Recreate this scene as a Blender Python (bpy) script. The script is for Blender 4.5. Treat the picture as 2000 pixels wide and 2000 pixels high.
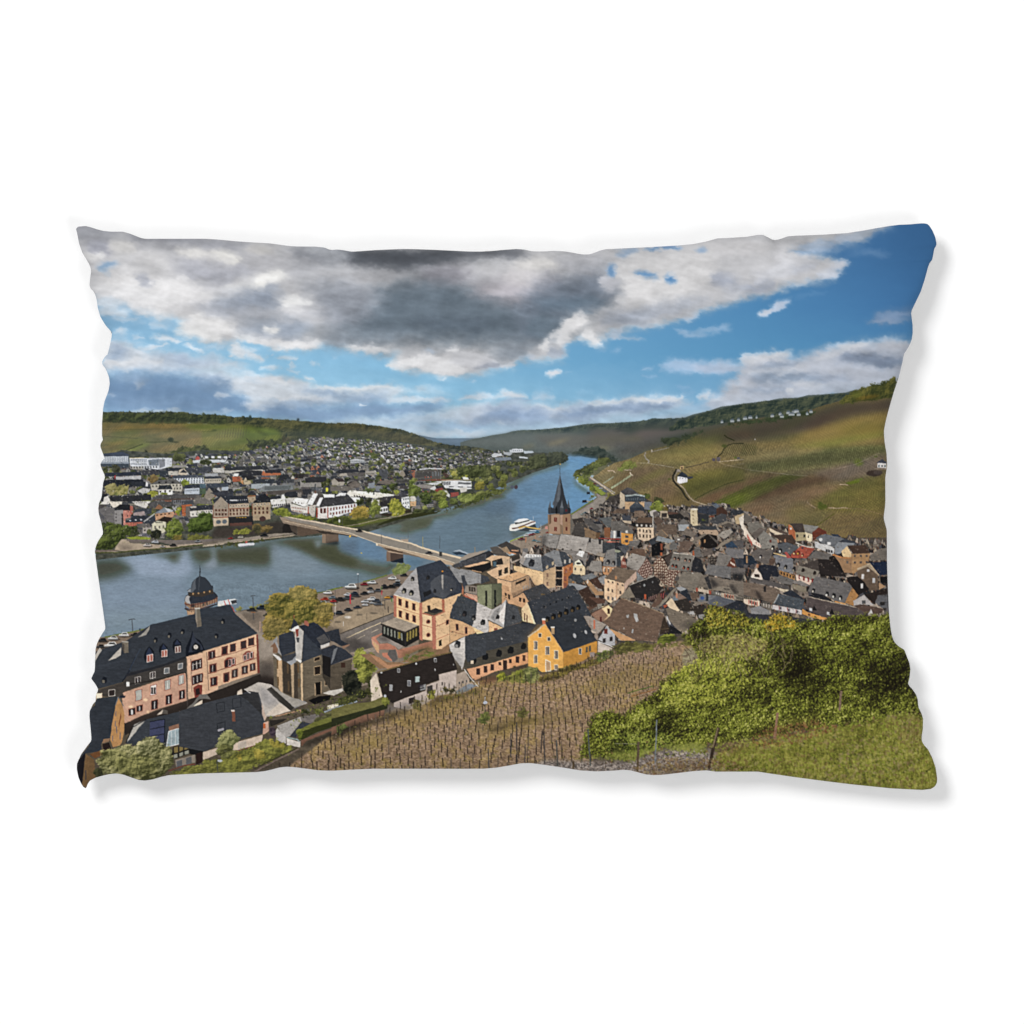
import bpy, math
import numpy as np

# ---------- camera, world, lamps, exposure ----------
PX = 0.0004                      # one photograph pixel = 0.4 mm on the table; the pillow is about 65 x 43 cm
for o in list(bpy.data.objects): bpy.data.objects.remove(o)
sc = bpy.context.scene
def wx(x): return (x - 1000) * PX
def wy(y): return (1000 - y) * PX
cam = bpy.data.cameras.new('camera'); cam_o = bpy.data.objects.new('camera', cam)
bpy.context.collection.objects.link(cam_o); sc.camera = cam_o
CAM_H = 7.0
cam.sensor_width = 36.0; cam.lens = 36.0 * CAM_H / (2000 * PX)
cam.clip_start = .1; cam.clip_end = 60
cam_o.location = (0, 0, CAM_H)
world = bpy.data.worlds.new('World'); sc.world = world; world.use_nodes = True
bg = world.node_tree.nodes['Background']
bg.inputs['Color'].default_value = (1, 1, 1, 1); bg.inputs['Strength'].default_value = 0.58
def area(name, loc, size, power, target=(0, 0, 0)):
    l = bpy.data.lights.new(name, 'AREA'); l.shape = 'DISK'; l.size = size; l.energy = power; l.color = (1, 1, 1)
    o = bpy.data.objects.new(name, l); bpy.context.collection.objects.link(o); o.location = loc
    import mathutils
    o.rotation_euler = (mathutils.Vector(target) - mathutils.Vector(loc)).to_track_quat('-Z', 'Y').to_euler()
    return o
area('key_softbox', (-6.0, 6.0, 10.0), 5.0, 985)          # upper left: throws the soft shadow to the lower right
area('fill_softbox', (5.0, -5.0, 10.0), 5.0, 300)          # weaker, lower right: the faint shadow at the top and left seams
sc.view_settings.view_transform = 'Standard'; sc.view_settings.look = 'None'
sc.view_settings.exposure = 0.0; sc.view_settings.gamma = 1.0; sc.view_settings.use_curve_mapping = False
sc.cycles.max_bounces = 4
GAIN = 0.85      # cloth reflectance of the print's colours under these lamps
# ---- print painter: draws the printed landscape into a colour field (plan pixels, 1 px = 0.4 mm) ----
X0, Y0, CW, CH = 140, 425, 1700, 1125
IMG = np.zeros((CH, CW, 3), np.float32)
YY, XX = np.mgrid[0:CH, 0:CW].astype(np.float32)
XX += X0; YY += Y0
rs = np.random.RandomState
def vnoise(sx, sy, seed, ang=0.0, shape=None):
    h, w = shape or (CH, CW)
    r = rs(seed)
    if ang:
        ca, sa = math.cos(ang), math.sin(ang)
        u = (XX * ca + YY * sa) / sx; v = (-XX * sa + YY * ca) / sy
        g = r.rand(256, 256).astype(np.float32)
        iu = np.floor(u).astype(int); iv = np.floor(v).astype(int)
        fu = u - iu; fv = v - iv
        fu = fu * fu * (3 - 2 * fu); fv = fv * fv * (3 - 2 * fv)
        a = g[iv & 255, iu & 255]; b = g[iv & 255, (iu + 1) & 255]
        c = g[(iv + 1) & 255, iu & 255]; d = g[(iv + 1) & 255, (iu + 1) & 255]
        return (a * (1 - fu) + b * fu) * (1 - fv) + (c * (1 - fu) + d * fu) * fv
    gw, gh = int(w / sx) + 3, int(h / sy) + 3
    g = r.rand(gh, gw).astype(np.float32)
    ox, oy = r.rand(2)
    u = np.arange(w) / sx + ox; v = np.arange(h) / sy + oy
    iu = np.minimum(u.astype(int), gw - 2); fu = (u - iu).astype(np.float32); fu = fu * fu * (3 - 2 * fu)
    iv = np.minimum(v.astype(int), gh - 2); fv = (v - iv).astype(np.float32); fv = fv * fv * (3 - 2 * fv)
    row = g[:, iu] * (1 - fu) + g[:, iu + 1] * fu
    return row[iv] * (1 - fv)[:, None] + row[iv + 1] * fv[:, None]
def fbm(sx, sy, octs, seed, ang=0.0, gain=.55):
    t = 0; a = 1; s = 0
    for k in range(octs):
        t = t + a * (vnoise(sx, sy, seed + k * 17, ang) - .5); s += a; a *= gain; sx /= 2; sy /= 2
    return t / s * 2
N1 = fbm(2.6, 2.6, 2, 11); N2 = fbm(7, 5, 3, 12); N3 = fbm(28, 20, 4, 13); NH = fbm(9, 2.2, 3, 14)
NV = fbm(2.2, 9, 3, 15)
def col(h): return np.array([int(h[i:i + 2], 16) for i in (0, 2, 4)], np.float32) / 255
def box(m, r):
    if r < 1: return m
    for ax in (0, 1):
        p = np.pad(m, [(r + 1, r) if a == ax else (0, 0) for a in (0, 1)], mode='edge')
        c = np.cumsum(p, axis=ax, dtype=np.float64)
        m = ((c[2 * r + 1:] - c[:-2 * r - 1]) if ax == 0 else (c[:, 2 * r + 1:] - c[:, :-2 * r - 1])) / (2 * r + 1)
    return m.astype(np.float32)
def blur(m, s):
    r = max(1, int(round(s * .95)))
    for _ in range(3 if s > 1.2 else 1): m = box(m, r)
    return m
def mask(pts, pad=0):
    P = np.array(pts, np.float64) - (X0, Y0)
    x0 = max(0, int(P[:, 0].min()) - 1 - pad); x1 = min(CW, int(P[:, 0].max()) + 3 + pad)
    y0 = max(0, int(P[:, 1].min()) - 1 - pad); y1 = min(CH, int(P[:, 1].max()) + 3 + pad)
    if x1 <= x0 or y1 <= y0: return None
    w, h = x1 - x0, y1 - y0; Q = P - (x0, y0)
    S = 2 if w * h > 3000 else 3
    ys = (np.arange(h * S) + .5) / S
    A = Q; B = np.roll(Q, -1, 0)
    acc = np.zeros((h * S, w + 1), np.float32)
    for (ax, ay), (bx, by) in zip(A, B):     # signed-area style accumulation with fractional ends
        if ay == by: continue
        sg = 1 if by > ay else -1
        lo, hi = min(ay, by), max(ay, by)
        idx = np.nonzero((ys >= lo) & (ys < hi))[0]
        if not len(idx): continue
        xc = np.clip(ax + (ys[idx] - ay) * (bx - ax) / (by - ay), 0, w - 1e-3)
        ix = xc.astype(int); f = (xc - ix).astype(np.float32)
        acc[idx, ix] += sg * (1 - f); acc[idx, ix + 1] += sg * f
    m = np.abs(np.cumsum(acc, 1)[:, :w]).clip(0, 1).reshape(h, S, w).mean(1)
    return y0, y1, x0, x1, m
def put(b, c, alpha=1.0, tex=0.0, noise=None):
    if b is None: return
    y0, y1, x0, x1, m = b
    c = np.asarray(c, np.float32)
    if c.ndim == 1: c = np.broadcast_to(c, m.shape + (3,))
    if tex: c = c * (1 + tex * (N1 if noise is None else noise)[y0:y1, x0:x1])[..., None]
    a = (m * alpha)[..., None]
    IMG[y0:y1, x0:x1] = IMG[y0:y1, x0:x1] * (1 - a) + c * a
def soft(pts, c, f, alpha=1.0, wob=0.0, seed=1):
    b = mask(pts, int(f * 3) + 2)
    if b is None: return
    y0, y1, x0, x1, m = b
    m = blur(m, f)
    if wob: m = np.clip((m - .5) * 1.6 + .5 + wob * N3[y0:y1, x0:x1] * (m > .02), 0, 1)
    put((y0, y1, x0, x1, m), c, alpha)
def ell(cx, cy, rx, ry, n=20, ang=0):
    t = np.linspace(0, 2 * math.pi, n, endpoint=False)
    x, y = rx * np.cos(t), ry * np.sin(t); ca, sa = math.cos(ang), math.sin(ang)
    return [(cx + a * ca - b * sa, cy + a * sa + b * ca) for a, b in zip(x, y)]
def line(pts, c, w, alpha=1.0, tex=0.0):
    for (ax, ay), (bx, by) in zip(pts[:-1], pts[1:]):
        L = math.hypot(bx - ax, by - ay) or 1; nx, ny = -(by - ay) / L * w / 2, (bx - ax) / L * w / 2
        put(mask([(ax + nx, ay + ny), (bx + nx, by + ny), (bx - nx, by - ny), (ax - nx, ay - ny)]), c, alpha, tex)
LEAF = fbm(6, 5, 3, 31, gain=.8); LEAFS = (LEAF - np.roll(LEAF, (2, 2), (0, 1))) * 1.6
CLUMP = fbm(20, 15, 3, 33); CL2 = CLUMP - np.roll(CLUMP, (4, 5), (0, 1))
def foliage(pts, light, dark, edge=5.0, big=1.0, soft_=1.0, shade=True):
    b = mask(pts, int(edge * 2) + 3)
    if b is None: return
    y0, y1, x0, x1, m = b
    s = (slice(y0, y1), slice(x0, x1))
    mb = blur(m, edge)
    mm = np.clip((mb - .5 + .55 * LEAF[s] * 1.0 + .25 * CLUMP[s]) * 4 + .5, 0, 1) * (mb > .06)
    t = .48 + LEAFS[s] * .4 * big + CL2[s] * .8 + .22 * CLUMP[s]
    if shade:
        h, w = m.shape
        gy = (np.arange(h, dtype=np.float32) / h)[:, None]; gx = (np.arange(w, dtype=np.float32) / w)[None]
        t = t + .42 - .55 * gy - .32 * gx
    t = np.clip(t, 0, 1)[..., None]
    c = col(dark) * (1 - t) + (col(light) * .84 + np.float32([.07, .065, .05])) * t
    put((y0, y1, x0, x1, mm), c, soft_)
def car(x, y, L, h):
    c = col(h); H = L * .34
    put(mask(ell(x + L * .12, y + H * .35, L * .62, H * .45, 12)), (.16, .14, .13), .55)
    put(mask([(x - L / 2, y + H * .3), (x - L * .48, y - H * .15), (x - L * .25, y - H * .25), (x - L * .12, y - H * .75), (x + L * .3, y - H * .75), (x + L * .46, y - H * .1), (x + L / 2, y + H * .3)]), c)
    put(mask([(x - L * .2, y - H * .22), (x - L * .08, y - H * .62), (x + L * .26, y - H * .62), (x + L * .38, y - H * .15)]), c * .35)
    put(mask([(x - L / 2, y + H * .12), (x + L / 2, y + H * .12), (x + L / 2, y + H * .38), (x - L / 2, y + H * .38)]), c * .6)
FR = [0.0, 0.0, 1.0]
def P(t):
    a, b = t.split(','); return (float(a) / FR[2] + FR[0], float(b) / FR[2] + FR[1])
def draw(txt):
    for ln in txt.strip().splitlines():
        q = ln.split('#')[0].split()
        if not q: continue
        k = q[0]; s = FR[2]
        if k == 'F': FR[:] = [float(q[1]), float(q[2]), float(q[3])]
        elif k == 'p': put(mask([P(t) for t in q[2:]]), col(q[1]), 1, .05, N2)
        elif k == 'r': put(mask([P(t) for t in q[2:]]), col(q[1]), 1, .11)
        elif k == 'R': put(mask([P(t) for t in q[2:]]), col(q[1]), 1, .13, NH)
        elif k == 's': soft([P(t) for t in q[4:]], col(q[1]), float(q[2]), float(q[3]))
        elif k == 'S': soft([P(t) for t in q[4:]], col(q[1]), float(q[2]), float(q[3]), .8)
        elif k == 'l': line([P(t) for t in q[3:]], col(q[1]), float(q[2]), 1, .1)
        elif k == 'e':
            c = P(q[2]); r = [float(v) / s for v in q[3].split(',')]
            f = float(q[4]) * .6 if len(q) > 4 else 0; a = float(q[5]) if len(q) > 5 else 1; an = math.radians(float(q[6])) if len(q) > 6 else 0
            (soft(ell(*c, *r, ang=an), col(q[1]), f, a) if f else put(mask(ell(*c, *r, ang=an)), col(q[1]), a, .04))
        elif k in 'wW':
            i = 3 if k == 'W' else 2
            a, b = P(q[i]), P(q[i + 1]); n = int(q[i + 2]); w, h = [float(v) / s / 2 for v in q[i + 3].split(',')]
            sl = (b[1] - a[1]) / (b[0] - a[0]) if abs(b[0] - a[0]) > 2 else (float(q[i + 4]) if len(q) > i + 4 else 0)
            for j in range(n):
                f = j / (n - 1) if n > 1 else 0
                x, y = a[0] + (b[0] - a[0]) * f, a[1] + (b[1] - a[1]) * f
                def quad(w, h): return [(x - w, y - h - sl * w), (x + w, y - h + sl * w), (x + w, y + h + sl * w), (x - w, y + h - sl * w)]
                put(mask(quad(w, h)), col(q[1]))
                if k == 'W': put(mask(quad(max(w - .9, w * .5), max(h - .9, h * .6))), col(q[2]))
        elif k == 'b':
            c = P(q[3]); r = [float(v) / s for v in q[4].split(',')]
            foliage(ell(*c, *r), q[1], q[2], max(1.2, min(r) * .22))
        elif k == 'B': foliage([P(t) for t in q[3:]], q[1], q[2], 3)
        elif k == 'G': foliage([P(t) for t in q[3:]], q[1], q[2], 4, shade=False)
        elif k == 'k': car(*P(q[2]), float(q[3]) / s, q[1])
        elif k == 'd':   # dormer: roof, window colour, centre, size
            x, y = P(q[3]); z = float(q[4]) / s
            put(mask([(x - z * .6, y), (x - z * .1, y - z), (x + z * .75, y - z * .7), (x + z * .8, y + z * .2), (x + z * .5, y + z * .7), (x - z * .5, y + z * .7)]), col(q[1]))
            put(mask([(x - z * .42, y - z * .1), (x + z * .22, y - z * .1), (x + z * .22, y + z * .65), (x - z * .42, y + z * .65)]), col(q[2]))
        else: raise ValueError(ln)
# ---- sky and clouds of the print ----
def grid_fill(xs, ys, rows):
    a = np.array([[[int(c[i:i + 2], 16) for i in (0, 2, 4)] for c in r.split()] for r in rows], np.float32) / 255
    u = np.interp(np.arange(CW) + X0, xs, np.arange(len(xs))); v = np.interp(np.arange(CH) + Y0, ys, np.arange(len(ys)))
    iu = np.minimum(u.astype(int), len(xs) - 2); iv = np.minimum(v.astype(int), len(ys) - 2)
    fu = (u - iu)[None, :, None]; fv = (v - iv)[:, None, None]
    t = a[iv][:, iu] * (1 - fu) * (1 - fv) + a[iv][:, iu + 1] * fu * (1 - fv) + a[iv + 1][:, iu] * (1 - fu) * fv + a[iv + 1][:, iu + 1] * fu * fv
    IMG[:] = t.astype(np.float32)
grid_fill([150, 600, 1100, 1500, 1780], [430, 600, 700, 800, 880],
  ['7a94ae 6a8cb0 4d80b4 4474a6 335e8c', '7ba6c8 7aaed2 629bc8 4c86b6 4074a8', '8ab8d6 88bcdd 6ba6ce 5592be 4c88b6', '98bfda 96c6e0 86b8d6 7aaace 6a9cc0', 'a0bed2 a4c2d6 9abcd2 90b0ca 88a8c4'])
draw('''
F 0 0 1
s b9b9bc 6 1 130,400 1757,400 1723,459 1672,480 1620,484 1568,488 1545,485 1581,496 1620,504 1659,514 1633,532 1620,545 1545,560 1503,576 1465,583 1421,599 1400,601 1361,612 1353,623 1288,635 1236,648 1187,656 1172,677 1141,661 1110,674 1102,703 1053,708 1024,698 1003,719 940,731 883,736 811,725 764,716 785,700 720,690 679,682 645,669 624,679 590,684 550,683 475,660 462,675 398,669 359,648 367,630 333,622 279,615 245,599 190,590 130,570
F 100 400 3.864
e 9a9ca4 300,170 240,110 14 .8
s 8e9099 9 .85 560,180 1150,240 1500,280 1450,360 900,330 600,270
s 94949a 10 .8 860,330 1200,400 1750,380 1500,450 1200,460
s 6f747e 9 .7 1780,340 2400,300 2400,460 1900,470
e 989aa6 380,330 110,60 9 .8 10
e e9e8e8 330,395 80,30 6 .9 10
e dedcda 540,330 110,50 9 .8
e d6d5d6 760,420 170,60 12 .7 15
e 4f7fae 450,470 70,22 5 .75 -15
e 6f97bd 415,505 45,12 4 .6 -5
s e8e7e8 9 .9 350,560 500,480 700,520 950,560 1200,640 1420,600 1450,690 1150,750 900,780 1050,870 800,850 640,760 400,640
e a4a8b4 700,580 70,40 6 .8 30
s a4a6b0 9 .85 880,420 1250,460 1600,480 1500,560 1330,640 1150,610 1000,520
e e4e2df 1100,385 160,28 7 .9 5
e ebe9e4 1340,410 120,38 7 .9 12
s e6e5e4 8 .8 1330,600 1500,590 1650,500 1750,540 1550,640 1420,690 1350,640
e b4b5bb 1780,480 200,70 12 .8
s 8b95a5 11 .95 1220,740 1450,670 1700,620 1780,700 1760,800 1400,800 1300,790
s 9aa0ad 9 .8 1100,760 1400,800 1720,850 1400,860 1150,840
e e9e8e8 1240,900 220,60 9 .9 12
e efefef 1120,970 180,50 7 .9 10
e ececee 640,700 330,70 10 .6 10
s 8995a6 11 .9 1430,900 1600,880 1750,870 1932,880 1932,1010 1700,1010 1480,960
e f2f1ef 1685,945 60,30 6 .95
e f0f0f0 1860,755 105,62 7 1 -10
e cfd0d6 1900,830 150,40 8 .7
e dddddf 1760,1050 240,30 6 .95 5
e e6e6e8 1500,1010 100,26 5 .8 10
e d4d7de 270,640 30,20 4 .7
F 500 400 3.864
e a8a8ac 120,450 180,80 10 .7
e f0efec 130,560 160,42 7 .85 -10
e f0efec 30,620 60,32 6 .9
s 9fa3ac 14 .9 300,560 800,560 900,800 1000,1000 600,1050 450,900 500,760 400,660
s 8e949f 14 .8 480,640 1000,640 1100,1010 600,1060
s 5b6874 16 .96 900,640 1200,560 1500,560 1700,640 1932,700 2350,720 2550,800 2480,920 2250,1000 2000,1090 1500,1060 1100,1060 800,1040 600,1040 760,900 950,780
s 4e5259 9 .98 600,340 680,370 760,320 1900,320 2020,400 1600,440 1350,480 1100,520 820,490 700,420
e 8f8f93 1050,560 340,34 10 .7 3
e 84828b 1450,540 220,70 14 .7
s 9c98a1 14 .85 1600,580 1800,600 2300,560 2350,660 2000,760 1700,690
e 66707b 1250,620 160,40 12 .6
e 7a8590 700,1000 420,50 12 .5 4
e a8abb1 560,380 200,40 10 .7 10
e c9c6c2 60,345 110,32 9 .7
e 4b5663 1500,910 320,40 14 .6
e 6e7883 1900,1000 200,30 10 .5
e e2e2e4 840,1095 170,18 4 .9 3
e e2e2e4 340,1060 220,26 5 .9 -3
e e4e4e6 1150,1200 150,36 5 .95 -5
e e6e6e8 1400,1210 200,60 6 .95 8
e d4d5da 1650,1180 190,40 7 .85 5
e 8b919e 1780,1225 110,26 6 .9
e dfdfe2 1460,1270 60,18 4 .9
e e6e6e8 1480,1110 70,22 4 .8
e 8fa7c2 1300,1110 60,10 3 .5
F 900 400 3.864
s 6a6d74 7 .9 0,340 420,330 520,400 480,420 300,380 0,390
e d8d6d4 560,470 180,48 9 .95 -5
e b6b2b8 380,640 230,60 13 .75
e c9c6c8 480,560 150,55 10 .8
s 6c7684 13 .95 520,640 800,560 950,480 1130,470 1080,640 1200,640 1180,740 1000,800 750,850 700,1000 560,1050 400,900
e 5c6b78 620,930 130,110 14 .8
s 9b9ca2 11 .8 760,400 1100,370 1080,500 900,560 720,480
e bebfc6 1110,600 80,55 7 .9 -40
e 5f7486 850,760 280,40 12 .7
s d8d7d8 9 .95 1190,480 1300,390 1500,400 1700,350 1932,330 1932,560 1700,720 1500,760 1250,740 1180,700 1250,600 1340,560 1200,540
e e4e3e4 1370,620 150,55 8 .9 8
e e0dfe0 1620,680 70,60 8 .8
e 9aa2b0 1250,860 210,50 10 .85 -10
e a4abb8 1500,800 260,50 11 .8 -10
e adb2bc 1700,760 180,40 9 .7 -12
e e6e5e6 870,900 130,70 7 .95 -25
e e4e4e6 990,1010 70,50 6 .95 30
e e2e2e4 780,990 90,50 6 .9 -30
e e2e2e4 640,1070 55,40 6 .95 -20
e 97a0ae 730,1120 75,40 6 .9
e b9bec8 540,1155 40,20 4 .8
e d2d4da 370,1225 40,18 4 .9
s 707c8a 9 .9 300,1110 480,1090 560,1080 480,1160 330,1180 150,1120
e 98a1b0 1300,900 140,26 7 .7
e 4e84ba 1390,545 70,20 5 .95 8
e 4e84ba 1565,570 45,36 5 .95
e 5a86b4 1160,515 34,52 6 .85 -20
e 4878ac 1520,335 160,14 4 .85 -3
e 6f93bb 1240,375 90,16 6 .7 -6
e 5f87b4 1830,355 40,14 4 .8
e bcc6d4 1160,990 70,26 4 .85 -25
e b4c4d6 1250,1020 130,12 4 .8 4
e b9c4d4 1740,850 40,22 5 .7 -30
e dadde4 700,1277 46,22 3 1
e 9fbad4 800,1275 40,8 4 .5
e b0c0d6 1700,975 110,14 5 .85 8
e a4bcd6 1860,970 80,16 5 .8 -8
e 9ab6d4 1150,1105 36,9 4 .7
e 93b3d4 1040,1105 40,9 5 .5
e a9bbd4 1700,1230 190,42 8 .8 3
e b2c0d6 1900,1250 150,44 7 .85
e a6bad4 1400,1238 68,9 4 .8
e 9cb6d4 1400,1293 70,8 4 .7
e 8fb0d2 1660,1375 60,8 4 .7
F 1400 400 3.864
e c9c7c8 150,330 260,60 12 .6
e d4d4d8 470,390 60,40 7 .8 60
e d0d1d6 560,440 130,50 9 .7 -15
e c9cbd2 420,530 180,50 10 .8 -12
e 9aa3b5 230,640 200,36 8 .8 -10
e 9ba2b2 60,580 110,44 9 .8
e aeb4c2 650,470 130,24 7 .6 -10
e c4c8d2 930,450 70,34 6 .9 -20
e bcc2ce 830,520 90,34 6 .9 -10
e c2c4ca 100,700 130,60 9 .7 -20
e 3f72a8 620,372 100,14 5 .6 12
e 9fb0c6 740,330 140,34 7 .8
e 99abc4 980,270 130,26 8 .7 -10
e 8ea6c2 1180,210 150,20 8 .6 -10
e 7b9abd 1200,370 110,14 6 .6 6
e 6f92b8 1060,370 60,16 7 .5
e b9c4d6 430,795 150,30 4 .95 -28
e c8d0dc 360,835 70,22 4 .9 -15
e 6f9ac4 700,690 120,10 6 .5 -12
e 8794ad 1330,850 180,46 9 .7 -12
e 9099ad 1300,890 190,14 6 .6
e a3b8d2 50,945 80,16 5 .8 -10
e adbdd2 60,1225 100,44 7 .85 8
s abb2bf 6 1 -100,1560 -60,1450 20,1400 100,1330 190,1310 130,1250 150,1190 280,1150 400,1128 520,1120 580,1170 680,1130 780,1100 920,1085 1030,1038 1110,1050 1350,1018 1600,1040 1600,1400 900,1450 0,1600
e cfd1d6 360,1150 200,26 6 .9 -8
e cfd1d8 300,1180 130,40 8 .7
e 8391a4 420,1225 180,26 7 .9 -5
e c0c4cc 300,1265 160,18 6 .8
e 74869c 520,1320 280,30 8 .9 3
e c9ccd2 560,1255 140,22 7 .7 -20
e b9bec9 760,1220 160,50 10 .6
e b9bcc4 150,1390 130,30 8 .8 -20
e ccced3 1030,1075 140,26 6 .9 -8
e c6c8ce 850,1130 130,24 7 .8 -18
e c3c5cc 1320,1060 150,30 8 .7
e 76849a 1180,1175 280,44 9 .9 4
e 6b7a8f 1300,1215 240,26 9 .8
e b4b9c4 1000,1270 220,24 8 .8 5
e 8391a6 850,1310 180,24 7 .6
e c6c8ce 700,1368 150,20 6 .9 5
e 8594a8 350,1400 220,20 7 .8
e bcc1ca 120,1460 160,18 7 .8
e d0d2d6 550,1410 26,14 4 .9
e 9eabbb 900,1385 260,20 8 .7
e a9b4c4 400,1480 400,26 8 .7
F 100 400 3.864
s d3d8e0 6 .9 400,1030 520,1020 650,1060 760,1110 1000,1150 1200,1165 1380,1200 1545,1245 1400,1262 1200,1262 1000,1290 700,1260 400,1260
s 8fa3bc 7 .85 440,1060 540,1070 640,1130 520,1170 440,1150
s 93a6be 6 .9 760,1140 1000,1160 1200,1190 1300,1230 1000,1230 880,1190
e e4e6ea 650,1200 240,32 6 .8 3
s dde1e8 6 .9 1060,1270 1250,1262 1500,1300 1700,1340 1932,1380 2100,1500 1800,1500 1400,1450 1100,1340
s 6f8db0 9 .95 380,1290 560,1262 800,1250 1050,1290 1300,1330 1400,1400 1330,1430 1500,1450 1932,1540 2100,1640 1500,1600 380,1580
e 8fa6c0 640,1300 120,26 8 .7 5
e 6f8aa8 1250,1375 150,40 8 .8
e d0d6de 660,1350 50,12 5 .7 -25
e b9c4d2 430,1440 60,8 4 .7
e ccd4de 1290,1445 80,14 4 .8 4
e c9d2dc 1650,1520 140,16 5 .8 -10
e 86a0be 900,1500 400,30 12 .5
e e0e0de 800,1562 200,8 3 .9
e b9c5d2 1200,1572 200,8 4 .6
e b2c2d4 1380,1558 60,10 4 .8
e d6dce4 560,965 60,22 5 .8 -5
e d2dae4 680,1008 50,12 4 .8
e cdd6e0 850,915 70,14 5 .8 10
e c6d2e0 820,942 30,8 3 .7
e e2e6ec 900,1020 120,18 4 .9 8
e dfe3ea 800,1075 90,16 4 .9 -8
e dfe3ea 1100,1090 70,16 4 .9 25
e ced8e4 1250,1095 90,22 7 .6
e e2e5ea 1420,1110 70,45 5 .9 30
e e0e4ea 1550,1140 90,30 5 .85 20
e dde3ea 430,760 90,20 5 .9 12
e dde3ea 480,810 140,22 5 .9 8
e ccd8e4 590,865 110,10 3 .8 6
e b6cadd 710,902 40,6 3 .6
e d4dde6 1790,1165 80,14 4 .9
e d6dee6 1690,1235 80,14 4 .9
e d0dae4 1855,1215 20,12 3 .9
e d0dae4 1840,1255 50,10 3 .8 20
F 500 400 3.864
e dde2e8 400,1312 42,18 3 .95 15
e cdd8e4 470,1198 28,12 4 .8
e b9cde0 125,1132 16,6 2 .7
e b4cce2 630,1152 20,8 3 .7
s cfd7e0 5 .9 -100,1280 100,1310 250,1320 420,1370 700,1375 950,1368 1100,1390 1200,1410 1250,1380 1340,1410 1480,1425 1400,1440 1150,1420 1000,1480 700,1500 400,1540 0,1560
e 8fa8c2 50,1345 110,8 4 .5 5
e e4e6ea 150,1350 160,14 4 .8 8
e e6e8ea 760,1392 320,14 4 .9
e 8ea2ba 520,1425 160,14 5 .9 5
s 7e97b4 6 .95 260,1400 420,1430 640,1440 850,1430 1010,1440 960,1475 800,1500 600,1480 400,1440
e d9dee5 350,1475 300,12 4 .9 4
e 8fa5be 300,1510 260,14 6 .8
e d0d8e2 60,1520 120,12 5 .7
s 7994b4 7 .95 380,1530 640,1505 900,1490 1200,1500 1480,1500 1400,1560 1200,1605 900,1620 500,1640 0,1600 100,1530
e d5dae1 1180,1475 220,13 4 .95 1
e c9d0da 1400,1490 90,12 4 .9
e dee2e6 780,1512 34,6 2 .9
s c5ced9 6 .9 480,1650 700,1625 1000,1620 1300,1590 1480,1540 1700,1520 2050,1480 1800,1580 1500,1640 1000,1680 600,1670
s 8fa6c0 8 .8 900,1650 1300,1640 1600,1610 1932,1610 2100,1700 1600,1720 1200,1700
e ccd3dc 1350,1735 380,22 7 .85
e c2ccd8 1150,1690 130,14 6 .7
e a9bace 1400,1690 200,8 4 .5
e e0e2e6 1405,1307 24,9 3 .9
e c0cede 1620,1345 36,10 4 .7
e a4c2dc 1370,1385 60,10 6 .6
F 900 400 3.864
e ced4dd 120,1455 150,22 5 .9
e d4d8df 370,1440 130,18 4 .95
e 93a6bf 420,1475 120,13 4 .9
e bccad9 620,1455 90,26 6 .7
s c0c8d4 6 .95 -40,1610 80,1560 220,1508 420,1492 620,1520 900,1500 1100,1490 1300,1480 1500,1462 1660,1472 1720,1500 1640,1550 1300,1600 900,1640 400,1660 0,1650
s 8198b6 7 .95 120,1600 260,1530 400,1515 560,1560 700,1560 640,1640 400,1650 100,1660 0,1640
e 98a9bf 330,1530 130,22 6 .6
e d3d6dc 690,1535 120,10 4 .8 10
s 7189a8 5 .95 700,1575 860,1535 1100,1530 1400,1520 1640,1500 1560,1560 1300,1580 1000,1600 800,1600
s 7c93b0 6 .9 400,1650 700,1600 1100,1600 1000,1640 600,1660
e dcdee2 1450,1482 230,14 4 .95 -2
e dcdee2 1100,1500 160,12 4 .8
e d0d4da 1655,1455 20,16 3 .9
s b6c4d3 8 .85 200,1720 700,1670 1200,1630 1700,1590 2200,1500 2200,1700 600,1760 0,1780
e a2b4c9 1750,1540 200,18 8 .7 -8
e c6ced8 1820,1440 60,34 5 .9 -35
e c2ccd8 1900,1470 60,22 5 .8
e 90b2d2 1680,1420 50,10 5 .6
e bccad8 290,1670 50,12 4 .7
e c8d0da 100,1740 120,14 6 .7
e 9db8d2 650,1395 70,5 3 .5 -12
e 9db8d2 950,1435 90,5 3 .4 -10
''')
# break the soft shapes up: domain warp, finest wisps last, then streaky grain
def warp(amp, sx, sy, seed, ymax=900, ang=0.0, octs=3):
    n = ymax - Y0
    dx = fbm(sx, sy, octs, seed, ang)[:n] * amp; dy = fbm(sx, sy, octs, seed + 5, ang)[:n] * amp * .6
    ix = np.clip(XX[:n] - X0 + dx, 0, CW - 1.01); iy = np.clip(YY[:n] - Y0 + dy, 0, n - 1.01)
    x = ix.astype(int); y = iy.astype(int); fx = (ix - x)[..., None]; fy = (iy - y)[..., None]
    s = IMG[:n].copy()
    IMG[:n] = (s[y, x] * (1 - fx) + s[y, x + 1] * fx) * (1 - fy) + (s[y + 1, x] * (1 - fx) + s[y + 1, x + 1] * fx) * fy
warp(12, 70, 26, 101, ang=.1); warp(11, 18, 11, 140, ang=.1, octs=3); warp(2.4, 6, 4, 170, octs=2)
_n = 900 - Y0
_sat = (IMG[:_n].max(2) - IMG[:_n].min(2)) / IMG[:_n].max(2)
_cl = np.clip((.42 - _sat) / .25, 0, 1)
_d = sum(abs(vnoise(sx, sy, sd, .15) * 2 - 1) * w for sx, sy, sd, w in ((60, 34, 201, .5), (30, 18, 202, .28), (15, 9, 203, .14), (7, 5, 204, .08)))[:_n]
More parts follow.
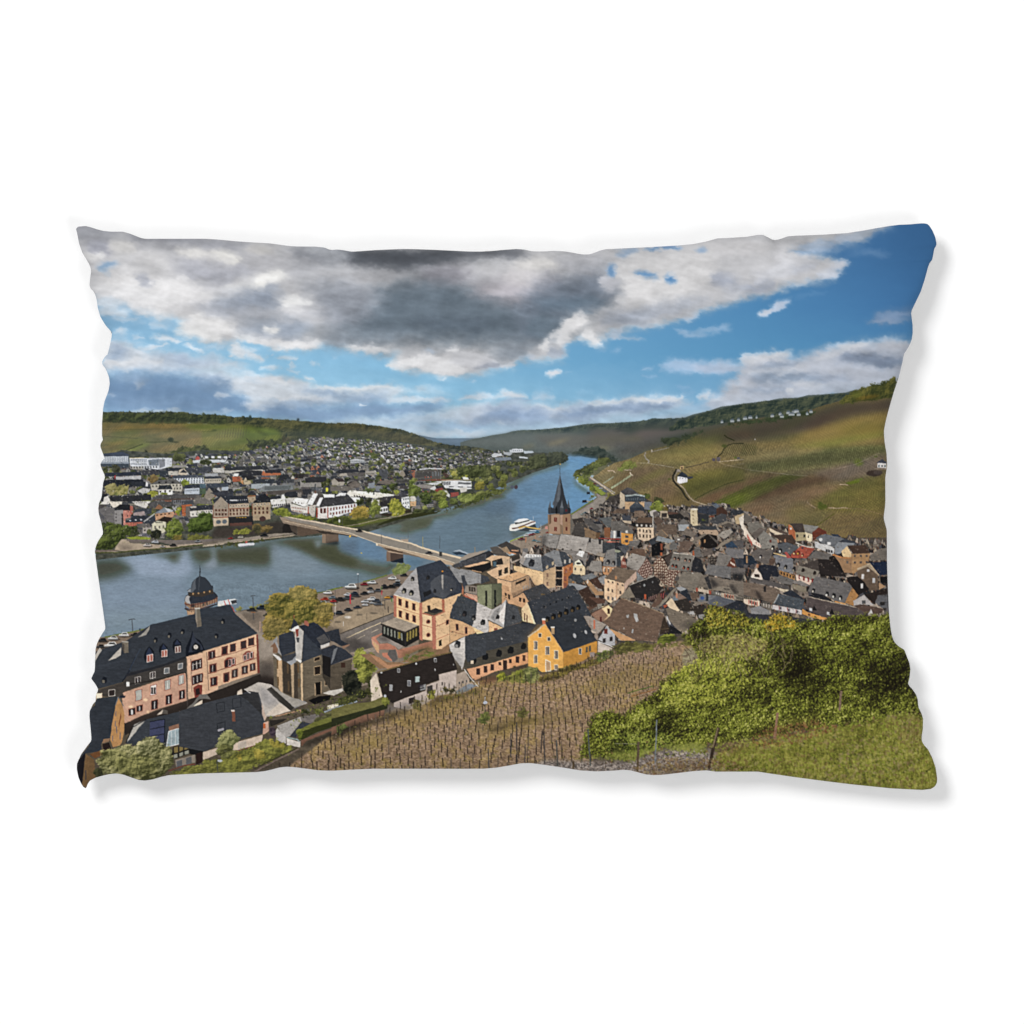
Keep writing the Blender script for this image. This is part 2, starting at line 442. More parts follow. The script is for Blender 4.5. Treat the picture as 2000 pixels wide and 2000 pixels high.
_d = (.5 - _d) * 1.5; _e = fbm(90, 40, 4, 207, .1)[:_n]
IMG[:_n] *= (1 + (_d * .15 + _e * .08) * _cl)[..., None]
_p = fbm(60, 26, 4, 221, .16); _p = (_p - np.roll(_p, (7, 5), (0, 1)))[:_n]
_q = fbm(22, 12, 4, 231, .12); _q = (_q - np.roll(_q, (4, 3), (0, 1)))[:_n]
IMG[:_n] *= (1 - (_p * .12 + _q * .05) * _cl)[..., None]      # lumps with a lit and a shaded side
_edge = np.clip(1 - np.abs(_sat - .3) / .2, 0, 1) * np.clip(_d * 1.3, -1, 1)
IMG[:_n] += (_edge * .05)[..., None]
_g3 = IMG.mean(2, keepdims=True); IMG[:] = IMG + (_g3 - IMG) * .07
_g3 = IMG.mean(2, keepdims=True); IMG[:] = (IMG * np.where(_g3 > .72, (.72 + (_g3 - .72) * .75) / _g3, 1)).clip(0, .95)
IMG[:475 - Y0 + 40] *= (1 - .10 * np.clip((500 - YY[:475 - Y0 + 40]) / 50, 0, 1) * _cl[:475 - Y0 + 40])[..., None]
# ---- hills, vineyards, river ----
def ridge_forest(pts, light, dark, base_y):   # forest mass with a bumpy tree line
    foliage(pts + [(pts[-1][0], base_y), (pts[0][0], base_y)], light, dark, 2.2, shade=False)
def stripes(pts, c, alpha, period, ang, duty=.5, feather=1.5, wob=0.0):
    b = mask(pts, 6)
    if b is None: return
    y0, y1, x0, x1, m = b
    s = (slice(y0, y1), slice(x0, x1))
    u = XX[s] * math.cos(ang) + YY[s] * math.sin(ang) + wob * N3[s] * 6
    t = .5 + .5 * np.cos(2 * math.pi * u / period)
    t = np.clip((t - 1 + duty) * 3, 0, 1) * (.75 + .5 * N1[s])
    put((y0, y1, x0, x1, blur(m, feather) * t), col(c), alpha)
def T(x, y): return (x / FR[2] + FR[0], y / FR[2] + FR[1])
def TP(s): return [P(t) for t in s.split()]
draw('''
F 0 0 1
p 566a7c 820,851 836,854.5 856,857.6 922,857.6 960,857 960,890 820,890
s 71869a 2 .6 830,858 940,858 940,866 830,866
p 505a56 900,866 913,862 926,859 946,855 962,851.4 987,848 1000,844 1015,841.8 1055,840.5 1102,836 1141,830 1172,828 1193,829 1210,827 1237,825 1262,823.4 1271,818.8 1288,819 1310,820 1336,817 1352,811 1383,804 1406,796 1430,793 1450,790 1497,784.6 1520,780 1556,778.4 1574,773.8 1605,772 1649,768.3 1667,763 1700,790 1700,900 1150,910 900,900
''')
# far right ridge: dark woods on top, dull purple-brown vineyards below, cloud shadow over all of it
foliage([(900,865),(946,855.5),(987,849),(1015,842.5),(1055,841),(1102,837),(1172,829),(1237,826),(1271,820),(1336,818),(1383,805),(1430,794),(1497,786),(1556,780),(1605,774),(1649,770),(1690,765),(1640,800),(1560,812),(1460,823),(1380,835),(1320,845),(1250,842),(1180,850),(1100,848),(1040,852),(960,860)], '4d5a52', '2e3b3c', 1.5, shade=False)
draw('''
F 900 780 6.44
s 5f6662 3 .9 100,520 400,470 740,420 1000,430 1300,440 1500,400 1932,400 1932,640 1500,640 1200,660 900,640 400,600 0,580
s 5f5d56 4 .8 900,470 1400,440 1932,430 1932,560 1500,620 1100,600
s 8b7f5e 3 .8 1080,570 1250,520 1400,490 1250,560 1130,590
s 6f7158 4 .7 1600,640 1932,560 1932,640 1650,660
s 6d6f58 3 .7 760,600 900,560 950,600 800,640
s 3c4947 3 .7 1300,420 1600,390 1932,400 1700,470
F 1150 700 6.44
s 5c5754 6 .85 0,900 500,900 900,860 1300,800 1500,780 1700,840 1200,960 900,1050 600,1120 400,1130 0,1140
s 5e5d50 5 .8 0,1000 300,980 500,1000 300,1080 0,1120
s 64614f 4 .7 380,1020 620,980 700,1040 450,1060
s 7b7b58 3 .6 20,1150 200,1110 260,1140 100,1170
s 6a5f5c 5 .7 560,900 900,870 1150,900 800,960 600,990
s 55504c 5 .8 500,1130 800,1060 1000,1080 800,1150 600,1200 450,1240 250,1200
s 3a4540 4 .85 400,930 560,860 800,840 1200,800 1500,760 1600,790 1300,860 1000,900 700,900 500,950
s 6a6962 3 .6 1150,910 1400,860 1500,850 1400,880 1200,920
s 33403a 3 .9 900,1030 1100,990 1250,960 1450,900 1450,930 1250,1010 1100,1060 950,1090
l 79766e 1 1150,905 1300,880 1400,862
F 0 0 1
G 3f4c46 26332f 1140,872 1180,878 1195,890 1215,905 1180,915 1150,915 1120,905 1125,880
B 38463f 222e2c 1108,884 1130,880 1160,884 1166,892 1130,896
''')
# near right slope, sunlit terraces of vines
BIGN = fbm(120, 60, 2, 57)
SL = [(1150,941),(1165,925),(1200,905),(1230,897),(1260,883),(1300,872),(1330,860),(1360,851),(1400,838),(1432,828),(1470,820),(1510,814),(1560,806),(1600,795),(1640,784),(1667,778),(1720,767),(1790,750),(1790,1240),(1500,1180),(1200,1000),(1150,960)]
put(mask(SL), col('75683f'), 1, .12)
draw('''
F 1450 700 6.44
s 565343 5 .9 -700,900 -200,830 100,780 400,730 700,690 900,680 1150,590 1600,540 1900,500 1900,640 1400,720 1000,860 700,950 400,1010 0,1060 -500,1060
s 5d4f45 5 .8 100,860 500,800 800,760 1000,720 1200,720 900,880 560,960 200,1000
s 4a4038 6 .85 760,900 1000,700 1250,620 1900,560 1900,640 1500,660 1200,720 1000,810 850,880
s 4b5236 5 .7 0,960 400,900 700,700 860,760 600,900 300,960
s 434a31 5 .7 150,1000 500,960 800,960 500,1040 200,1040
s 857544 6 .85 620,1010 900,900 1300,800 1800,720 1800,860 1300,940 900,1000
s 8b7850 5 .7 800,1000 1100,900 1350,840 1200,940 950,1010
s 5a5a2e 5 .7 1100,900 1500,850 1800,830 1800,880 1300,930
s 76823a 5 .8 560,1130 800,1090 1200,1010 1500,960 1800,920 1800,1000 1300,1090 1000,1140 700,1150
s 8c7849 5 .8 1200,1100 1500,1040 1800,980 1800,1080 1300,1120
s 50582f 4 .8 1000,1140 1400,1110 1800,1090 1800,1200 1500,1260 1400,1310 900,1340 400,1440 100,1440 0,1330 400,1270 700,1200
s 8d7e4c 3 .85 0,1230 300,1190 700,1140 1000,1130 1000,1180 700,1230 400,1290 0,1330
s 6d6750 4 .6 -200,1400 400,1440 900,1420 1400,1330 1700,1240 1700,1290 1400,1400 1000,1480 600,1480
s 6f6253 4 .85 900,1440 1300,1330 1600,1240 1780,1190 1780,1400 1500,1500 1300,1560 1100,1560 900,1520
s 46561f 3 .95 0,1620 200,1560 500,1470 780,1480 600,1560 400,1650 200,1760 -50,1850 -300,1932 -500,1900
s 66792b 3 .8 -100,1730 200,1640 400,1600 500,1600 200,1740 -150,1850 -350,1900
s 5e4836 4 .8 -80,1590 100,1500 350,1440 500,1450 300,1530 60,1620
s 5c4633 4 .9 150,1760 500,1590 780,1490 1000,1500 1100,1530 700,1640 400,1760 100,1880
s 876a4c 5 .8 -100,1932 200,1820 500,1700 900,1600 1300,1600 1100,1760 800,1850 500,1932
s 6f6a2f 5 .85 800,1800 1100,1700 1300,1560 1500,1520 1790,1480 1790,1932 900,1932
s 7d7c32 5 .6 1000,1720 1250,1660 1500,1760 1780,1700 1780,1900 1200,1900
e 5a7a1e 1370,1565 90,20 2 1 -10
e 67862a 1440,1530 60,12 2 .9 -10
e 556d22 1440,1310 60,44 3 .95 10
e 4d5a22 1660,1240 26,10 1
l c0a684 1.6 1200,1592 1260,1590 1310,1600
l b29c7c 2.2 790,1810 840,1850 900,1890
e 46651c 985,1870 60,34 2 .95
e 3c5a1c 960,1830 30,22 1.5
l b9a284 2 1060,1880 1180,1890 1240,1880 1310,1890
e 3c3028 1640,1450 100,40 2 .95
e 54483f 1690,1440 60,30 2 .8
l 8c8165 1 0,1400 200,1425 330,1440 600,1470 800,1482
l 8b7b66 1 1150,1400 1400,1340 1600,1250 1700,1200
l 8e846a 1.2 -260,1370 0,1330
F 1450 970 6.44
s 7b6a4b 5 .9 0,100 400,0 800,60 900,140 700,340 560,340 300,330 0,200
s 6d663a 5 .8 500,200 700,60 900,200 1100,180 1050,260 900,370 600,330
s 6c5c3c 6 .9 900,380 1100,240 1400,200 1800,150 1800,600 1600,680 1400,560 1200,480 1050,440
s 746b35 6 .7 1100,0 1785,0 1770,280 1400,200
l 55571f 1.6 900,375 1000,310 1140,215
l 3a3a24 3 1600,720 1700,650 1800,590
l 8b7350 1 1300,150 1500,160 1780,240
s 916b49 5 .7 0,160 300,80 420,90 300,200 100,220
F 1150 700 6.44
s 86753f 5 .9 700,1190 1000,1120 1400,1100 1690,1110 1640,1200 1500,1260 1200,1280 900,1300 750,1310
s 6b6a35 5 .7 900,1160 1200,1130 1500,1120 1600,1160 1300,1240 1000,1220
s 5b6032 5 .8 1150,1060 1400,1000 1700,950 1720,1040 1500,1090 1200,1090
s 6e7032 4 .7 1180,1040 1300,1010 1450,1010 1300,1070
s 65503d 4 .8 1700,960 1932,920 2100,930 2000,1010 1750,1010
s 7f773d 5 .8 760,1320 1000,1290 1300,1290 1500,1270 1600,1300 1400,1330 1150,1350 900,1350
s 6f5c42 4 .9 550,1370 900,1340 1080,1380 1050,1480 900,1540 600,1640 380,1700 250,1640 400,1500
s 767237 4 .75 480,1600 700,1480 900,1390 1080,1390 900,1490 700,1560 540,1640
s 7f6a4c 4 .7 560,1680 800,1560 1010,1460 1030,1540 800,1600 620,1640
s 6d5a40 5 .9 780,1800 800,1640 1030,1530 1150,1700 1300,1800 1400,1860 1250,1932 900,1932
s 74633a 5 .85 900,1780 1150,1700 1320,1830 1300,1932 950,1932
s 8a7545 5 .8 1190,1400 1400,1360 1700,1300 1932,1290 1932,1330 1500,1390 1250,1440
s 64622b 4 .95 1150,1560 1300,1450 1600,1400 1932,1380 1932,1560 1700,1600 1500,1690 1320,1770 1200,1680
s 7a7135 5 .6 1300,1480 1700,1400 1932,1400 1932,1470 1500,1540
s 695238 4 .95 1330,1790 1500,1700 1750,1600 1932,1550 1932,1660 1700,1720 1600,1800 1500,1850
l 39411e 1.4 1320,1775 1500,1680 1700,1590 1932,1530
s 8a7a50 4 .8 0,1440 150,1370 360,1330 420,1400 380,1500 250,1640 100,1520
s 77653f 4 .7 300,1440 550,1420 480,1560 300,1620
B 7b9138 4a6020 360,1400 400,1330 470,1290 560,1300 600,1350 560,1390 450,1410
B 4b5a28 36451e 115,1455 150,1430 150,1460
l 9fa583 2 180,1578 310,1490
l 9aa67c 3.4 275,1640 400,1560 520,1480
l cdbfa0 2 515,1440 520,1470 550,1480
l c0a88a 1.4 230,1420 300,1420 330,1450
l c0a88a 1.4 440,1410 530,1415
F 1150 700 6.44
l 9c958c 2.4 710,1190 690,1230 710,1270 750,1300 735,1325
l 998f72 1 600,1320 720,1325 900,1352 1060,1380
l a9a093 1.3 770,1185 1000,1130
e d8cdb8 782,1168 8,16
l 2f2f1c 2.2 1932,1078 1800,1080 1740,1100 1690,1140 1660,1200 1600,1250
e 3f4d1e 1690,1110 36,20 1
l 463f33 1.2 1195,1385 1300,1360 1500,1310
l b8a886 1.2 1620,1305 1800,1290 1932,1280
l a89570 1 1600,1300 1700,1345 1932,1390
p 585055 1540,1265 1578,1265 1578,1300 1540,1300
p 5c5557 1592,1250 1640,1250 1636,1298 1592,1298
e 50692a 1830,1255 20,12
p 55555a 1850,1252 1885,1252 1885,1272 1850,1272
l 2c2a22 3.6 1095,1400 1075,1440 1045,1490 1050,1540 1100,1600 1160,1660 1200,1740 1250,1790
l 8d8068 2.2 1110,1410 1095,1450 1065,1500 1080,1550 1140,1600 1190,1640 1215,1690 1250,1740 1300,1790
l b09e80 1.8 1140,1600 1190,1645 1215,1700 1255,1750 1300,1795 1400,1830 1480,1855
e 94897a 1120,1420 26,18 1
p c9a66a 1140,1360 1180,1358 1180,1400 1140,1402
p 5c4a38 1136,1362 1160,1345 1184,1362
p 4b3a2a 1152,1372 1168,1372 1168,1400 1152,1400
p d6d8da 1105,1490 1150,1490 1180,1500 1228,1505 1228,1560 1130,1582 1100,1560
p 2c323a 1100,1490 1160,1430 1200,1460 1228,1480 1232,1512 1170,1500
p 3a3f45 1228,1495 1290,1490 1305,1505 1250,1530 1230,1525
w 40464c 1135,1510 1205,1520 3 10,10
e 4d5c22 1000,1525 16,12 1
F 1450 700 6.44
p d8d4cc 1680,1320 1730,1318 1800,1326 1800,1384 1680,1380
p 3f444e 1668,1322 1740,1270 1800,1315 1806,1330 1740,1320
w 2d4a48 1702,1358 1780,1358 3 16,26
p 8a7a66 1655,1385 1800,1385 1800,1405 1655,1400
l e4e4e4 1.4 143,1018 143,1036
''')
FR[:] = [1450, 700, 6.44]
stripes(TP('0,1330 400,1290 700,1190 1000,1150 1400,1110 1790,1100 1790,1220 1400,1320 900,1400 500,1440 100,1420'), '8f9a5c', .55, 3.6, .28, .45)
stripes(TP('1000,800 1300,760 1800,700 1800,860 1300,920 900,960'), '9a9355', .3, 3, .2, .4)
stripes(TP('-50,1230 0,1080 170,1110 150,1220'), '2f3a1c', .5, 4, -.5, .5)
stripes(TP('-100,1850 0,1620 300,1500 780,1480 400,1650 100,1800'), '2f4a12', .45, 4.6, 1.1, .5)
stripes(TP('0,1932 0,1850 500,1600 1300,1500 1790,1480 1790,1932'), '4d3b22', .35, 2.9, .1, .5, wob=.2)
FR[:] = [1450, 970, 6.44]
stripes(TP('0,0 1785,0 1800,600 1400,560 900,400 500,330 0,200'), '4b3a25', .38, 2.9, .1, .5, wob=.2)
stripes(TP('1000,150 1785,0 1800,600 1400,560 900,400'), '8a8436', .35, 4.3, .7, .5, wob=.5)
FR[:] = [1150, 700, 6.44]
stripes(TP('1640,1230 1720,1100 1932,1080 2100,1090 2080,1220 1800,1250'), '333a22', .6, 3.6, -.45, .5)
stripes(TP('700,1190 1600,1100 1500,1280 760,1320'), '55502a', .22, 3.2, .3, .5, wob=.4)
stripes(TP('380,1700 400,1500 1080,1380 1030,1540 780,1640'), '53412d', .3, 3.2, .9, .5)
stripes(TP('1150,1560 1932,1380 1932,1560 1320,1770'), '454a1c', .3, 3, .5, .5)
stripes(TP('1330,1790 1932,1550 1932,1700 1500,1850'), '4b3526', .35, 3, .6, .5)
stripes(TP('1500,1850 1700,1720 1932,1650 1932,1800 1720,1900'), '3a5a14', .7, 5, 1.15, .5)
_hs = mask(SL); _sl = (slice(_hs[0], _hs[1]), slice(_hs[2], _hs[3]))
_r1 = np.cos(2 * math.pi * (XX[_sl] * .93 + YY[_sl] * .35 + 10 * BIGN[_sl]) / 4.6) * (N3[_sl] > -.2)
_r2 = np.cos(2 * math.pi * (XX[_sl] * .55 - YY[_sl] * .85 + 8 * BIGN[_sl]) / 5.2) * (N3[_sl] <= -.2)
_pl = np.clip(fbm(70, 20, 3, 55, -.3)[_sl] * 3, -1, 1)
_a = _hs[4][..., None]
IMG[_sl] *= 1 + _a * ((.05 * (_r1 + _r2))[..., None] + _pl[..., None] * np.float32([.06, .04, .02]) + .05 * N2[_sl][..., None])
IMG[_sl] *= 1 + _a * np.float32([.01, .0, .03])
draw('''
F 0 0 1
s 3c3a2e 9 .55 1180,905 1240,885 1330,850 1430,825 1560,800 1640,785 1700,790 1600,815 1500,838 1420,850 1330,872 1250,893
s 37322a 7 .5 1400,850 1500,832 1600,815 1560,838 1480,858 1400,872
s 4a3c30 7 .45 1560,830 1640,800 1740,780 1740,795 1660,812 1590,845
s 453f2a 6 .4 1380,905 1480,900 1600,885 1725,880 1725,893 1640,900 1520,918 1420,925
s 3c3a22 6 .35 1310,960 1380,935 1450,925 1520,925 1450,945 1380,960 1330,985
s 9a8a50 7 .35 1200,905 1290,885 1400,868 1440,870 1380,885 1290,900 1240,912
s 94803f 8 .35 1530,860 1640,835 1730,822 1730,850 1640,868 1560,880
s 4f3e2c 7 .45 1450,960 1540,930 1640,925 1600,950 1540,965 1480,985
G 35432e 232c22 1288,862 1300,855 1320,856 1345,848 1375,840 1377,845 1345,857 1320,866 1300,872
G 36442c 222b1e 1401,830 1440,824 1500,817 1560,806 1590,803 1590,812 1545,819 1480,827 1420,834
l 2a2c18 2.2 1412,851 1418,856 1432,862
''')
draw('''
F 1450 700 6.44
B 6d6a30 333a20 1190,570 1270,480 1400,405 1600,335 1750,300 1900,240 1932,260 1932,430 1880,500 1700,540 1400,560 1250,580
e 7d5c22 1550,500 160,18 3 .6 -8
e 6b6f30 1420,470 60,40 3 .6
''')
foliage([(1450,791),(1520,782),(1556,780),(1605,774),(1650,770),(1642,780),(1600,795),(1560,806),(1510,814),(1450,822),(1350,838),(1300,845),(1320,826),(1383,806)], '4f5744', '23302e', 1.8, shade=False)
_r = rs(5)
for x, y, w in [(_x + _r.rand() * 4, _y + _r.rand() * 2 - 1, _w * (.55 + .5 * _r.rand())) for _x, _y, _w in [(1407,825,8),(1424,824,9),(1437,822,8),(1452,820,9),(1461,818,8),(1474,817,5),(1503,814,8),(1520,811,9),(1523,816,12),(1533,807,12),(1548,807,10),(1540,812,14),(1553,805,10),(1553,812,8),(1570,809,9),(1579,805,9)]]:
    put(mask([(x-w/2,y-1),(x-w*.3,y-4),(x+w*.3,y-4.5),(x+w/2,y-1)]), col('59636c')); put(mask([(x-w/2,y-1.2),(x+w/2,y-1.2),(x+w/2,y+2.2),(x-w/2,y+2.5)]), col('b9bec2'), .85)
# ---- left ridge, woods and vine fields ----
draw('''
F 0 0 1
p 6f6a45 195,822 420,830 560,850 560,905 195,905
''')
foliage([(195,807),(235,805),(290,807),(350,806),(362,806),(395,812),(425,811),(447,815),(493,816),(524,819),(571,822),(617,826),(642,828),(673,828),(712,829.7),(743,833.6),(782,840),(805,846),(821,852),(836,858),(852,864),(880,870),(930,874),(960,880),(960,900),(850,890),(780,880),(700,868),(620,880),(560,890),(540,880),(545,850),(500,845),(445,835),(420,830),(300,829),(195,826)], '5c5c3b', '242c26', 1.5, shade=False)
draw('''
F 400 780 6.44
s 514a36 4 .55 1500,320 1932,330 2300,400 2700,480 2900,560 2700,600 2300,520 1700,420
s 3b4030 4 .6 1300,560 1100,420 1500,330 1932,440 2500,560 2800,620 2300,600 1900,500 1600,480
s 6a6744 5 .4 700,260 1300,290 1300,380 1000,380
e 2d3a34 595,245 18,36 1
e 2d3436 1195,268 16,20 1
e 343c34 727,250 14,16 1
e 343c34 440,248 10,16 1
F 150 780 6.44
s 75643f 4 .8 340,300 700,300 1200,310 1700,330 1400,420 900,440 340,470
s 6a6348 3 .7 340,390 500,300 640,300 400,450
s 5f6636 4 .8 480,420 700,390 900,400 780,460 450,470
s 6b7337 3 .9 1330,320 1932,330 2100,360 2250,380 1900,410 1500,390
s 84714a 3 .8 1000,450 1932,420 1932,470 1500,540 1200,520
s 6c7034 4 .8 500,500 900,500 860,560 640,640 450,640 380,600
s 7d6442 4 .7 350,610 620,520 700,520 500,640 360,650
s 809142 2 .95 640,660 850,570 980,560 800,640 700,690
s 7c6b45 4 .8 900,650 1000,580 1500,540 1700,520 1500,620 1200,660 950,690
s 6f7338 4 .9 1600,600 1932,560 2500,560 2400,700 1932,690 1700,690 1400,700
s 5f6a30 3 .7 1700,620 2100,600 2300,640 1932,690 1700,680
s 5e5a42 3 .6 780,440 1000,400 900,470
l 3d4426 1.6 640,650 860,570
l 454a2a 1.2 900,545 1060,545 1250,540
e 2b3526 1210,515 38,30 1.5
e 2e3524 1270,546 50,7 1
e 36402a 1760,402 30,12 1
l 34402a 1.6 1610,418 1750,410
l 4d4b33 .8 340,390 900,385 1300,380
l 4d4b33 .8 360,470 800,500
F 400 780 6.44
s 5f6b31 3 .95 300,420 400,350 600,345 700,380 950,400 1000,470 960,540 700,560 500,580 0,580 0,420
s 7e7a48 4 .8 0,430 250,410 350,350 520,350 500,480 300,560 0,570
s 71863c 3 .7 630,380 760,375 930,400 900,420 700,410
s 3c4426 2 .8 640,385 720,400 830,460 790,465 700,430
l 3c3a26 1.6 550,500 590,550
''')
FR[:] = [400, 780, 6.44]
stripes(TP('130,480 300,370 560,350 580,440 500,490 200,500'), '4a4436', .5, 5, .15, .45)
stripes(TP('0,580 500,580 520,500 980,500 960,640 0,680'), '4b5424', .3, 4, .1, .5)
FR[:] = [150, 780, 6.44]
stripes(TP('340,300 1700,320 1932,560 1000,700 340,660'), '4b4328', .22, 3.4, .9, .5, wob=.6)
stripes(TP('1000,420 1932,420 1700,600 1200,660'), '9b8a5c', .25, 3.2, .5, .5, wob=.4)
draw('''
F 150 780 6.44
G 4c5634 252c24 340,185 340,290 700,295 1200,300 1500,290 1932,320 1932,230 1750,210 1600,205 1400,195 1350,175 1200,180 800,180 600,190 450,178
s 2a3229 2 .7 400,280 700,290 1200,290 1500,285 1900,310 1850,290 1400,265 900,270
G 52602f 2a3520 1150,700 1250,640 1350,600 1500,620 1600,590 1680,600 1680,680 1500,720 1380,740 1300,780 1230,760
B 3d4c28 212b1e 1590,590 1660,580 1690,640 1640,680 1600,640
B 38442a 20281f 860,700 890,640 915,660 920,720
G 3f4b2a 242e20 680,690 760,700 860,700 960,670 1020,690 1200,690 1220,740 690,735
F 400 780 6.44
G 505c33 242d23 -100,610 0,580 60,600 70,680 0,720 -60,690
G 47532f 232c22 520,570 700,520 800,500 900,520 1000,500 1100,480 1100,560 1050,620 900,620 700,640 520,620
G 4f4a36 2a2d24 980,540 1020,470 1100,480 1110,560 1000,600
B 6b7440 3a4428 400,640 520,600 560,640 440,690
''')
_lf = mask([(195,824),(420,831),(560,850),(560,890),(440,885),(195,885)]); _sl = (slice(_lf[0], _lf[1]), slice(_lf[2], _lf[3]))
_pl = np.clip(fbm(50, 9, 3, 58, -.15)[_sl] * 3, -1, 1); _a = _lf[4][..., None]
_r1 = np.cos(2 * math.pi * (XX[_sl] * .8 + YY[_sl] * .6) / 4.4) * (_pl > 0)
IMG[_sl] *= 1 + _a * (_pl[..., None] * np.float32([.08, .05, .02]) + .06 * _r1[..., None] + .06 * N2[_sl][..., None])
# ---- river ----
W = '''
F 0 0 1
'''
RIV = [(150,1088),(190,1092),(260,1084),(340,1074),(430,1066),(500,1058),(560,1048),(600,1043),(640,1048),(700,1036),(760,1018),(800,1012),(880,985),(940,962),(985,940),(1000,925),(1030,910),(1080,900),(1100,892),(1106,893),(1135,893),(1165,898),(1160,907),(1148,912),(1135,922),(1120,930),(1128,945),(1150,962),(1155,985),(1130,995),(1110,1010),(1100,1040),(1030,1040),(990,1060),(960,1078),(905,1095),(870,1110),(800,1125),(756,1130),(700,1146),(650,1154),(600,1167),(540,1190),(450,1202),(380,1206),(300,1224),(208,1247),(150,1262)]
put(mask(RIV), col('6b7f8e'))
draw('''
F 900 780 6.44
s 5b8fbe 3 1 1340,715 1500,725 1720,760 1650,830 1500,890 1400,900 1200,900 1100,860 1320,800
s 6496be 4 .95 900,950 1250,830 1500,760 1500,900 1400,1000 1500,1100 1600,1150 1680,1200 1600,1300 1400,1420 1100,1440 900,1300
s 5f84a4 6 .95 700,1050 1000,950 1300,900 1400,1050 1300,1300 1000,1400 800,1400 500,1300
s 5f8fb8 4 .85 1360,1120 1600,1150 1680,1200 1560,1330 1400,1430 1360,1400
s 628aae 5 .8 700,1300 1100,1200 1150,1600 800,1620 600,1500
s 566f84 7 .9 0,1360 400,1230 700,1250 700,1450 400,1500 0,1600
s 5b7280 8 .9 0,1500 500,1450 640,1560 620,1750 300,1900 0,1932
s 66878f 5 .4 0,1700 300,1600 300,1800 0,1900
s 4f5d4a 3 .85 0,1300 300,1250 560,1130 600,1080 700,1000 760,950 900,910 1050,880 1340,790 1340,830 1100,900 880,960 780,1020 660,1120 560,1200 400,1270 200,1330 0,1380
e 47543a 470,1230 100,30 3 .7
e 65725a 340,1250 60,40 4 .6
s 51614a 3 .8 1400,1010 1480,1080 1600,1150 1620,1190 1540,1160 1440,1090
s 4b5548 3 .6 620,1660 760,1660 900,1640 800,1720 660,1760
F 650 780 6.44
s 5f7788 6 .9 1000,1650 1300,1500 1932,1380 1932,1932 1400,1932 1000,1750
s 4e5c48 4 .95 850,1490 1100,1480 1260,1440 1500,1400 1800,1280 1932,1240 1932,1330 1700,1370 1480,1480 1300,1520 1100,1640 950,1700 600,1640 640,1560
s 65767a 4 .8 600,1600 760,1560 900,1560 860,1640 700,1660
s 4a5740 4 .8 1050,1500 1250,1500 1250,1580 1180,1640 1060,1620
s 455033 4 .8 980,1530 640,1580 560,1540 800,1520
s 6a8292 4 .8 1290,1520 1480,1480 1400,1560 1300,1620
s 688095 4 .8 380,1620 480,1590 520,1640 430,1660
F 650 1050 6.44
s 5d7f9e 5 .9 90,10 380,0 560,80 680,180 690,330 600,320 300,250 100,160
s 4c5a45 6 .95 0,80 90,90 100,170 300,260 500,320 700,340 760,420 700,480 500,500 300,440 0,280
s 647a84 6 .9 0,290 300,400 560,480 500,540 200,600 0,640
s 41503f 3 .8 700,320 900,320 860,330 750,400 690,450
s 53748c 4 .9 900,230 1100,260 1190,300 1060,380 940,340
F 400 1050 6.44
s 424b36 7 .97 -200,140 100,130 500,110 860,80 880,300 860,360 700,380 500,340 200,340 0,330 -100,300
s 434c34 5 .97 700,80 1100,10 1500,0 1500,60 1700,80 1700,170 1932,260 1932,400 1700,360 1450,290 1200,160 950,90
s 7b8994 4 .7 860,80 930,80 960,200 880,320
s 7a8b98 6 .8 900,150 1050,110 1200,200 1450,300 1500,420 1200,560 900,560 860,400
s 6f8392 8 .8 100,420 500,400 900,420 1300,440 1700,420 1932,480 1932,620 1400,680 900,640 800,700 400,740 200,680
s 5d6e78 7 .7 900,600 1400,560 1932,500 1932,600 1450,690
s 8a98a8 4 .85 110,130 150,130 170,250 200,360 100,400 0,380 60,300 120,260
s 8d9aac 3 .6 1390,30 1490,30 1480,120 1420,130
s 55697c 4 .7 1710,60 1932,30 1932,230 1800,200 1700,150
F 150 1050 6.44
s 414a3c 6 .97 240,280 560,270 700,330 750,400 640,460 480,540 350,560 240,540
s 404933 4 .96 940,230 1170,210 1380,170 1380,260 1310,340 1230,320 1150,260 1000,250
s 8fa0b6 6 .95 560,270 700,240 940,220 1150,270 1280,350 1350,170 1420,170 1460,330 1500,420 1300,540 800,500 750,380 680,320
s 7b8ea2 10 .9 260,560 480,540 700,470 1000,500 1400,500 1450,700 1380,1000 900,1100 380,1150 300,900
s 76888f 10 .5 380,900 800,950 1300,900 1300,1000 900,1080 400,1180
''')
_w = blur(mask(RIV)[4], 1)
_b = mask(RIV); _s = (slice(_b[0], _b[1]), slice(_b[2], _b[3]))
_rip = (.055 * fbm(5, 1.7, 3, 77)[_s] + .05 * fbm(16, 3.2, 3, 78)[_s] + .03 * fbm(60, 12, 2, 79)[_s])
IMG[_s] *= (1 + _rip * _b[4])[..., None]
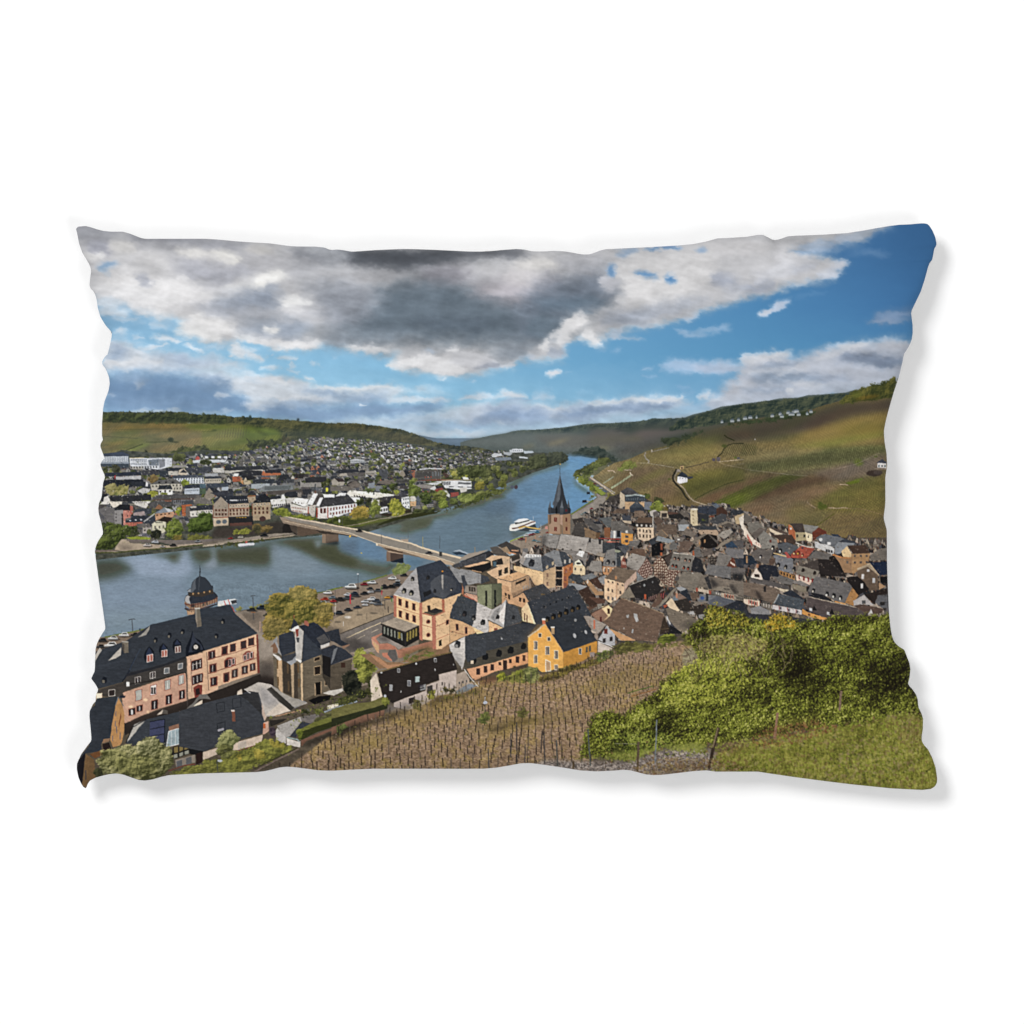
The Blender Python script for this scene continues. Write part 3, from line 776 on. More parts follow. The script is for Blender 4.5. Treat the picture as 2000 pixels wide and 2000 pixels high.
# ---- far bank town ----
put(mask([(190,905),(240,880),(330,888),(400,880),(480,882),(560,870),(640,858),(760,862),(860,875),(900,880),(960,885),(1060,885),(1106,892),(1100,905),(1040,925),(985,948),(900,985),(800,1015),(720,1040),(640,1045),(560,1052),(430,1068),(340,1078),(190,1094)]), col('454a40'), 1, .35, N2)
_g = rs(21)
WALLS = [col(h) for h in ('d6d3cc', 'c4c0b8', 'e2dfd8', 'b5aea4', 'a69d92', 'cfc4b0', 'dcdcdc', '9a938c')]
ROOFS = [col(h) for h in ('2e3138', '3a3c42', '4a4b50', '34363a', '55524f', '2a2c33', '403c3c', '63605c')]
GREENS = [('66753a', '2b371f'), ('56682f', '222e1c'), ('8f9648', '4a5630'), ('4a5a33', '1f2a1e'), ('6e6a4a', '35382a')]
def hut(x, y, w, h, k, wl, rf):
    if k < .55:      # eaves side towards the viewer
        put(mask([(x - w * .5, y - h * .25), (x - w * .42, y - h), (x + w * .42, y - h), (x + w * .52, y - h * .25)]), rf, 1, .12)
        put(mask([(x - w * .48, y - h * .27), (x + w * .48, y - h * .27), (x + w * .48, y + h * .35), (x - w * .48, y + h * .38)]), wl * .88, 1, .1)
        n = max(2, int(w / 3.2))
        for i in range(n):
            a = x - w * .4 + i * w * .8 / (n - 1); put(mask([(a - .6, y - h * .05), (a + .6, y - h * .05), (a + .6, y + h * .2), (a - .6, y + h * .2)]), wl * .42)
    else:            # lit gable to the left, roof falling right
        put(mask([(x - w * .2, y - h), (x + w * .35, y - h * .95), (x + w * .6, y - h * .1), (x + w * .08, y - h * .1)]), rf, 1, .12)
        put(mask([(x + w * .08, y - h * .12), (x + w * .58, y - h * .12), (x + w * .56, y + h * .4), (x + w * .08, y + h * .45)]), wl * .6)
        put(mask([(x - w * .46, y - h * .25), (x - w * .2, y - h * .98), (x + w * .08, y - h * .25), (x + w * .08, y + h * .45), (x - w * .46, y + h * .4)]), wl, 1, .05)
        put(mask([(x - w * .28, y - h * .3), (x - w * .12, y - h * .3), (x - w * .12, y), (x - w * .28, y)]), wl * .4)
TOWN = [(560,868),(620,856),(700,860),(790,868),(845,880),(900,884),(990,882),(1000,900),(960,915),(900,925),(870,950),(860,985),(800,1005),(720,1010),(400,1000),(300,1060),(195,1060),(195,905),(330,895),(470,888)]
_tm = mask(TOWN)
def inside(x, y):
    y0, y1, x0, x1, m = _tm; i, j = int(y - Y0 - y0), int(x - X0 - x0)
    return 0 <= i < m.shape[0] and 0 <= j < m.shape[1] and m[i, j] > .5
y = 858.0
while y < 1060:
    f = (y - 850) / 200; sz = 5.2 + 15 * f
    x = 190 + _g.rand() * sz
    while x < 1010:
        far = max(0, (x - 560) / 440) * 3.0
        z = max(4.2, sz - far * (1.6 if y < 930 else .8)) * (.8 + .5 * _g.rand())
        yy = y + (_g.rand() - .5) * sz * .6
        gr = vn = .27 + .2 * (x > 860) + .1 * (y > 1010)
        if inside(x, yy):
            if _g.rand() < gr:
                a, b = GREENS[_g.randint(5)]; foliage(ell(x, yy - z * .3, z * .5, z * .4, 10), a, b, 1.2)
            else:
                u = _g.rand(); bright = 1.08 if 640 < x < 860 and y < 905 else (.86 if y < 925 else .76)
                c = WALLS[_g.randint(8)] * bright * (.8 + .25 * _g.rand())
                if _g.rand() < .07: c = col('a8694e')
                hut(x, yy, z * (1.2 if u < .5 else 1), z * .62, _g.rand(), c.clip(0, 1), ROOFS[_g.randint(8)] * (1.0 + .3 * _g.rand()))
        x += z * (.82 + .3 * _g.rand())
    y += sz * .42
# park belt and trees towards the far bend
for _ in range(170):
    x = 840 + _g.rand() * 225; t = (x - 840) / 225
    yt, yb = 925 - 28 * t, 975 - 65 * t
    y = yt + _g.rand() * (yb - yt); a, b = GREENS[_g.randint(5)]; r = 6 - 2.6 * t
    foliage(ell(x, y, r * 1.1, r, 10), a, b, 1.2)
draw('''
F 900 780 6.44
B 3f4f38 1f2c25 1060,740 1100,690 1200,670 1300,670 1350,710 1350,770 1300,800 1200,830 1050,860 1000,800
B 4e5e36 26321f 850,740 950,700 1060,700 1100,760 1060,860 900,900 840,850
p c9ccd0 650,632 785,632 785,672 650,678
w 4d555e 670,655 765,652 5 10,12
p b9bfc4 615,645 650,640 650,680 615,670
p aeb8bf 790,655 910,660 920,680 800,690
p c6c9cc 395,705 430,685 520,690 520,715 440,735 400,735
p a4a9ad 540,672 640,672 650,690 620,715 545,700
p 76808a 430,740 630,735 640,770 450,780
p bcc2c6 735,725 845,735 845,755 735,745
F 900 780 6.44
b 7b8c34 3a4720 480,940 40,46
b 6f8434 33431f 550,990 44,60
b 858a35 4d5524 240,1090 66,64
b 7b8438 404b22 530,1060 56,66
b 7d8c3a 3e4c22 380,1110 40,44
b 6b7c36 2e3c1e 680,930 46,56
b 5c6e34 27341c 780,890 50,40
b 75883c 35461f 440,1170 60,40
b 8a9444 4b5828 250,1200 60,50
b 7e9040 3b4c24 350,1190 60,44
b 5f7836 2a3a20 120,1240 90,56
B 667a38 2b3a20 0,1200 90,1180 200,1190 320,1200 440,1170 580,1090 600,1120 520,1180 420,1220 300,1270 150,1310 0,1330
''')
draw('''
F 150 780 6.44
# school blocks, left edge
p 3a4354 320,690 600,668 685,700 680,720 340,722
p 8b94a0 300,722 680,722 685,860 300,845
w d8dadd 330,760 660,758 16 9,70
p 3c4652 300,815 680,815 682,860 300,848
b 4a4f38 24291e 520,880 60,60
p c9ccd2 690,748 1225,742 1225,850 1060,890 700,850
w 4a525c 715,768 900,768 9 14,12
w 4a525c 790,792 900,792 6 14,10
w 4a525c 715,820 900,820 9 14,12
p 6d7681 930,770 1060,755 1060,840 940,840
p 7d8088 1060,760 1140,758 1140,850 1070,870
p b9b4aa 700,850 870,850 870,880 700,880
w 2c2e30 715,862 1030,858 10 16,24
l c9b98e 1.4 690,745 880,743
p 8f8a84 1230,840 1400,830 1400,860 1230,870
p c3c6ca 1490,770 1910,765 1900,800 1490,808
p 3f434a 1640,705 1760,705 1770,740 1640,745
w d8dadc 1660,735 1900,735 4 40,26
p b34e46 1520,745 1545,720 1570,735 1570,770 1520,770
b 56662f 2a351e 1310,740 80,60
b 56662f 2a351e 1650,800 80,34
r 2d3138 1140,870 1500,865 1500,905 1150,910
p b7b0a4 1180,910 1300,905 1300,960 1180,960
p c2b29c 1300,955 1310,900 1380,870 1420,930 1420,960
p 33363c 1320,930 1370,885 1420,930
r 3d4048 1390,870 1720,850 1720,925 1440,930
r 2b303c 370,930 830,915 845,960 380,975
p a9a7a8 520,980 840,965 840,1010 520,1020
p ad2f33 500,962 515,962 515,1010 500,1010
r 3c3c42 850,900 1060,895 1060,960 850,960
r 333a42 1060,900 1180,905 1180,970 1070,975
b 8c7440 5d4a2a 990,1010 66,60
b 6c7e34 3a4a20 1110,1010 30,16
# white long block with grey roof
r 454b57 1230,965 1620,955 1625,990 1240,1005
p c6cbd2 1240,1003 1625,988 1628,1065 1450,1068 1300,1040
w 3f4650 1275,1012 1610,1002 11 14,16
w 3f4650 1330,1035 1610,1028 9 14,16
w 3f4650 1400,1058 1610,1050 7 14,14
r 3a3e46 1630,975 1840,970 1850,1000 1640,1005
p b0a694 1635,1005 1845,1000 1840,1055 1640,1058
w 4b4840 1660,1030 1820,1026 8 9,14
p 9d9fa2 1640,940 1800,935 1810,970 1640,975
p c4c2c0 1740,870 1880,870 1880,920 1740,925
# hipped building
r 5b5a58 950,1075 1060,1020 1270,1010 1350,1062 1350,1072
p b9b2a2 955,1075 1355,1068 1355,1160 970,1150
w 55524a 985,1098 1330,1085 9 18,24
w 55524a 1260,1130 1330,1125 3 16,26
e 2b2a2a 1065,1055 14,12
e 2b2a2a 1150,1050 14,12
e 2b2a2a 1235,1048 14,12
r 2a3038 1040,1140 1080,1085 1210,1085 1235,1135
p dddbd6 1060,1150 1235,1140 1235,1205 1060,1200
w 3d3c3a 1080,1165 1200,1160 3 22,26
b 8db03a 4d6a24 1390,1060 50,44
r 22262e 340,1020 850,1010 900,1060 900,1100 350,1100
r 2a2e36 700,1040 900,1040 880,1095 720,1100
p d4d2ce 905,1040 925,1060 920,1100 890,1100
b b2a668 6f6a38 470,1130 90,78
b b5aa60 6d6c34 600,1140 90,80
b 66783a 2e3b20 720,1170 40,24
p 33353a 770,1160 860,1105 960,1110 970,1150 850,1150
p b7b5b2 790,1155 860,1120 960,1130 930,1180 850,1190
b b6b43c 6c7224 980,1195 80,42
b 8a9a3c 4a5a24 1120,1190 50,16
r 353b46 1385,1085 1640,1070 1650,1120 1390,1130
p b2bac4 1385,1130 1570,1120 1570,1195 1385,1200
w 4a525c 1405,1155 1555,1145 10 7,16
r 4c6470 1575,1070 1650,1068 1650,1120 1580,1125
p 3f6a4e 1575,1130 1650,1125 1650,1190 1575,1195
r 3f4651 1660,1065 1932,1060 1932,1110 1670,1120
p a8b2bc 1850,1110 1932,1105 1932,1150 1850,1150
R 4f4d4d 970,1245 1030,1210 1550,1195 1520,1240 1000,1262
p 53433d 970,1262 1510,1245 1500,1270 1010,1280
p 6a6a6e 1220,1270 1500,1265 1490,1330 1230,1330
w 2e2d2e 1235,1290 1330,1288 5 8,40
r 24262c 330,1190 420,1200 400,1280 330,1290
r 2b2c31 600,1220 960,1200 970,1270 760,1285 600,1290
p cdc9c2 720,1290 960,1285 930,1330 900,1370 780,1340
w 55524e 735,1305 900,1300 9 8,14
r 2d2e33 430,1240 590,1210 600,1290 470,1290
p d2cdc6 365,1235 420,1215 450,1290 430,1320 300,1325 360,1290
p d9cfc0 430,1290 600,1290 590,1340 480,1370
r 4b4a4a 920,1320 1000,1280 1200,1290 1290,1340 1160,1360 950,1370
p 8a6044 1010,1380 1060,1320 1110,1360 1100,1390
# red block
p c17a6a 610,1410 700,1340 735,1350 735,1400 700,1490 640,1500 635,1590 615,1580
p a55a4c 695,1345 735,1345 735,1430 690,1480
w 3b2e2e 670,1470 720,1450 1 12,20
w 3b2e2e 675,1415 675,1415 1 10,18
r 1f2127 510,1370 570,1325 700,1330 700,1400 610,1400
p 8a8786 500,1400 610,1395 615,1600 500,1590
w 2e2c2e 520,1445 520,1530 3 14,16
p 2b2b30 590,1440 610,1440 612,1590 592,1590
R 6b6868 290,1390 400,1350 500,1380 500,1590 420,1600 330,1560 300,1500
p 55555a 290,1410 370,1470 370,1520 300,1500
r 2e333d 640,1550 740,1470 980,1460 940,1510 860,1560
p b0604e 640,1555 860,1545 850,1580 700,1600 640,1595
w cfd6de 700,1525 840,1515 3 22,12
r 3a4049 740,1420 780,1380 970,1370 970,1440 890,1460 740,1460
p 9b8b8a 740,1430 880,1410 890,1460 740,1465
# hipped grey with lit right side
p 7b828c 1000,1440 1130,1365 1190,1430
p b4b7ba 1130,1360 1250,1400 1210,1435 1180,1430
p bd8f6c 1015,1445 1250,1415 1250,1480 1020,1530
w 4e3a30 1040,1460 1190,1440 4 22,18
l d6d3cf 1.4 870,1545 1010,1440
r 333a44 880,1550 1010,1450 1020,1530 900,1560
r 2c2320 1040,1525 1130,1475 1230,1490 1210,1540 1110,1560
p c6c3a8 975,1570 1040,1530 1150,1545 1145,1660 1100,1690 975,1650
w 2f3030 1030,1552 1100,1550 4 14,14
w 6b675e 1015,1610 1120,1605 3 20,34
p a9a29a 860,1620 970,1610 970,1680 860,1685
w 3d3a3a 885,1650 940,1648 2 20,22
R 66625f 780,1570 940,1560 970,1610 850,1620 790,1610
# orange + white block
p b05c34 1350,1330 1480,1325 1480,1350 1400,1350 1400,1470 1355,1470
p 6a625c 1400,1350 1455,1350 1455,1470 1400,1470
r 30343c 1450,1345 1735,1330 1740,1390 1560,1400 1450,1385
p c9c4ba 1450,1410 1740,1390 1740,1450 1600,1470 1460,1480
w 4a4a4a 1490,1450 1580,1445 3 14,18
w 4a4a4a 1600,1420 1720,1412 5 12,18
p b9b1a6 1455,1350 1535,1348 1530,1368 1460,1370
R 45474c 1350,1285 1490,1270 1500,1320 1360,1330
# gabled half-timber
p 8d8273 1625,1230 1690,1115 1770,1180 1760,1230 1680,1290 1640,1280
r 2b2e35 1690,1110 1780,1130 1850,1180 1932,1200 1932,1260 1800,1230 1760,1200
p 6a655f 1550,1220 1620,1240 1730,1290 1740,1330 1500,1310
r 383a42 1700,1180 1932,1150 1932,1220 1840,1230
# trees along the bank
B 4f7a28 1a3014 240,1640 300,1560 420,1530 520,1570 640,1580 730,1600 740,1680 640,1740 570,1830 430,1900 280,1880 230,1900
B 3f5a28 14230f 720,1590 780,1570 800,1650 780,1710 700,1700
B 6f9c34 24401a 1140,1600 1160,1560 1240,1500 1310,1520 1350,1600 1370,1660 1320,1730 1220,1760 1160,1720
B 3f7a26 123010 1420,1600 1440,1520 1560,1470 1580,1430 1700,1430 1745,1500 1740,1620 1680,1670 1560,1700 1450,1690
b 232b1e 0f1510 1020,1690 76,66
b 6b7a42 37472a 940,1670 34,40
B a7b030 5f7a24 1280,1370 1310,1330 1345,1380 1330,1470 1290,1480
p 7d9a2e 650,1740 800,1725 960,1740 950,1765 700,1762
B 8f7a2c 4c4a24 1230,1740 1300,1700 1380,1730 1350,1790 1240,1800
B 6f762c 3c4220 1400,1730 1500,1700 1620,1690 1750,1720 1740,1780 1450,1790
p 6b625a 660,1765 960,1765 970,1800 800,1815 690,1810
p 6e6660 970,1770 1500,1770 1932,1740 1932,1790 1500,1830 1250,1840
p a3947f 590,1760 660,1762 700,1810 960,1820 1200,1840 1500,1815 1932,1790 1932,1800 1400,1860 1000,1890 700,1915 500,1900 520,1850
s 5a5048 3 .7 560,1830 700,1850 780,1890 600,1890
p 6b5f56 240,1900 540,1895 520,1920 240,1932
p b5a892 340,1920 700,1908 900,1885 880,1900 500,1932
l 3c4a22 2.4 240,1932 520,1928 900,1890 1250,1870 1400,1850 1700,1820 1932,1790
k c4bdb8 913,1835 100
k b4bcc4 1015,1795 90
k 9a9c98 1105,1852 66
k 2c2e30 1240,1835 84
k 8e9498 1548,1788 76
k d0d0cc 828,1710 46
F 400 780 6.44
# second tier hand placed blocks
r 2f3136 270,890 300,860 800,840 830,890 760,900 280,905
p b8b2a6 270,905 760,890 760,910 700,910 400,930 280,940
p c2bdb6 120,885 270,880 270,930 150,930
r 2c2d32 370,930 560,895 740,905 740,960 560,960 400,960
p d8d5ce 390,935 455,935 440,975 390,970
p a9583c 370,980 465,975 470,1040 380,1045
p b5643e 740,960 760,900 785,930 980,930 980,955 780,968
r 2f2d31 770,905 800,890 960,890 985,930 790,935
r 28282c 470,1000 500,960 620,960 680,1000 600,1020 540,1030
p b78252 470,1010 480,980 510,1020 510,1080 475,1050
p b3a283 510,1035 540,985 560,1030 600,1030 610,1070 520,1080
r 33383f 620,1060 650,1010 900,1010 920,1060 620,1070
p 9aa2a6 610,1070 840,1062 840,1110 780,1110 700,1130 610,1130
r 2c2e33 940,1030 980,950 1060,945 1100,1000 1060,1030
p bdb5a6 1110,990 1130,960 1150,1000 1150,1020 1110,1010
r 302c2c 1150,950 1270,945 1260,1000 1160,1000
r 434549 1000,1040 1060,1005 1150,1010 1140,1060 1000,1065
p 6e6f70 1000,1060 1145,1055 1140,1100 1000,1100
p 7a7f80 700,1150 770,1090 1110,1080 1140,1130 1100,1160 720,1165
p 5d6364 780,1100 1110,1085 1090,1140 770,1145
r 2f2f33 1280,1000 1340,985 1545,980 1550,1020 1500,1050 1290,1050
p 8f8a84 1290,1055 1480,1050 1490,1110 1220,1110 1220,1000 1240,1050
p 6c665f 1600,1100 1900,1090 1860,1150 1600,1160
p a39a8c 1615,1030 1650,1000 1780,1050 1760,1090 1620,1085
r 3a3030 1650,1000 1750,1000 1780,1040 1700,1045
r 332f2e 1780,1090 1850,1040 1932,1040 1932,1120 1860,1110
R 504a46 800,1160 1340,1130 1370,1200 1000,1210 820,1200
r 2e3036 1000,1210 1060,1170 1180,1160 1200,1230 1100,1240
r 303238 1250,1140 1370,1130 1340,1200 1260,1210
p 8a8178 1190,1180 1235,1175 1235,1230 1190,1235
w e3d93a 1555,1140 1555,1140 1 26,50
# river hotel
r 2b2f38 220,1220 570,1215 580,1310 320,1315
l d0cfcc 2 340,1275 440,1272
w bfc0c0 350,1275 550,1268 9 10,12
r 353840 130,1270 210,1225 230,1260 150,1320
p 9d8e7c 130,1330 200,1260 230,1225 320,1320 325,1590 135,1600
p a9967f 325,1325 580,1310 585,1480 330,1490
p a89378 560,1230 660,1220 665,1290 620,1300 580,1305
r 2f3138 560,1200 600,1155 640,1160 680,1215
p 8e5c3f 565,1215 665,1210 665,1225 565,1230
r 24272d 640,1290 720,1210 780,1190 850,1250 850,1300 640,1310
p a79275 625,1310 850,1300 850,1510 630,1530
p c0ae93 140,1500 325,1490 325,1580 140,1600
w 8c8070 160,1345 300,1340 5 5,40
W 7a4734 3a3230 170,1400 290,1400 4 26,30
W 7a4734 3a3230 170,1450 290,1450 4 26,30
W 7a4734 3a3230 350,1400 560,1395 6 22,36
W 7a4734 3a3230 350,1445 560,1440 6 22,30
W c9bda8 35302e 350,1345 560,1340 7 20,26
W 7a4734 3a3230 660,1380 810,1375 4 26,34
W 7a4734 3a3230 660,1430 810,1425 4 24,34
W c9bda8 35302e 660,1325 820,1320 5 20,26
l 8a4630 1.6 135,1492 325,1485
l 8a4630 1.2 325,1380 625,1370
l 8a4630 1 325,1310 325,1480
l 8a4630 1 620,1310 625,1480
l 8a4630 1 135,1330 135,1490
p 252527 330,1490 625,1475 640,1580 335,1590
l 2b2c30 3 325,1490 630,1478
w b98e2c 430,1490 540,1488 4 26,10
e 5d666d 200,1545 32,26
e 5d666d 275,1540 32,26
e 4b3430 750,1505 40,34
p 5b3c34 340,1560 620,1545 620,1590 340,1600
s 3c3430 3 .9 150,1620 620,1590 1000,1530 1150,1600 1150,1690 700,1720 100,1760
p 37332f 1010,1560 1100,1570 1100,1670 900,1680 820,1700 640,1700 850,1560
# white houses by bridge
p d8d6d2 850,1265 985,1255 990,1205 1020,1200 1040,1250 1040,1330 870,1370
p c7c2ba 1040,1250 1170,1235 1100,1310 1060,1330
r 2e3138 850,1230 960,1215 990,1250 850,1265
w 3b3c40 875,1340 1080,1320 9 16,22
# convent buildings
p eceae6 1110,1300 1170,1238 1325,1262 1300,1320 1330,1330 1280,1355
p d4cfc6 1095,1310 1280,1360 1310,1330 1320,1340 1320,1430 1250,1430 1110,1410
w 5b5048 1125,1300 1240,1310 4 14,14
w 8a5a4c 1120,1365 1290,1385 9 10,18
w 8a5a4c 1120,1400 1230,1415 7 10,16
p efefec 1305,1320 1395,1180 1445,1190 1370,1335
r 4f4a48 1370,1335 1450,1190 1500,1210 1510,1240 1470,1250 1420,1330
p efefee 1420,1345 1465,1238 1510,1240 1460,1350
r 3d3d40 1460,1350 1510,1240 1780,1215 1800,1195 1930,1310 1880,1330
p f0efec 1505,1195 1650,1200 1650,1235 1520,1240
p efece6 1660,1225 1720,1178 1800,1185 1780,1215
p c0b9ae 1310,1345 1420,1330 1400,1480 1360,1480 1330,1420
p dcdedd 1560,1355 1932,1310 1932,1400 1650,1490 1560,1490
p d7d2cc 1420,1370 1560,1350 1565,1500 1430,1500
w a5402f 1322,1400 1322,1400 1 10,90
w a5402f 1430,1430 1430,1430 1 18,120
w a5402f 1567,1430 1567,1430 1 12,130
w 5b2a24 1485,1405 1530,1402 2 30,62
w 7c4a40 1605,1385 1900,1340 9 18,34
w 7c4a40 1600,1440 1600,1440 1 14,30
w 7c4a40 1640,1440 1900,1395 8 18,34
w 3c4248 1408,1110 1412,1130 1 14,80
w 6b4a3c 1410,1170 1410,1170 1 22,40
p e3ded2 1800,1190 1880,1150 1932,1160 1932,1230 1840,1225
B 8aa030 42581e 860,1430 930,1380 1000,1360 1080,1400 1110,1450 1240,1440 1340,1470 1500,1510 1400,1530 1200,1500 1000,1480
B 6f8f34 2c4018 1440,1520 1650,1500 1830,1470 1932,1500 1932,1580 1700,1580 1500,1540
s 2a3a1a 3 .8 1450,1530 1700,1520 1830,1490 1830,1530 1600,1560
# promenade trees and bank
B 9aa034 4e5a22 370,1690 400,1620 460,1650 540,1620 600,1620 610,1690 500,1710
B 8a7038 4a4024 620,1600 680,1540 740,1590 860,1590 870,1660 760,1670 640,1660
B 4e4a2c 2a2c1e 640,1600 700,1570 740,1640 700,1700 640,1700
p 6d6459 0,1800 500,1750 900,1690 1160,1680 1200,1710 700,1770 300,1810 0,1850
p 8d8376 500,1745 900,1690 1140,1685 1000,1705 700,1760 100,1820 0,1840
l b9a78e 1.2 0,1842 130,1825 300,1808 700,1762 1150,1712
p a59a88 0,1840 280,1812 260,1825 0,1858
B 4f5f2a 26311a 0,1850 300,1815 700,1765 1180,1715 1190,1730 900,1765 650,1800 400,1835 0,1870
k a53a38 350,1750 64
k b9b6a8 475,1735 70
k 22262c 768,1712 90
p cfd0d2 440,1828 470,1815 640,1805 655,1815 640,1835 520,1855 455,1850
p 6b6f74 460,1848 640,1832 600,1845 520,1860
e b8524a 550,1795 16,14
''')
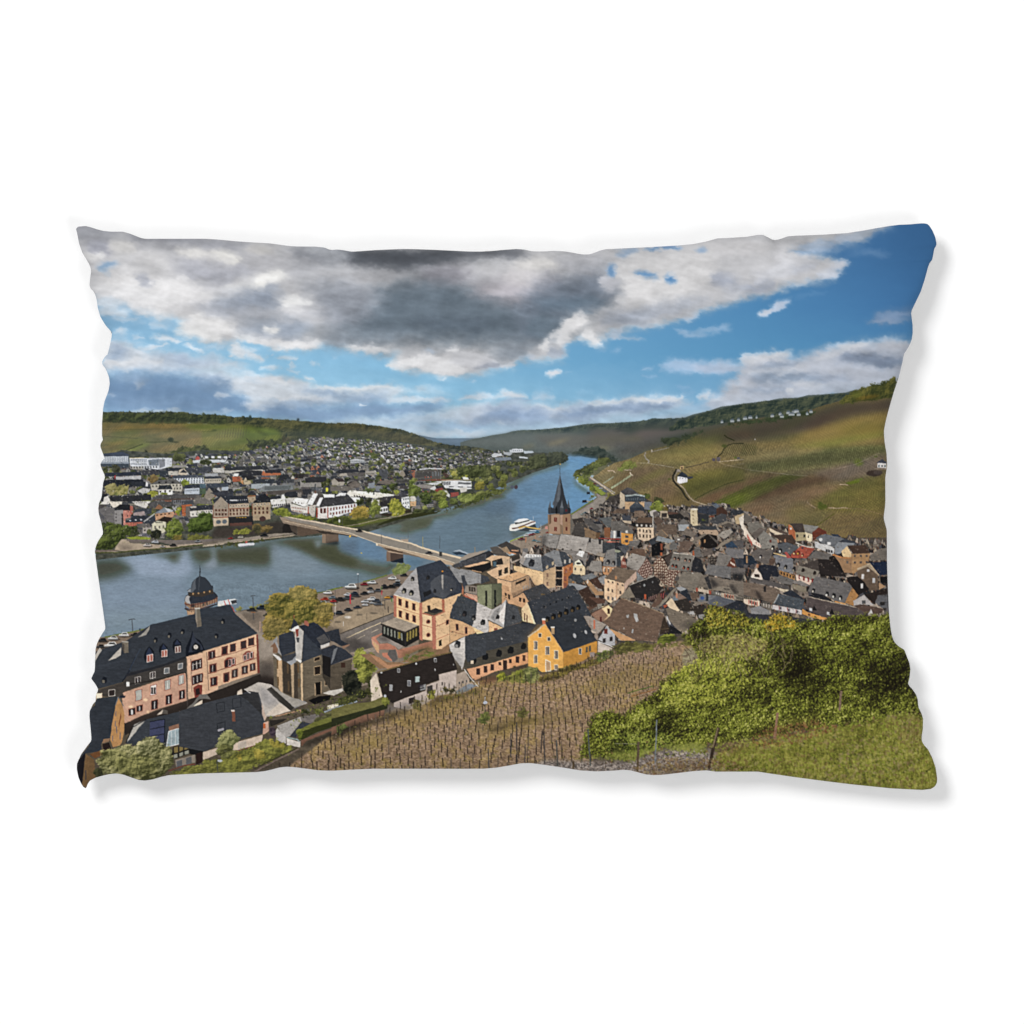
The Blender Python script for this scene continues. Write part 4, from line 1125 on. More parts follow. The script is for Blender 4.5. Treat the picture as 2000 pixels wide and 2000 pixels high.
draw('''
F 650 780 6.44
# museum & riverside block
p 56524e 1040,925 1100,890 1380,895 1370,1000 1200,1010 1040,1000
l c3c6c8 2 1100,888 1240,876 1380,882
w 2f2f30 1070,955 1240,950 14 5,60
w 6a6f72 1270,945 1340,945 3 14,50
w b0402f 1175,985 1245,982 3 10,18
p 9a5f48 1000,940 1040,910 1040,1000 1020,990
p 7a4a3c 1040,1030 1300,1005 1560,1020 1400,1030
w 9c9c98 1368,960 1368,960 1 4,120
p d5d6d6 1280,1040 1560,1025 1750,1035 1755,1130 1640,1145 1420,1120 1380,1060
w 30343a 1385,1065 1480,1060 5 14,44
w 2c2f34 1590,1060 1740,1065 12 9,26
w 3c4046 1500,1105 1730,1110 3 60,10
p e0e0de 1640,985 1700,975 1720,1010 1650,1015
p 3a3e40 1755,1040 1800,1035 1800,1120 1760,1120
l b7a080 1.4 1380,1025 1740,1018
p bfc0bf 1170,1065 1300,1050 1370,1060 1300,1090
R 8d8680 1020,1090 1160,1070 1240,1085 1300,1100 1280,1130 1100,1120
p c9c8c6 1230,1130 1290,1090 1310,1120 1290,1150
r 3a353a 1300,1090 1400,1090 1430,1130 1310,1130
p 8c4238 1290,1140 1380,1115 1400,1140 1320,1170
p c5c3bc 1400,1150 1440,1150 1480,1200 1480,1240 1440,1220
r 33333a 1440,1120 1520,1130 1560,1180 1480,1200
p 934840 1490,1180 1590,1170 1590,1215 1490,1235
p c9c5bc 1600,1120 1700,1110 1690,1160 1620,1180
# long low roofs
r 52504c 800,1040 820,1010 980,1010 1000,1060 830,1065
w 2a2a2c 830,1045 980,1030 12 6,28
R 6e655c 560,1060 600,1030 780,1015 800,1060 700,1080
p 7e858c 460,1060 540,1055 545,1120 470,1115
p 75797e 540,1095 700,1090 690,1170 560,1160
R 6a6159 200,1080 300,1030 360,1060 350,1110 240,1130
p 9c958a 420,930 450,905 540,905 560,940 540,965 420,955
w 4b4844 440,945 530,942 6 8,12
r 2d2f35 40,930 100,890 330,885 350,920 120,940
p a59c8e 110,940 200,935 200,970 100,970
R 5a5552 200,930 420,925 400,970 210,970
p 8d8270 860,920 890,890 930,960 900,980 850,960
r 2a2c30 900,900 960,900 980,970 930,965
r 4a4c50 580,890 700,890 720,940 700,1010 640,1000 600,940
p b3b5b6 230,775 280,755 400,760 430,800 240,810
w 4e555b 245,790 420,788 9 10,14
# church complex right half
p dfd9cc 190,1190 230,1150 520,1170 620,1180 780,1200 790,1225 600,1240 560,1250 280,1220
p efe9de 230,1155 520,1175 600,1230 400,1200 250,1180
w 3a3430 290,1218 420,1232 5 16,18
w 3c3c40 530,1180 530,1180 1 16,50
p f0f0ee 240,1235 360,1240 350,1290 300,1300
r 403d3e 600,1260 650,1230 860,1210 880,1260 640,1285
r 302e30 610,1290 740,1270 700,1340 620,1360
p cfcac0 500,1290 540,1260 600,1270 600,1340 500,1340
p dddfe0 600,1370 700,1350 710,1420 610,1440
w 55504e 630,1400 690,1390 3 20,34
p e2e4e4 875,1240 975,1225 980,1380 930,1370 880,1330
W b9bbb8 46525a 905,1260 960,1255 3 20,28
W b9bbb8 46525a 900,1310 960,1305 3 20,30
W b9bbb8 46525a 930,1355 965,1355 2 18,28
r 45464c 840,1200 880,1165 975,1225 870,1235
p c9c3b6 980,1240 1030,1195 1065,1240 1050,1290 985,1285
r 555b63 1030,1195 1110,1240 1110,1330 1060,1340 1060,1260
p d0a77a 985,1290 1060,1285 1060,1345 985,1345
p 3a3029 600,1450 850,1430 900,1400 1000,1390 980,1420 850,1450 700,1480
# trees
B c9a840 6b6024 220,1480 260,1390 330,1340 400,1335 470,1380 480,1450 450,1510 370,1540 260,1510
B 8da83e 3c5020 480,1420 500,1300 540,1260 600,1310 620,1400 600,1460 540,1480 490,1470
B c2bd3a 55651f 710,1340 760,1280 830,1260 890,1330 930,1390 920,1440 850,1490 780,1470 730,1400
B 4e6a2e 1e2e18 310,1290 360,1250 410,1290 400,1340 340,1350
B 46582e 1c2818 430,1280 480,1250 510,1290 490,1350 430,1340
B 5b8034 22351a 590,1180 620,1100 680,1090 720,1150 710,1190 640,1200
B 5a8034 22351a 690,1080 720,1040 780,1050 800,1110 770,1140 710,1120
B 9aa93a 55681f 790,1200 800,1130 830,1100 860,1150 850,1210
B 6f9438 2c451c 960,1100 980,1020 1020,1000 1050,1060 1040,1110 980,1130
B 6b9436 294018 940,1150 1000,1080 1100,1090 1135,1150 1100,1210 1010,1220 950,1200
B 4f7a2c 18301a 1105,1200 1130,1150 1200,1150 1250,1220 1250,1310 1180,1330 1120,1300
B 7d8c3a 33421e 1255,1220 1290,1160 1380,1140 1440,1190 1450,1250 1380,1300 1280,1300
B 86b03c 36541f 1320,1280 1400,1235 1460,1290 1460,1370 1380,1390 1330,1370
B 52783a 203420 380,1160 450,1120 530,1120 540,1160 480,1180
B 9aa85a 5a6c34 1120,1380 1150,1330 1200,1350 1200,1400 1150,1410
B 9aa04e 5a6030 1220,1360 1290,1340 1300,1390 1240,1400
B 5f8038 26371c 1460,1290 1520,1240 1570,1260 1590,1320 1500,1340
B 8aa84a 3f5a26 1560,1220 1640,1170 1740,1180 1780,1260 1720,1310 1630,1300
B 76923c 33481f 1720,1240 1840,1200 1932,1190 1932,1250 1800,1290
B 8c9a4a 45562a 1800,1180 1860,1130 1932,1150 1932,1200 1840,1210
B a79a34 5c5a24 1780,1110 1800,1050 1860,1020 1920,1060 1932,1130 1850,1150
B 4c6230 1e2c18 1010,1420 1050,1370 1120,1390 1200,1390 1320,1390 1450,1370 1600,1330 1800,1290 1932,1240 1932,1255 1700,1350 1500,1390 1300,1430 1100,1470 1020,1490
B 5a7036 243419 1480,860 1500,920 1560,890 1640,860 1932,820 1932,980 1700,980 1500,970
B b8b838 6c7a26 1590,1000 1620,965 1700,960 1720,990 1640,1000
B b9b048 6f7430 1485,960 1500,900 1560,890 1590,950 1560,980 1500,985
B 5a3c34 2e2622 1380,930 1430,890 1470,930 1460,1000 1390,1000
B a89a44 6c6830 725,970 750,935 790,960 770,1000 730,995
B 8fa040 4d6024 855,840 880,790 915,820 900,880 860,880
B 5e7a34 27391c 460,700 500,660 560,680 600,720 580,760 480,740
B 5a4034 2c2420 930,810 970,790 1010,820 980,850 930,840
# lawn and paths by the convent
p 6a8a30 140,1570 300,1590 420,1570 400,1590 250,1612 150,1595
s 35451f 3 .9 100,1520 500,1500 780,1490 900,1470 1020,1430 1000,1480 780,1520 600,1560 300,1610 140,1600
s 7f9636 2 .8 300,1560 560,1520 780,1500 700,1525 480,1560 380,1580
l 9b8c76 1.2 150,1600 330,1575 600,1510 900,1460 1010,1430
p 2d3519 600,1570 760,1500 1020,1440 1300,1420 1400,1390 1300,1440 1050,1490 850,1510 700,1560 560,1600
l 8c8674 .8 600,1500 760,1498
''')
# ---- bridge ----
draw('''
F 400 780 6.44
p 5b4b3e 1180,1590 1300,1600 1450,1640 1490,1680 1250,1720 1185,1710
p 23201f 1040,1560 1100,1560 1110,1640 1140,1690 1180,1710 1180,1680 1000,1680 1000,1600
p 4a4038 1085,1570 1180,1590 1180,1700 1110,1650
p 6e5b4c 1500,1690 1700,1700 1700,1790 1540,1812 1495,1800
p 8b7560 1495,1690 1540,1700 1540,1812 1495,1800
s 17181b 2 .9 1540,1805 1700,1785 1700,1825 1560,1822
p 3d352f 1400,1640 1660,1680 1932,1720 1932,1735 1700,1700 1500,1692
p 8e7c6a 960,1480 1100,1500 1500,1590 1932,1690 1932,1725 1650,1680 1300,1620 1100,1580 1010,1560
p 8b8378 1000,1475 1200,1510 1500,1560 1932,1650 1932,1700 1500,1610 1100,1530
p d3bfa2 1000,1468 1200,1500 1450,1540 1600,1570 1932,1640 1932,1652 1500,1570 1100,1495
l c7b192 1 1010,1530 1300,1590 1500,1632 1932,1725
w e3b23c 1842,1725 1842,1725 1 26,24
w 3a3a3c 1545,1570 1545,1570 1 3,190
w 3a3a3c 1440,1470 1440,1470 1 3,90
w 8b8b88 1180,1530 1180,1530 1 3,80
w 5b5648 1628,1500 1628,1500 1 6,90
w 4b4a44 1748,1545 1748,1545 1 6,120
e dadada 1710,1530 12,20
F 650 1050 6.44
p 8b8276 -150,-178 0,-150 320,-95 650,-10 960,65 1400,200 1640,265 1560,350 1480,345 1200,250 900,160 560,66 230,-50 0,-95 -150,-120
p 7a6a59 560,85 700,110 900,160 1200,245 1200,270 1000,225 900,210 760,190 690,160 620,110
p 5d4a3c 580,80 700,130 900,170 880,215 750,190 660,120
p dcc6a6 0,-162 320,-108 650,-24 820,22 1000,66 1140,118 1350,180 1640,250 1630,272 1350,205 1140,140 1000,84 820,42 650,-4 320,-92 0,-150
p b59c80 560,70 800,125 1100,190 1300,235 1560,335 1550,350 1480,345 1200,270 900,175 600,100
l dcc9ab 1.2 0,-98 230,-56 560,68 800,128 1100,195 1300,240 1540,315
l c9b294 1 560,95 800,150 1100,220 1400,290
p 7d6453 690,175 740,170 740,300 690,295
p 4f3f37 740,170 900,205 900,290 740,302
p 1b2430 740,300 900,250 905,320 760,305
p b89c80 690,165 740,170 900,205 900,212 720,185
p e0cfb4 555,70 582,70 582,100 560,100
w 3c3a38 1365,205 1365,205 1 34,60
k 3a3f48 1215,190 80
k 2e2f33 345,-84 80
w 4a4a4a 625,20 625,20 1 4,120
w 55554c 960,110 960,110 1 5,50
w b9a24c 1142,60 1142,60 1 5,140
w 3c3c40 1356,60 1356,60 1 4,160
w 55555a 960,-50 960,-50 1 4,130
p 9aa8b4 1520,170 1600,150 1740,205 1720,215 1600,180
p 2a3a4a 1510,190 1600,175 1720,218 1560,215
w a9824c 1795,160 1795,160 1 6,80
l 8a8674 .8 800,0 970,10
p a89480 860,20 960,22 965,60 900,50
e c9b040 375,195 10,7
''')
put(mask([(130,1262),(208,1247),(400,1206),(640,1160),(760,1125),(1000,1085),(1100,1050),(1760,1050),(1850,1200),(1850,1560),(130,1560)]), col('554c3e'), 1, .2, N2)
# ---- near bank: quay, old town ----
draw('''
F 900 780 6.44
# right bank road and green strip
p 6d665c 1520,920 1600,960 1700,1020 1932,1180 1932,1932 1400,1932 1100,1640 960,1640 1000,1600 1380,1440 1480,1400 1600,1320 1700,1240 1700,1180 1640,1100 1560,990 1500,940
p 666548 1540,900 1640,800 1760,780 1860,800 1800,880 1700,960 1560,960
B 56682e 2a3a20 1410,940 1450,890 1500,900 1560,840 1620,800 1700,800 1720,740 1850,740 1900,770 1880,800 1700,860 1600,900 1520,950 1560,1000 1500,1000 1430,990
B 7d9a34 3f5a24 1440,960 1540,960 1620,1020 1700,1080 1800,1160 1830,1200 1760,1210 1700,1180 1640,1170 1600,1110 1520,1070 1460,1010
p 74933a 1660,1090 1720,1100 1820,1190 1760,1210 1700,1150
p 8f867c 1700,1180 1760,1220 1932,1230 1932,1330 1700,1420 1500,1500 1400,1500 1390,1440 1500,1400 1620,1320 1720,1240
l 5a7a2c 2.4 1390,1450 1480,1390 1600,1310 1660,1270
B 66802c 3a4c20 1600,1180 1650,1200 1690,1240 1660,1280 1620,1270 1640,1240
l c2ad92 2.4 1500,940 1580,960 1700,1040 1800,1110 1932,1210
l a39a90 1.6 1560,930 1640,990 1760,1070 1932,1180
B 66803a 2c3c24 1480,930 1560,850 1640,805 1720,800 1740,850 1680,900 1640,950 1600,1000 1520,980
k 8a4a44 1680,1065 40
k 9aa0a6 1720,1095 40
k b9bcc0 1755,1125 44
k 7a808a 1790,1150 44
k 6b7c92 1810,1165 44
B a69c4c 5e5a2c 1800,1280 1830,1190 1870,1170 1930,1200 1932,1300 1880,1340 1820,1310
k a5323c 1640,1378 44
k 8fa09c 1530,1450 60
k 6a8a96 1560,1430 50
p 23262e 1582,1170 1620,1170 1625,1195 1582,1200
p 23262e 1525,1272 1575,1270 1580,1300 1525,1305
l c99a5a 1 1580,1285 1620,1290
l 6f7276 1.6 600,1095 640,1100
e 4f5664 650,1110 24,22
e 4a3f48 698,1110 22,26
# passenger ship and pontoon
p 3c4348 730,1640 900,1580 930,1560 960,1640 840,1660 720,1650
p e0dcd2 612,1630 625,1585 640,1572 870,1520 940,1540 945,1560 900,1580 740,1640 690,1658 620,1655
p 5b2f2a 640,1620 720,1610 880,1545 935,1535 935,1545 880,1560 730,1622 650,1635
p 33383c 680,1550 720,1545 860,1515 870,1530 690,1575
p f0eee8 665,1548 730,1508 830,1500 865,1512 740,1550
p e9e6de 615,1600 700,1585 700,1596 620,1612
l c9a24a 2.4 730,1625 800,1600 900,1620 1000,1635
l d9b86a 1 840,1608 1000,1630
l cdd6dc 1.4 860,1650 950,1650
w c9cdd0 912,1500 912,1500 1 4,60
w c9cdd0 1008,1610 1008,1610 1 5,60
# quay
l 7aa03a 2.4 620,1790 700,1755 790,1730
p 8d7f70 640,1790 800,1730 1000,1650 1100,1590 1110,1700 1100,1932 350,1932 500,1840
k d8d8d4 825,1712 70
k b0505a 880,1705 56
k 8a3c40 905,1695 56
k 4a86a0 960,1672 64
k c03a3a 1085,1678 36
k c4c8c8 1000,1728 44
k 8a4a58 760,1758 80
k 5c8a98 925,1775 64
k 9ab0b4 975,1790 60
w c9805a 938,1740 938,1740 1 5,60
w c9805a 820,1770 820,1770 1 10,70
p c98a7a 1060,1600 1095,1590 1095,1635 1060,1635
''')
TR = [(1085,1058),(1118,1050),(1125,1020),(1150,1000),(1170,992),(1190,970),(1230,960),(1290,990),(1350,990),(1400,985),(1450,1000),(1500,1020),(1560,1035),(1640,1050),(1735,1060),(1735,1200),(1640,1205),(1500,1215),(1420,1225),(1340,1235),(1300,1250),(1180,1260),(1080,1200),(1000,1150),(960,1110),(1000,1090),(1050,1070)]
put(mask(TR), col('46413d'), 1, .35, N2)
_tm = mask(TR)
RW = [col(h) for h in ('c9b7a0', 'b9aea0', 'd8c9b0', 'c8a988', 'a5927c', '9a9088', 'cdbfae')]
RR = [col(h) for h in ('6b625a', '5a544e', '7a7068', '4a4644', '3c3a3c', '55504d', '6e675f', '83796e', '33343a')]
def old_house(x, y, s, k, wl, rf):
    lit = rf * 1.2
    if k == 0:       # gable left-front, roof plane to the right
        put(mask([(x - s*.1, y - s*.75), (x + s*.75, y - s*.55), (x + s*1.0, y + s*.12), (x + s*.2, y)]), rf * .8, 1, .16)
        put(mask([(x + s*.2, y), (x + s*1.0, y + s*.12), (x + s*.98, y + s*.5), (x + s*.2, y + s*.5)]), wl * .55, 1, .08)
        put(mask([(x - s*.42, y), (x - s*.1, y - s*.75), (x + s*.2, y), (x + s*.2, y + s*.52), (x - s*.42, y + s*.46)]), wl, 1, .06)
        for a, b in ((-.22, -.18), (-.3, .15), (-.02, .15)): put(mask([(x + s*a, y + s*b), (x + s*(a+.11), y + s*b), (x + s*(a+.11), y + s*(b+.17)), (x + s*a, y + s*(b+.17))]), wl * .3)
    elif k == 1:     # roof plane facing the viewer, lit
        put(mask([(x - s*.75, y - s*.1), (x - s*.5, y - s*.72), (x + s*.55, y - s*.5), (x + s*.75, y + s*.12)]), lit, 1, .16)
        put(mask([(x - s*.72, y - s*.08), (x + s*.73, y + s*.12), (x + s*.73, y + s*.5), (x - s*.72, y + s*.34)]), wl * .8, 1, .08)
        for i in range(5):
            a = -.6 + i * .27; b = .04 + i * .03; put(mask([(x + s*a, y + s*b), (x + s*(a+.09), y + s*b), (x + s*(a+.09), y + s*(b+.16)), (x + s*a, y + s*(b+.16))]), wl * .3)
        put(mask([(x - s*.1, y - s*.3), (x, y - s*.46), (x + s*.14, y - s*.3), (x + s*.14, y - s*.12), (x - s*.1, y - s*.14)]), rf * .45)
    else:            # dark plane on the right, light sliver left
        put(mask([(x - s*.55, y + s*.1), (x - s*.2, y - s*.7), (x - s*.05, y - s*.7), (x + s*.02, y + s*.2)]), lit * 1.15, 1, .12)
        put(mask([(x - s*.12, y - s*.72), (x + s*.5, y - s*.6), (x + s*.8, y + s*.1), (x, y + s*.22)]), rf * .62, 1, .14)
        put(mask([(x, y + s*.2), (x + s*.78, y + s*.1), (x + s*.76, y + s*.4), (x, y + s*.52)]), wl * .5)
    if s > 9: put(mask([(x + s*.2, y - s*.8), (x + s*.29, y - s*.8), (x + s*.29, y - s*.5), (x + s*.2, y - s*.5)]), col('7d4f3a'))
y = 985.0
while y < 1245:
    f = (y - 985) / 260; sz = 7.5 + 15 * f; x = 985 + _g.rand() * sz
    while x < 1735:
        yy = y + (_g.rand() - .5) * sz * .6
        if inside(x, yy):
            old_house(x, yy, sz * (.75 + .4 * _g.rand()), _g.randint(3), RW[_g.randint(7)] * (.72 + .25 * _g.rand()), RR[_g.randint(9)] * (.85 + .4 * _g.rand()))
        x += sz * (1.0 + .3 * _g.rand())
    y += sz * .52
draw('''
F 1150 950 6.44
# gallery block and villas at the top
p cbb89c 385,75 440,60 450,250 385,280
r 4c4a4c 390,70 480,20 520,25 620,100 600,130 440,110
p 3c4650 450,110 720,120 715,190 450,195
l a9b6b4 3 450,125 600,110 700,128
w 6a7880 470,165 690,165 9 8,26
p d2ac80 445,195 720,205 700,290 450,290
r 444c56 500,270 595,180 690,270
r 343a44 500,270 690,270 700,330 520,330
p 767d88 690,200 785,200 770,300 690,290
B 4f6a26 26361a 670,100 720,70 760,110 750,180 690,150
B 3c4a20 1f2a18 790,180 840,130 900,150 950,210 880,210 820,210
B 8aa83a 4a6424 730,330 760,240 850,190 920,230 940,290 850,330 760,350
B 9a8a34 5a4c22 900,290 960,240 1000,280 980,320
r 6c5a4c 300,320 350,285 470,290 500,340 300,345
R 7d6a5a 570,310 680,310 710,380 560,390
p c4beb4 755,320 800,300 830,300 880,350 770,380
R 6b6460 800,330 850,310 880,370 800,390
p bfae90 890,310 980,315 990,400 890,390
p 3c3634 905,340 975,340 975,390 905,390
p 5a4238 980,320 1110,330 1110,360 985,355
p 2b2a2a 985,355 1130,350 1250,390 1240,430 1000,400
R 6f675e 1130,330 1160,290 1250,350 1260,400 1180,380
p d6c6a0 1265,290 1310,280 1350,300 1360,490 1300,500 1270,470
e e3dcc8 1315,290 46,14
p 4b4440 1350,320 1490,320 1480,350 1360,350
w 8a7350 1300,320 1300,460 4 12,16
p 32353a 1360,350 1500,350 1490,470 1360,470
r 353c4a 1360,260 1540,250 1600,280 1590,350 1500,360 1360,330
r 5a6470 1540,235 1590,215 1640,250 1590,280
p 4d342a 1590,285 1660,255 1730,330 1720,400 1640,400 1590,360
p 8a4c38 1500,375 1570,370 1560,390 1500,390
R 4a4c50 1500,440 1650,340 1720,360 1710,440 1600,480
B 4a6426 26361a 1410,390 1430,380 1445,420 1440,490 1410,480
r 34383f 1760,330 1800,300 1932,305 1932,350 1780,370
p c8b088 1820,380 1932,340 1932,380 1870,480 1830,470
p e8dfd0 1870,400 1932,360 1932,560 1900,520
# second row
r 2f323a 0,450 130,440 170,480 0,480
R 5f6466 130,400 280,385 285,480 260,530 180,470
r 434852 415,370 515,365 530,440 415,430
p c9b79c 415,430 530,435 530,475 440,460
R 6a5545 610,390 790,390 800,465 590,470
p 3a322e 590,460 800,465 800,520 590,515
w d8d4cc 600,490 770,500 4 22,26
w c9c6be 798,410 798,500 2 12,90
R 5c4c42 800,400 870,385 940,450 840,480
p e3cbac 600,520 805,520 810,640 740,680 690,690 610,660
w 4b4038 635,555 765,570 4 18,34
w 4b4038 635,622 765,630 4 18,40
R 6d6a66 270,440 400,440 560,570 550,600 400,590 280,550
p e39f48 400,585 548,600 545,690 470,740 400,715
w e8e4da 470,572 470,572 1 30,30
w 4a4a50 470,635 470,690 2 36,32
p 8f9298 270,560 400,560 400,650 265,650
p e9e6e2 305,560 330,560 330,650 305,650
p 23262c 345,560 390,560 390,640 345,640
r 353840 0,480 30,470 160,580 0,580
R 747270 20,470 170,480 160,580 80,540
p 6d523a 0,580 140,580 130,660 0,650
p 8a5a3c 190,520 265,520 265,650 190,640
l 9a3a34 2 120,655 400,665
l c9705c 3 220,700 370,705
R 6b5b4e 850,480 1090,480 1095,610 940,600 840,560
p c49a6c 840,610 910,545 990,620 960,650
R 77695a 840,600 900,540 1000,640 900,640
R 6f6c69 1110,470 1180,405 1260,480 1130,480
p a5acb2 1110,480 1250,480 1230,560 1120,560
R 7a7066 1150,600 1230,510 1330,620 1300,640
p d9a878 1220,530 1235,500 1255,540
r 3c4046 1260,500 1590,500 1600,550 1380,550
p b59c82 1370,550 1600,550 1600,650 1500,650 1380,600
w 2f2a28 1430,580 1530,585 2 12,12
p a09a90 1600,620 1680,560 1760,540 1800,570 1700,660
p 57504a 1600,490 1720,440 1830,540 1700,500
R 8a8072 1590,490 1720,440 1740,460 1610,510
R 8b8172 1570,780 1680,690 1790,640 1800,670 1680,740 1600,790
R 80776b 1280,690 1350,640 1450,590 1470,605 1370,670 1300,730
p 201d1c 1400,650 1480,600 1600,620 1600,760 1500,790 1400,760
R 5c5650 1480,600 1500,600 1620,700 1600,720
w b98c5c 1380,720 1445,690 2 18,40
# blue-grey hip, large
p 8a949b 830,680 850,620 1070,680 1020,720
r 3a4048 740,690 850,622 830,700 900,690 780,740
p 15171b 780,740 900,690 940,800 900,860 780,880
p 9a8a78 950,760 1020,700 1060,780 1000,800
R 6e6d6b 1000,740 1060,690 1110,740 1090,790 1010,800
R 6d5b50 1120,690 1180,680 1300,700 1230,830 1100,820 1140,740
R 77706a 1050,630 1200,650 1160,700 1080,690
w e5e3de 1120,668 1120,668 1 30,16
p 2a2624 1240,830 1310,710 1330,740 1280,830
R 7f7c79 0,680 130,670 175,750 165,830 80,870 0,800
r 2b2e35 180,720 350,700 480,760 430,860 380,870 230,800
R 50555c 350,750 480,740 500,770 450,860
R 6d6a68 500,690 640,680 600,760 500,750
p 2a2624 640,690 670,760 620,780 600,760
R 6d5648 490,820 580,780 690,790 710,880 560,850
# mansard with green cap
p 8fa088 230,800 290,780 410,815 350,835
R 7f8488 185,980 230,800 350,838 345,1000
r 3c424a 345,838 420,820 430,920 400,1010 345,1000
d 2c2a2a b9b0a0 225,950 34
d 2c2a2a b9b0a0 300,955 34
p b9845c 165,1000 330,1010 330,1060 230,1110 170,1090
w e8d9c4 195,1020 300,1030 4 16,16
w 3c2c26 205,1070 205,1070 1 30,50
p d8c8b0 395,880 430,870 440,900 400,990
p 8a4a3c 400,940 430,880 475,1000 460,1030 400,1020
w efe6da 415,960 450,970 3 8,36
# chunky bright roof
R a5a19b 465,990 480,900 545,840 710,885 670,990 610,1060 520,1030
e 6a6664 600,950 10,8
e 6a6664 530,890 8,7
s 45403c 3 .7 440,1000 520,1000 560,1060 460,1030
# half timbered 1
p 7a3d34 610,1070 660,990 720,905 760,960 800,1060 690,1140 650,1160
''')
def timber(pts, wall, beam, px, py, ang=0.0):
    b = mask(pts); y0, y1, x0, x1, m = b; s = (slice(y0, y1), slice(x0, x1))
    put(b, col(wall)); u = XX[s] * math.cos(ang) + YY[s] * math.sin(ang); v = -XX[s] * math.sin(ang) + YY[s] * math.cos(ang)
    u = u + 1.1 * N2[s]; v = v + 1.1 * N3[s]; a = np.maximum(np.cos(2 * math.pi * u / px), np.cos(2 * math.pi * v / py))
    a = np.maximum(a, .9 * np.cos(2 * math.pi * (u + v) / (px * 1.7)))
    put((y0, y1, x0, x1, m * np.clip((a - .62) * 4, 0, 1)), col(beam))
    n = N1[s]; put((y0, y1, x0, x1, m * (n > .55)), col('3a2c28'), .6)
FR[:] = [1150, 950, 6.44]
timber(TP('610,1080 660,990 720,905 760,960 800,1060 790,1100 690,1150 650,1160'), 'b8a294', '55302a', 3.8, 5, -.25)
draw('''
F 1150 950 6.44
p 2f2622 900,890 1040,830 1000,1000 980,1020 940,950
R 4d4440 940,900 1040,830 1030,870 990,1010
''')
timber(TP('810,960 850,910 890,880 940,930 990,1030 985,1250 900,1200 870,1150 815,1120'), 'c8b8a2', '5c3428', 4.2, 5.4, .04)
timber(TP('985,1040 1150,1060 1100,1110 1060,1180 1050,1250 985,1270'), 'bfae9a', '5c3028', 4.2, 5.4, .12)
draw('''
F 1150 950 6.44
s 3a2c28 2 .55 840,1090 930,1080 960,1190 860,1160
w 8d4b34 905,760 905,760 1 26,80
w b0603c 900,850 900,850 1 26,40
R 7e7b74 1000,1020 1045,840 1240,850 1310,880 1290,950 1270,1060 1140,1060
l d8d2c6 1.4 1050,835 1240,855
d 2e2624 c9a088 1070,905 26
d 2e2624 c9a088 1115,915 26
d 2e2624 c9a088 1200,925 26
d 2e2624 c9a088 1255,935 26
d 2e2624 b9543c 1040,995 26
d 2e2624 b9543c 1085,1005 26
d 2e2624 b9543c 1180,1020 26
d 2e2624 b9543c 1235,1030 26
r 2a2c32 1290,960 1320,880 1400,920 1440,1060 1380,1080 1280,1060
R 6c6a68 1260,830 1370,750 1420,890 1320,880 1300,860
w b05a34 1305,840 1305,840 1 22,60
R 69605a 1420,790 1520,780 1550,850 1440,880
timber
'''.replace('timber\n', ''))
timber(TP('1490,890 1540,870 1600,900 1580,970 1490,965'), '6d665e', '2a2422', 5, 5)
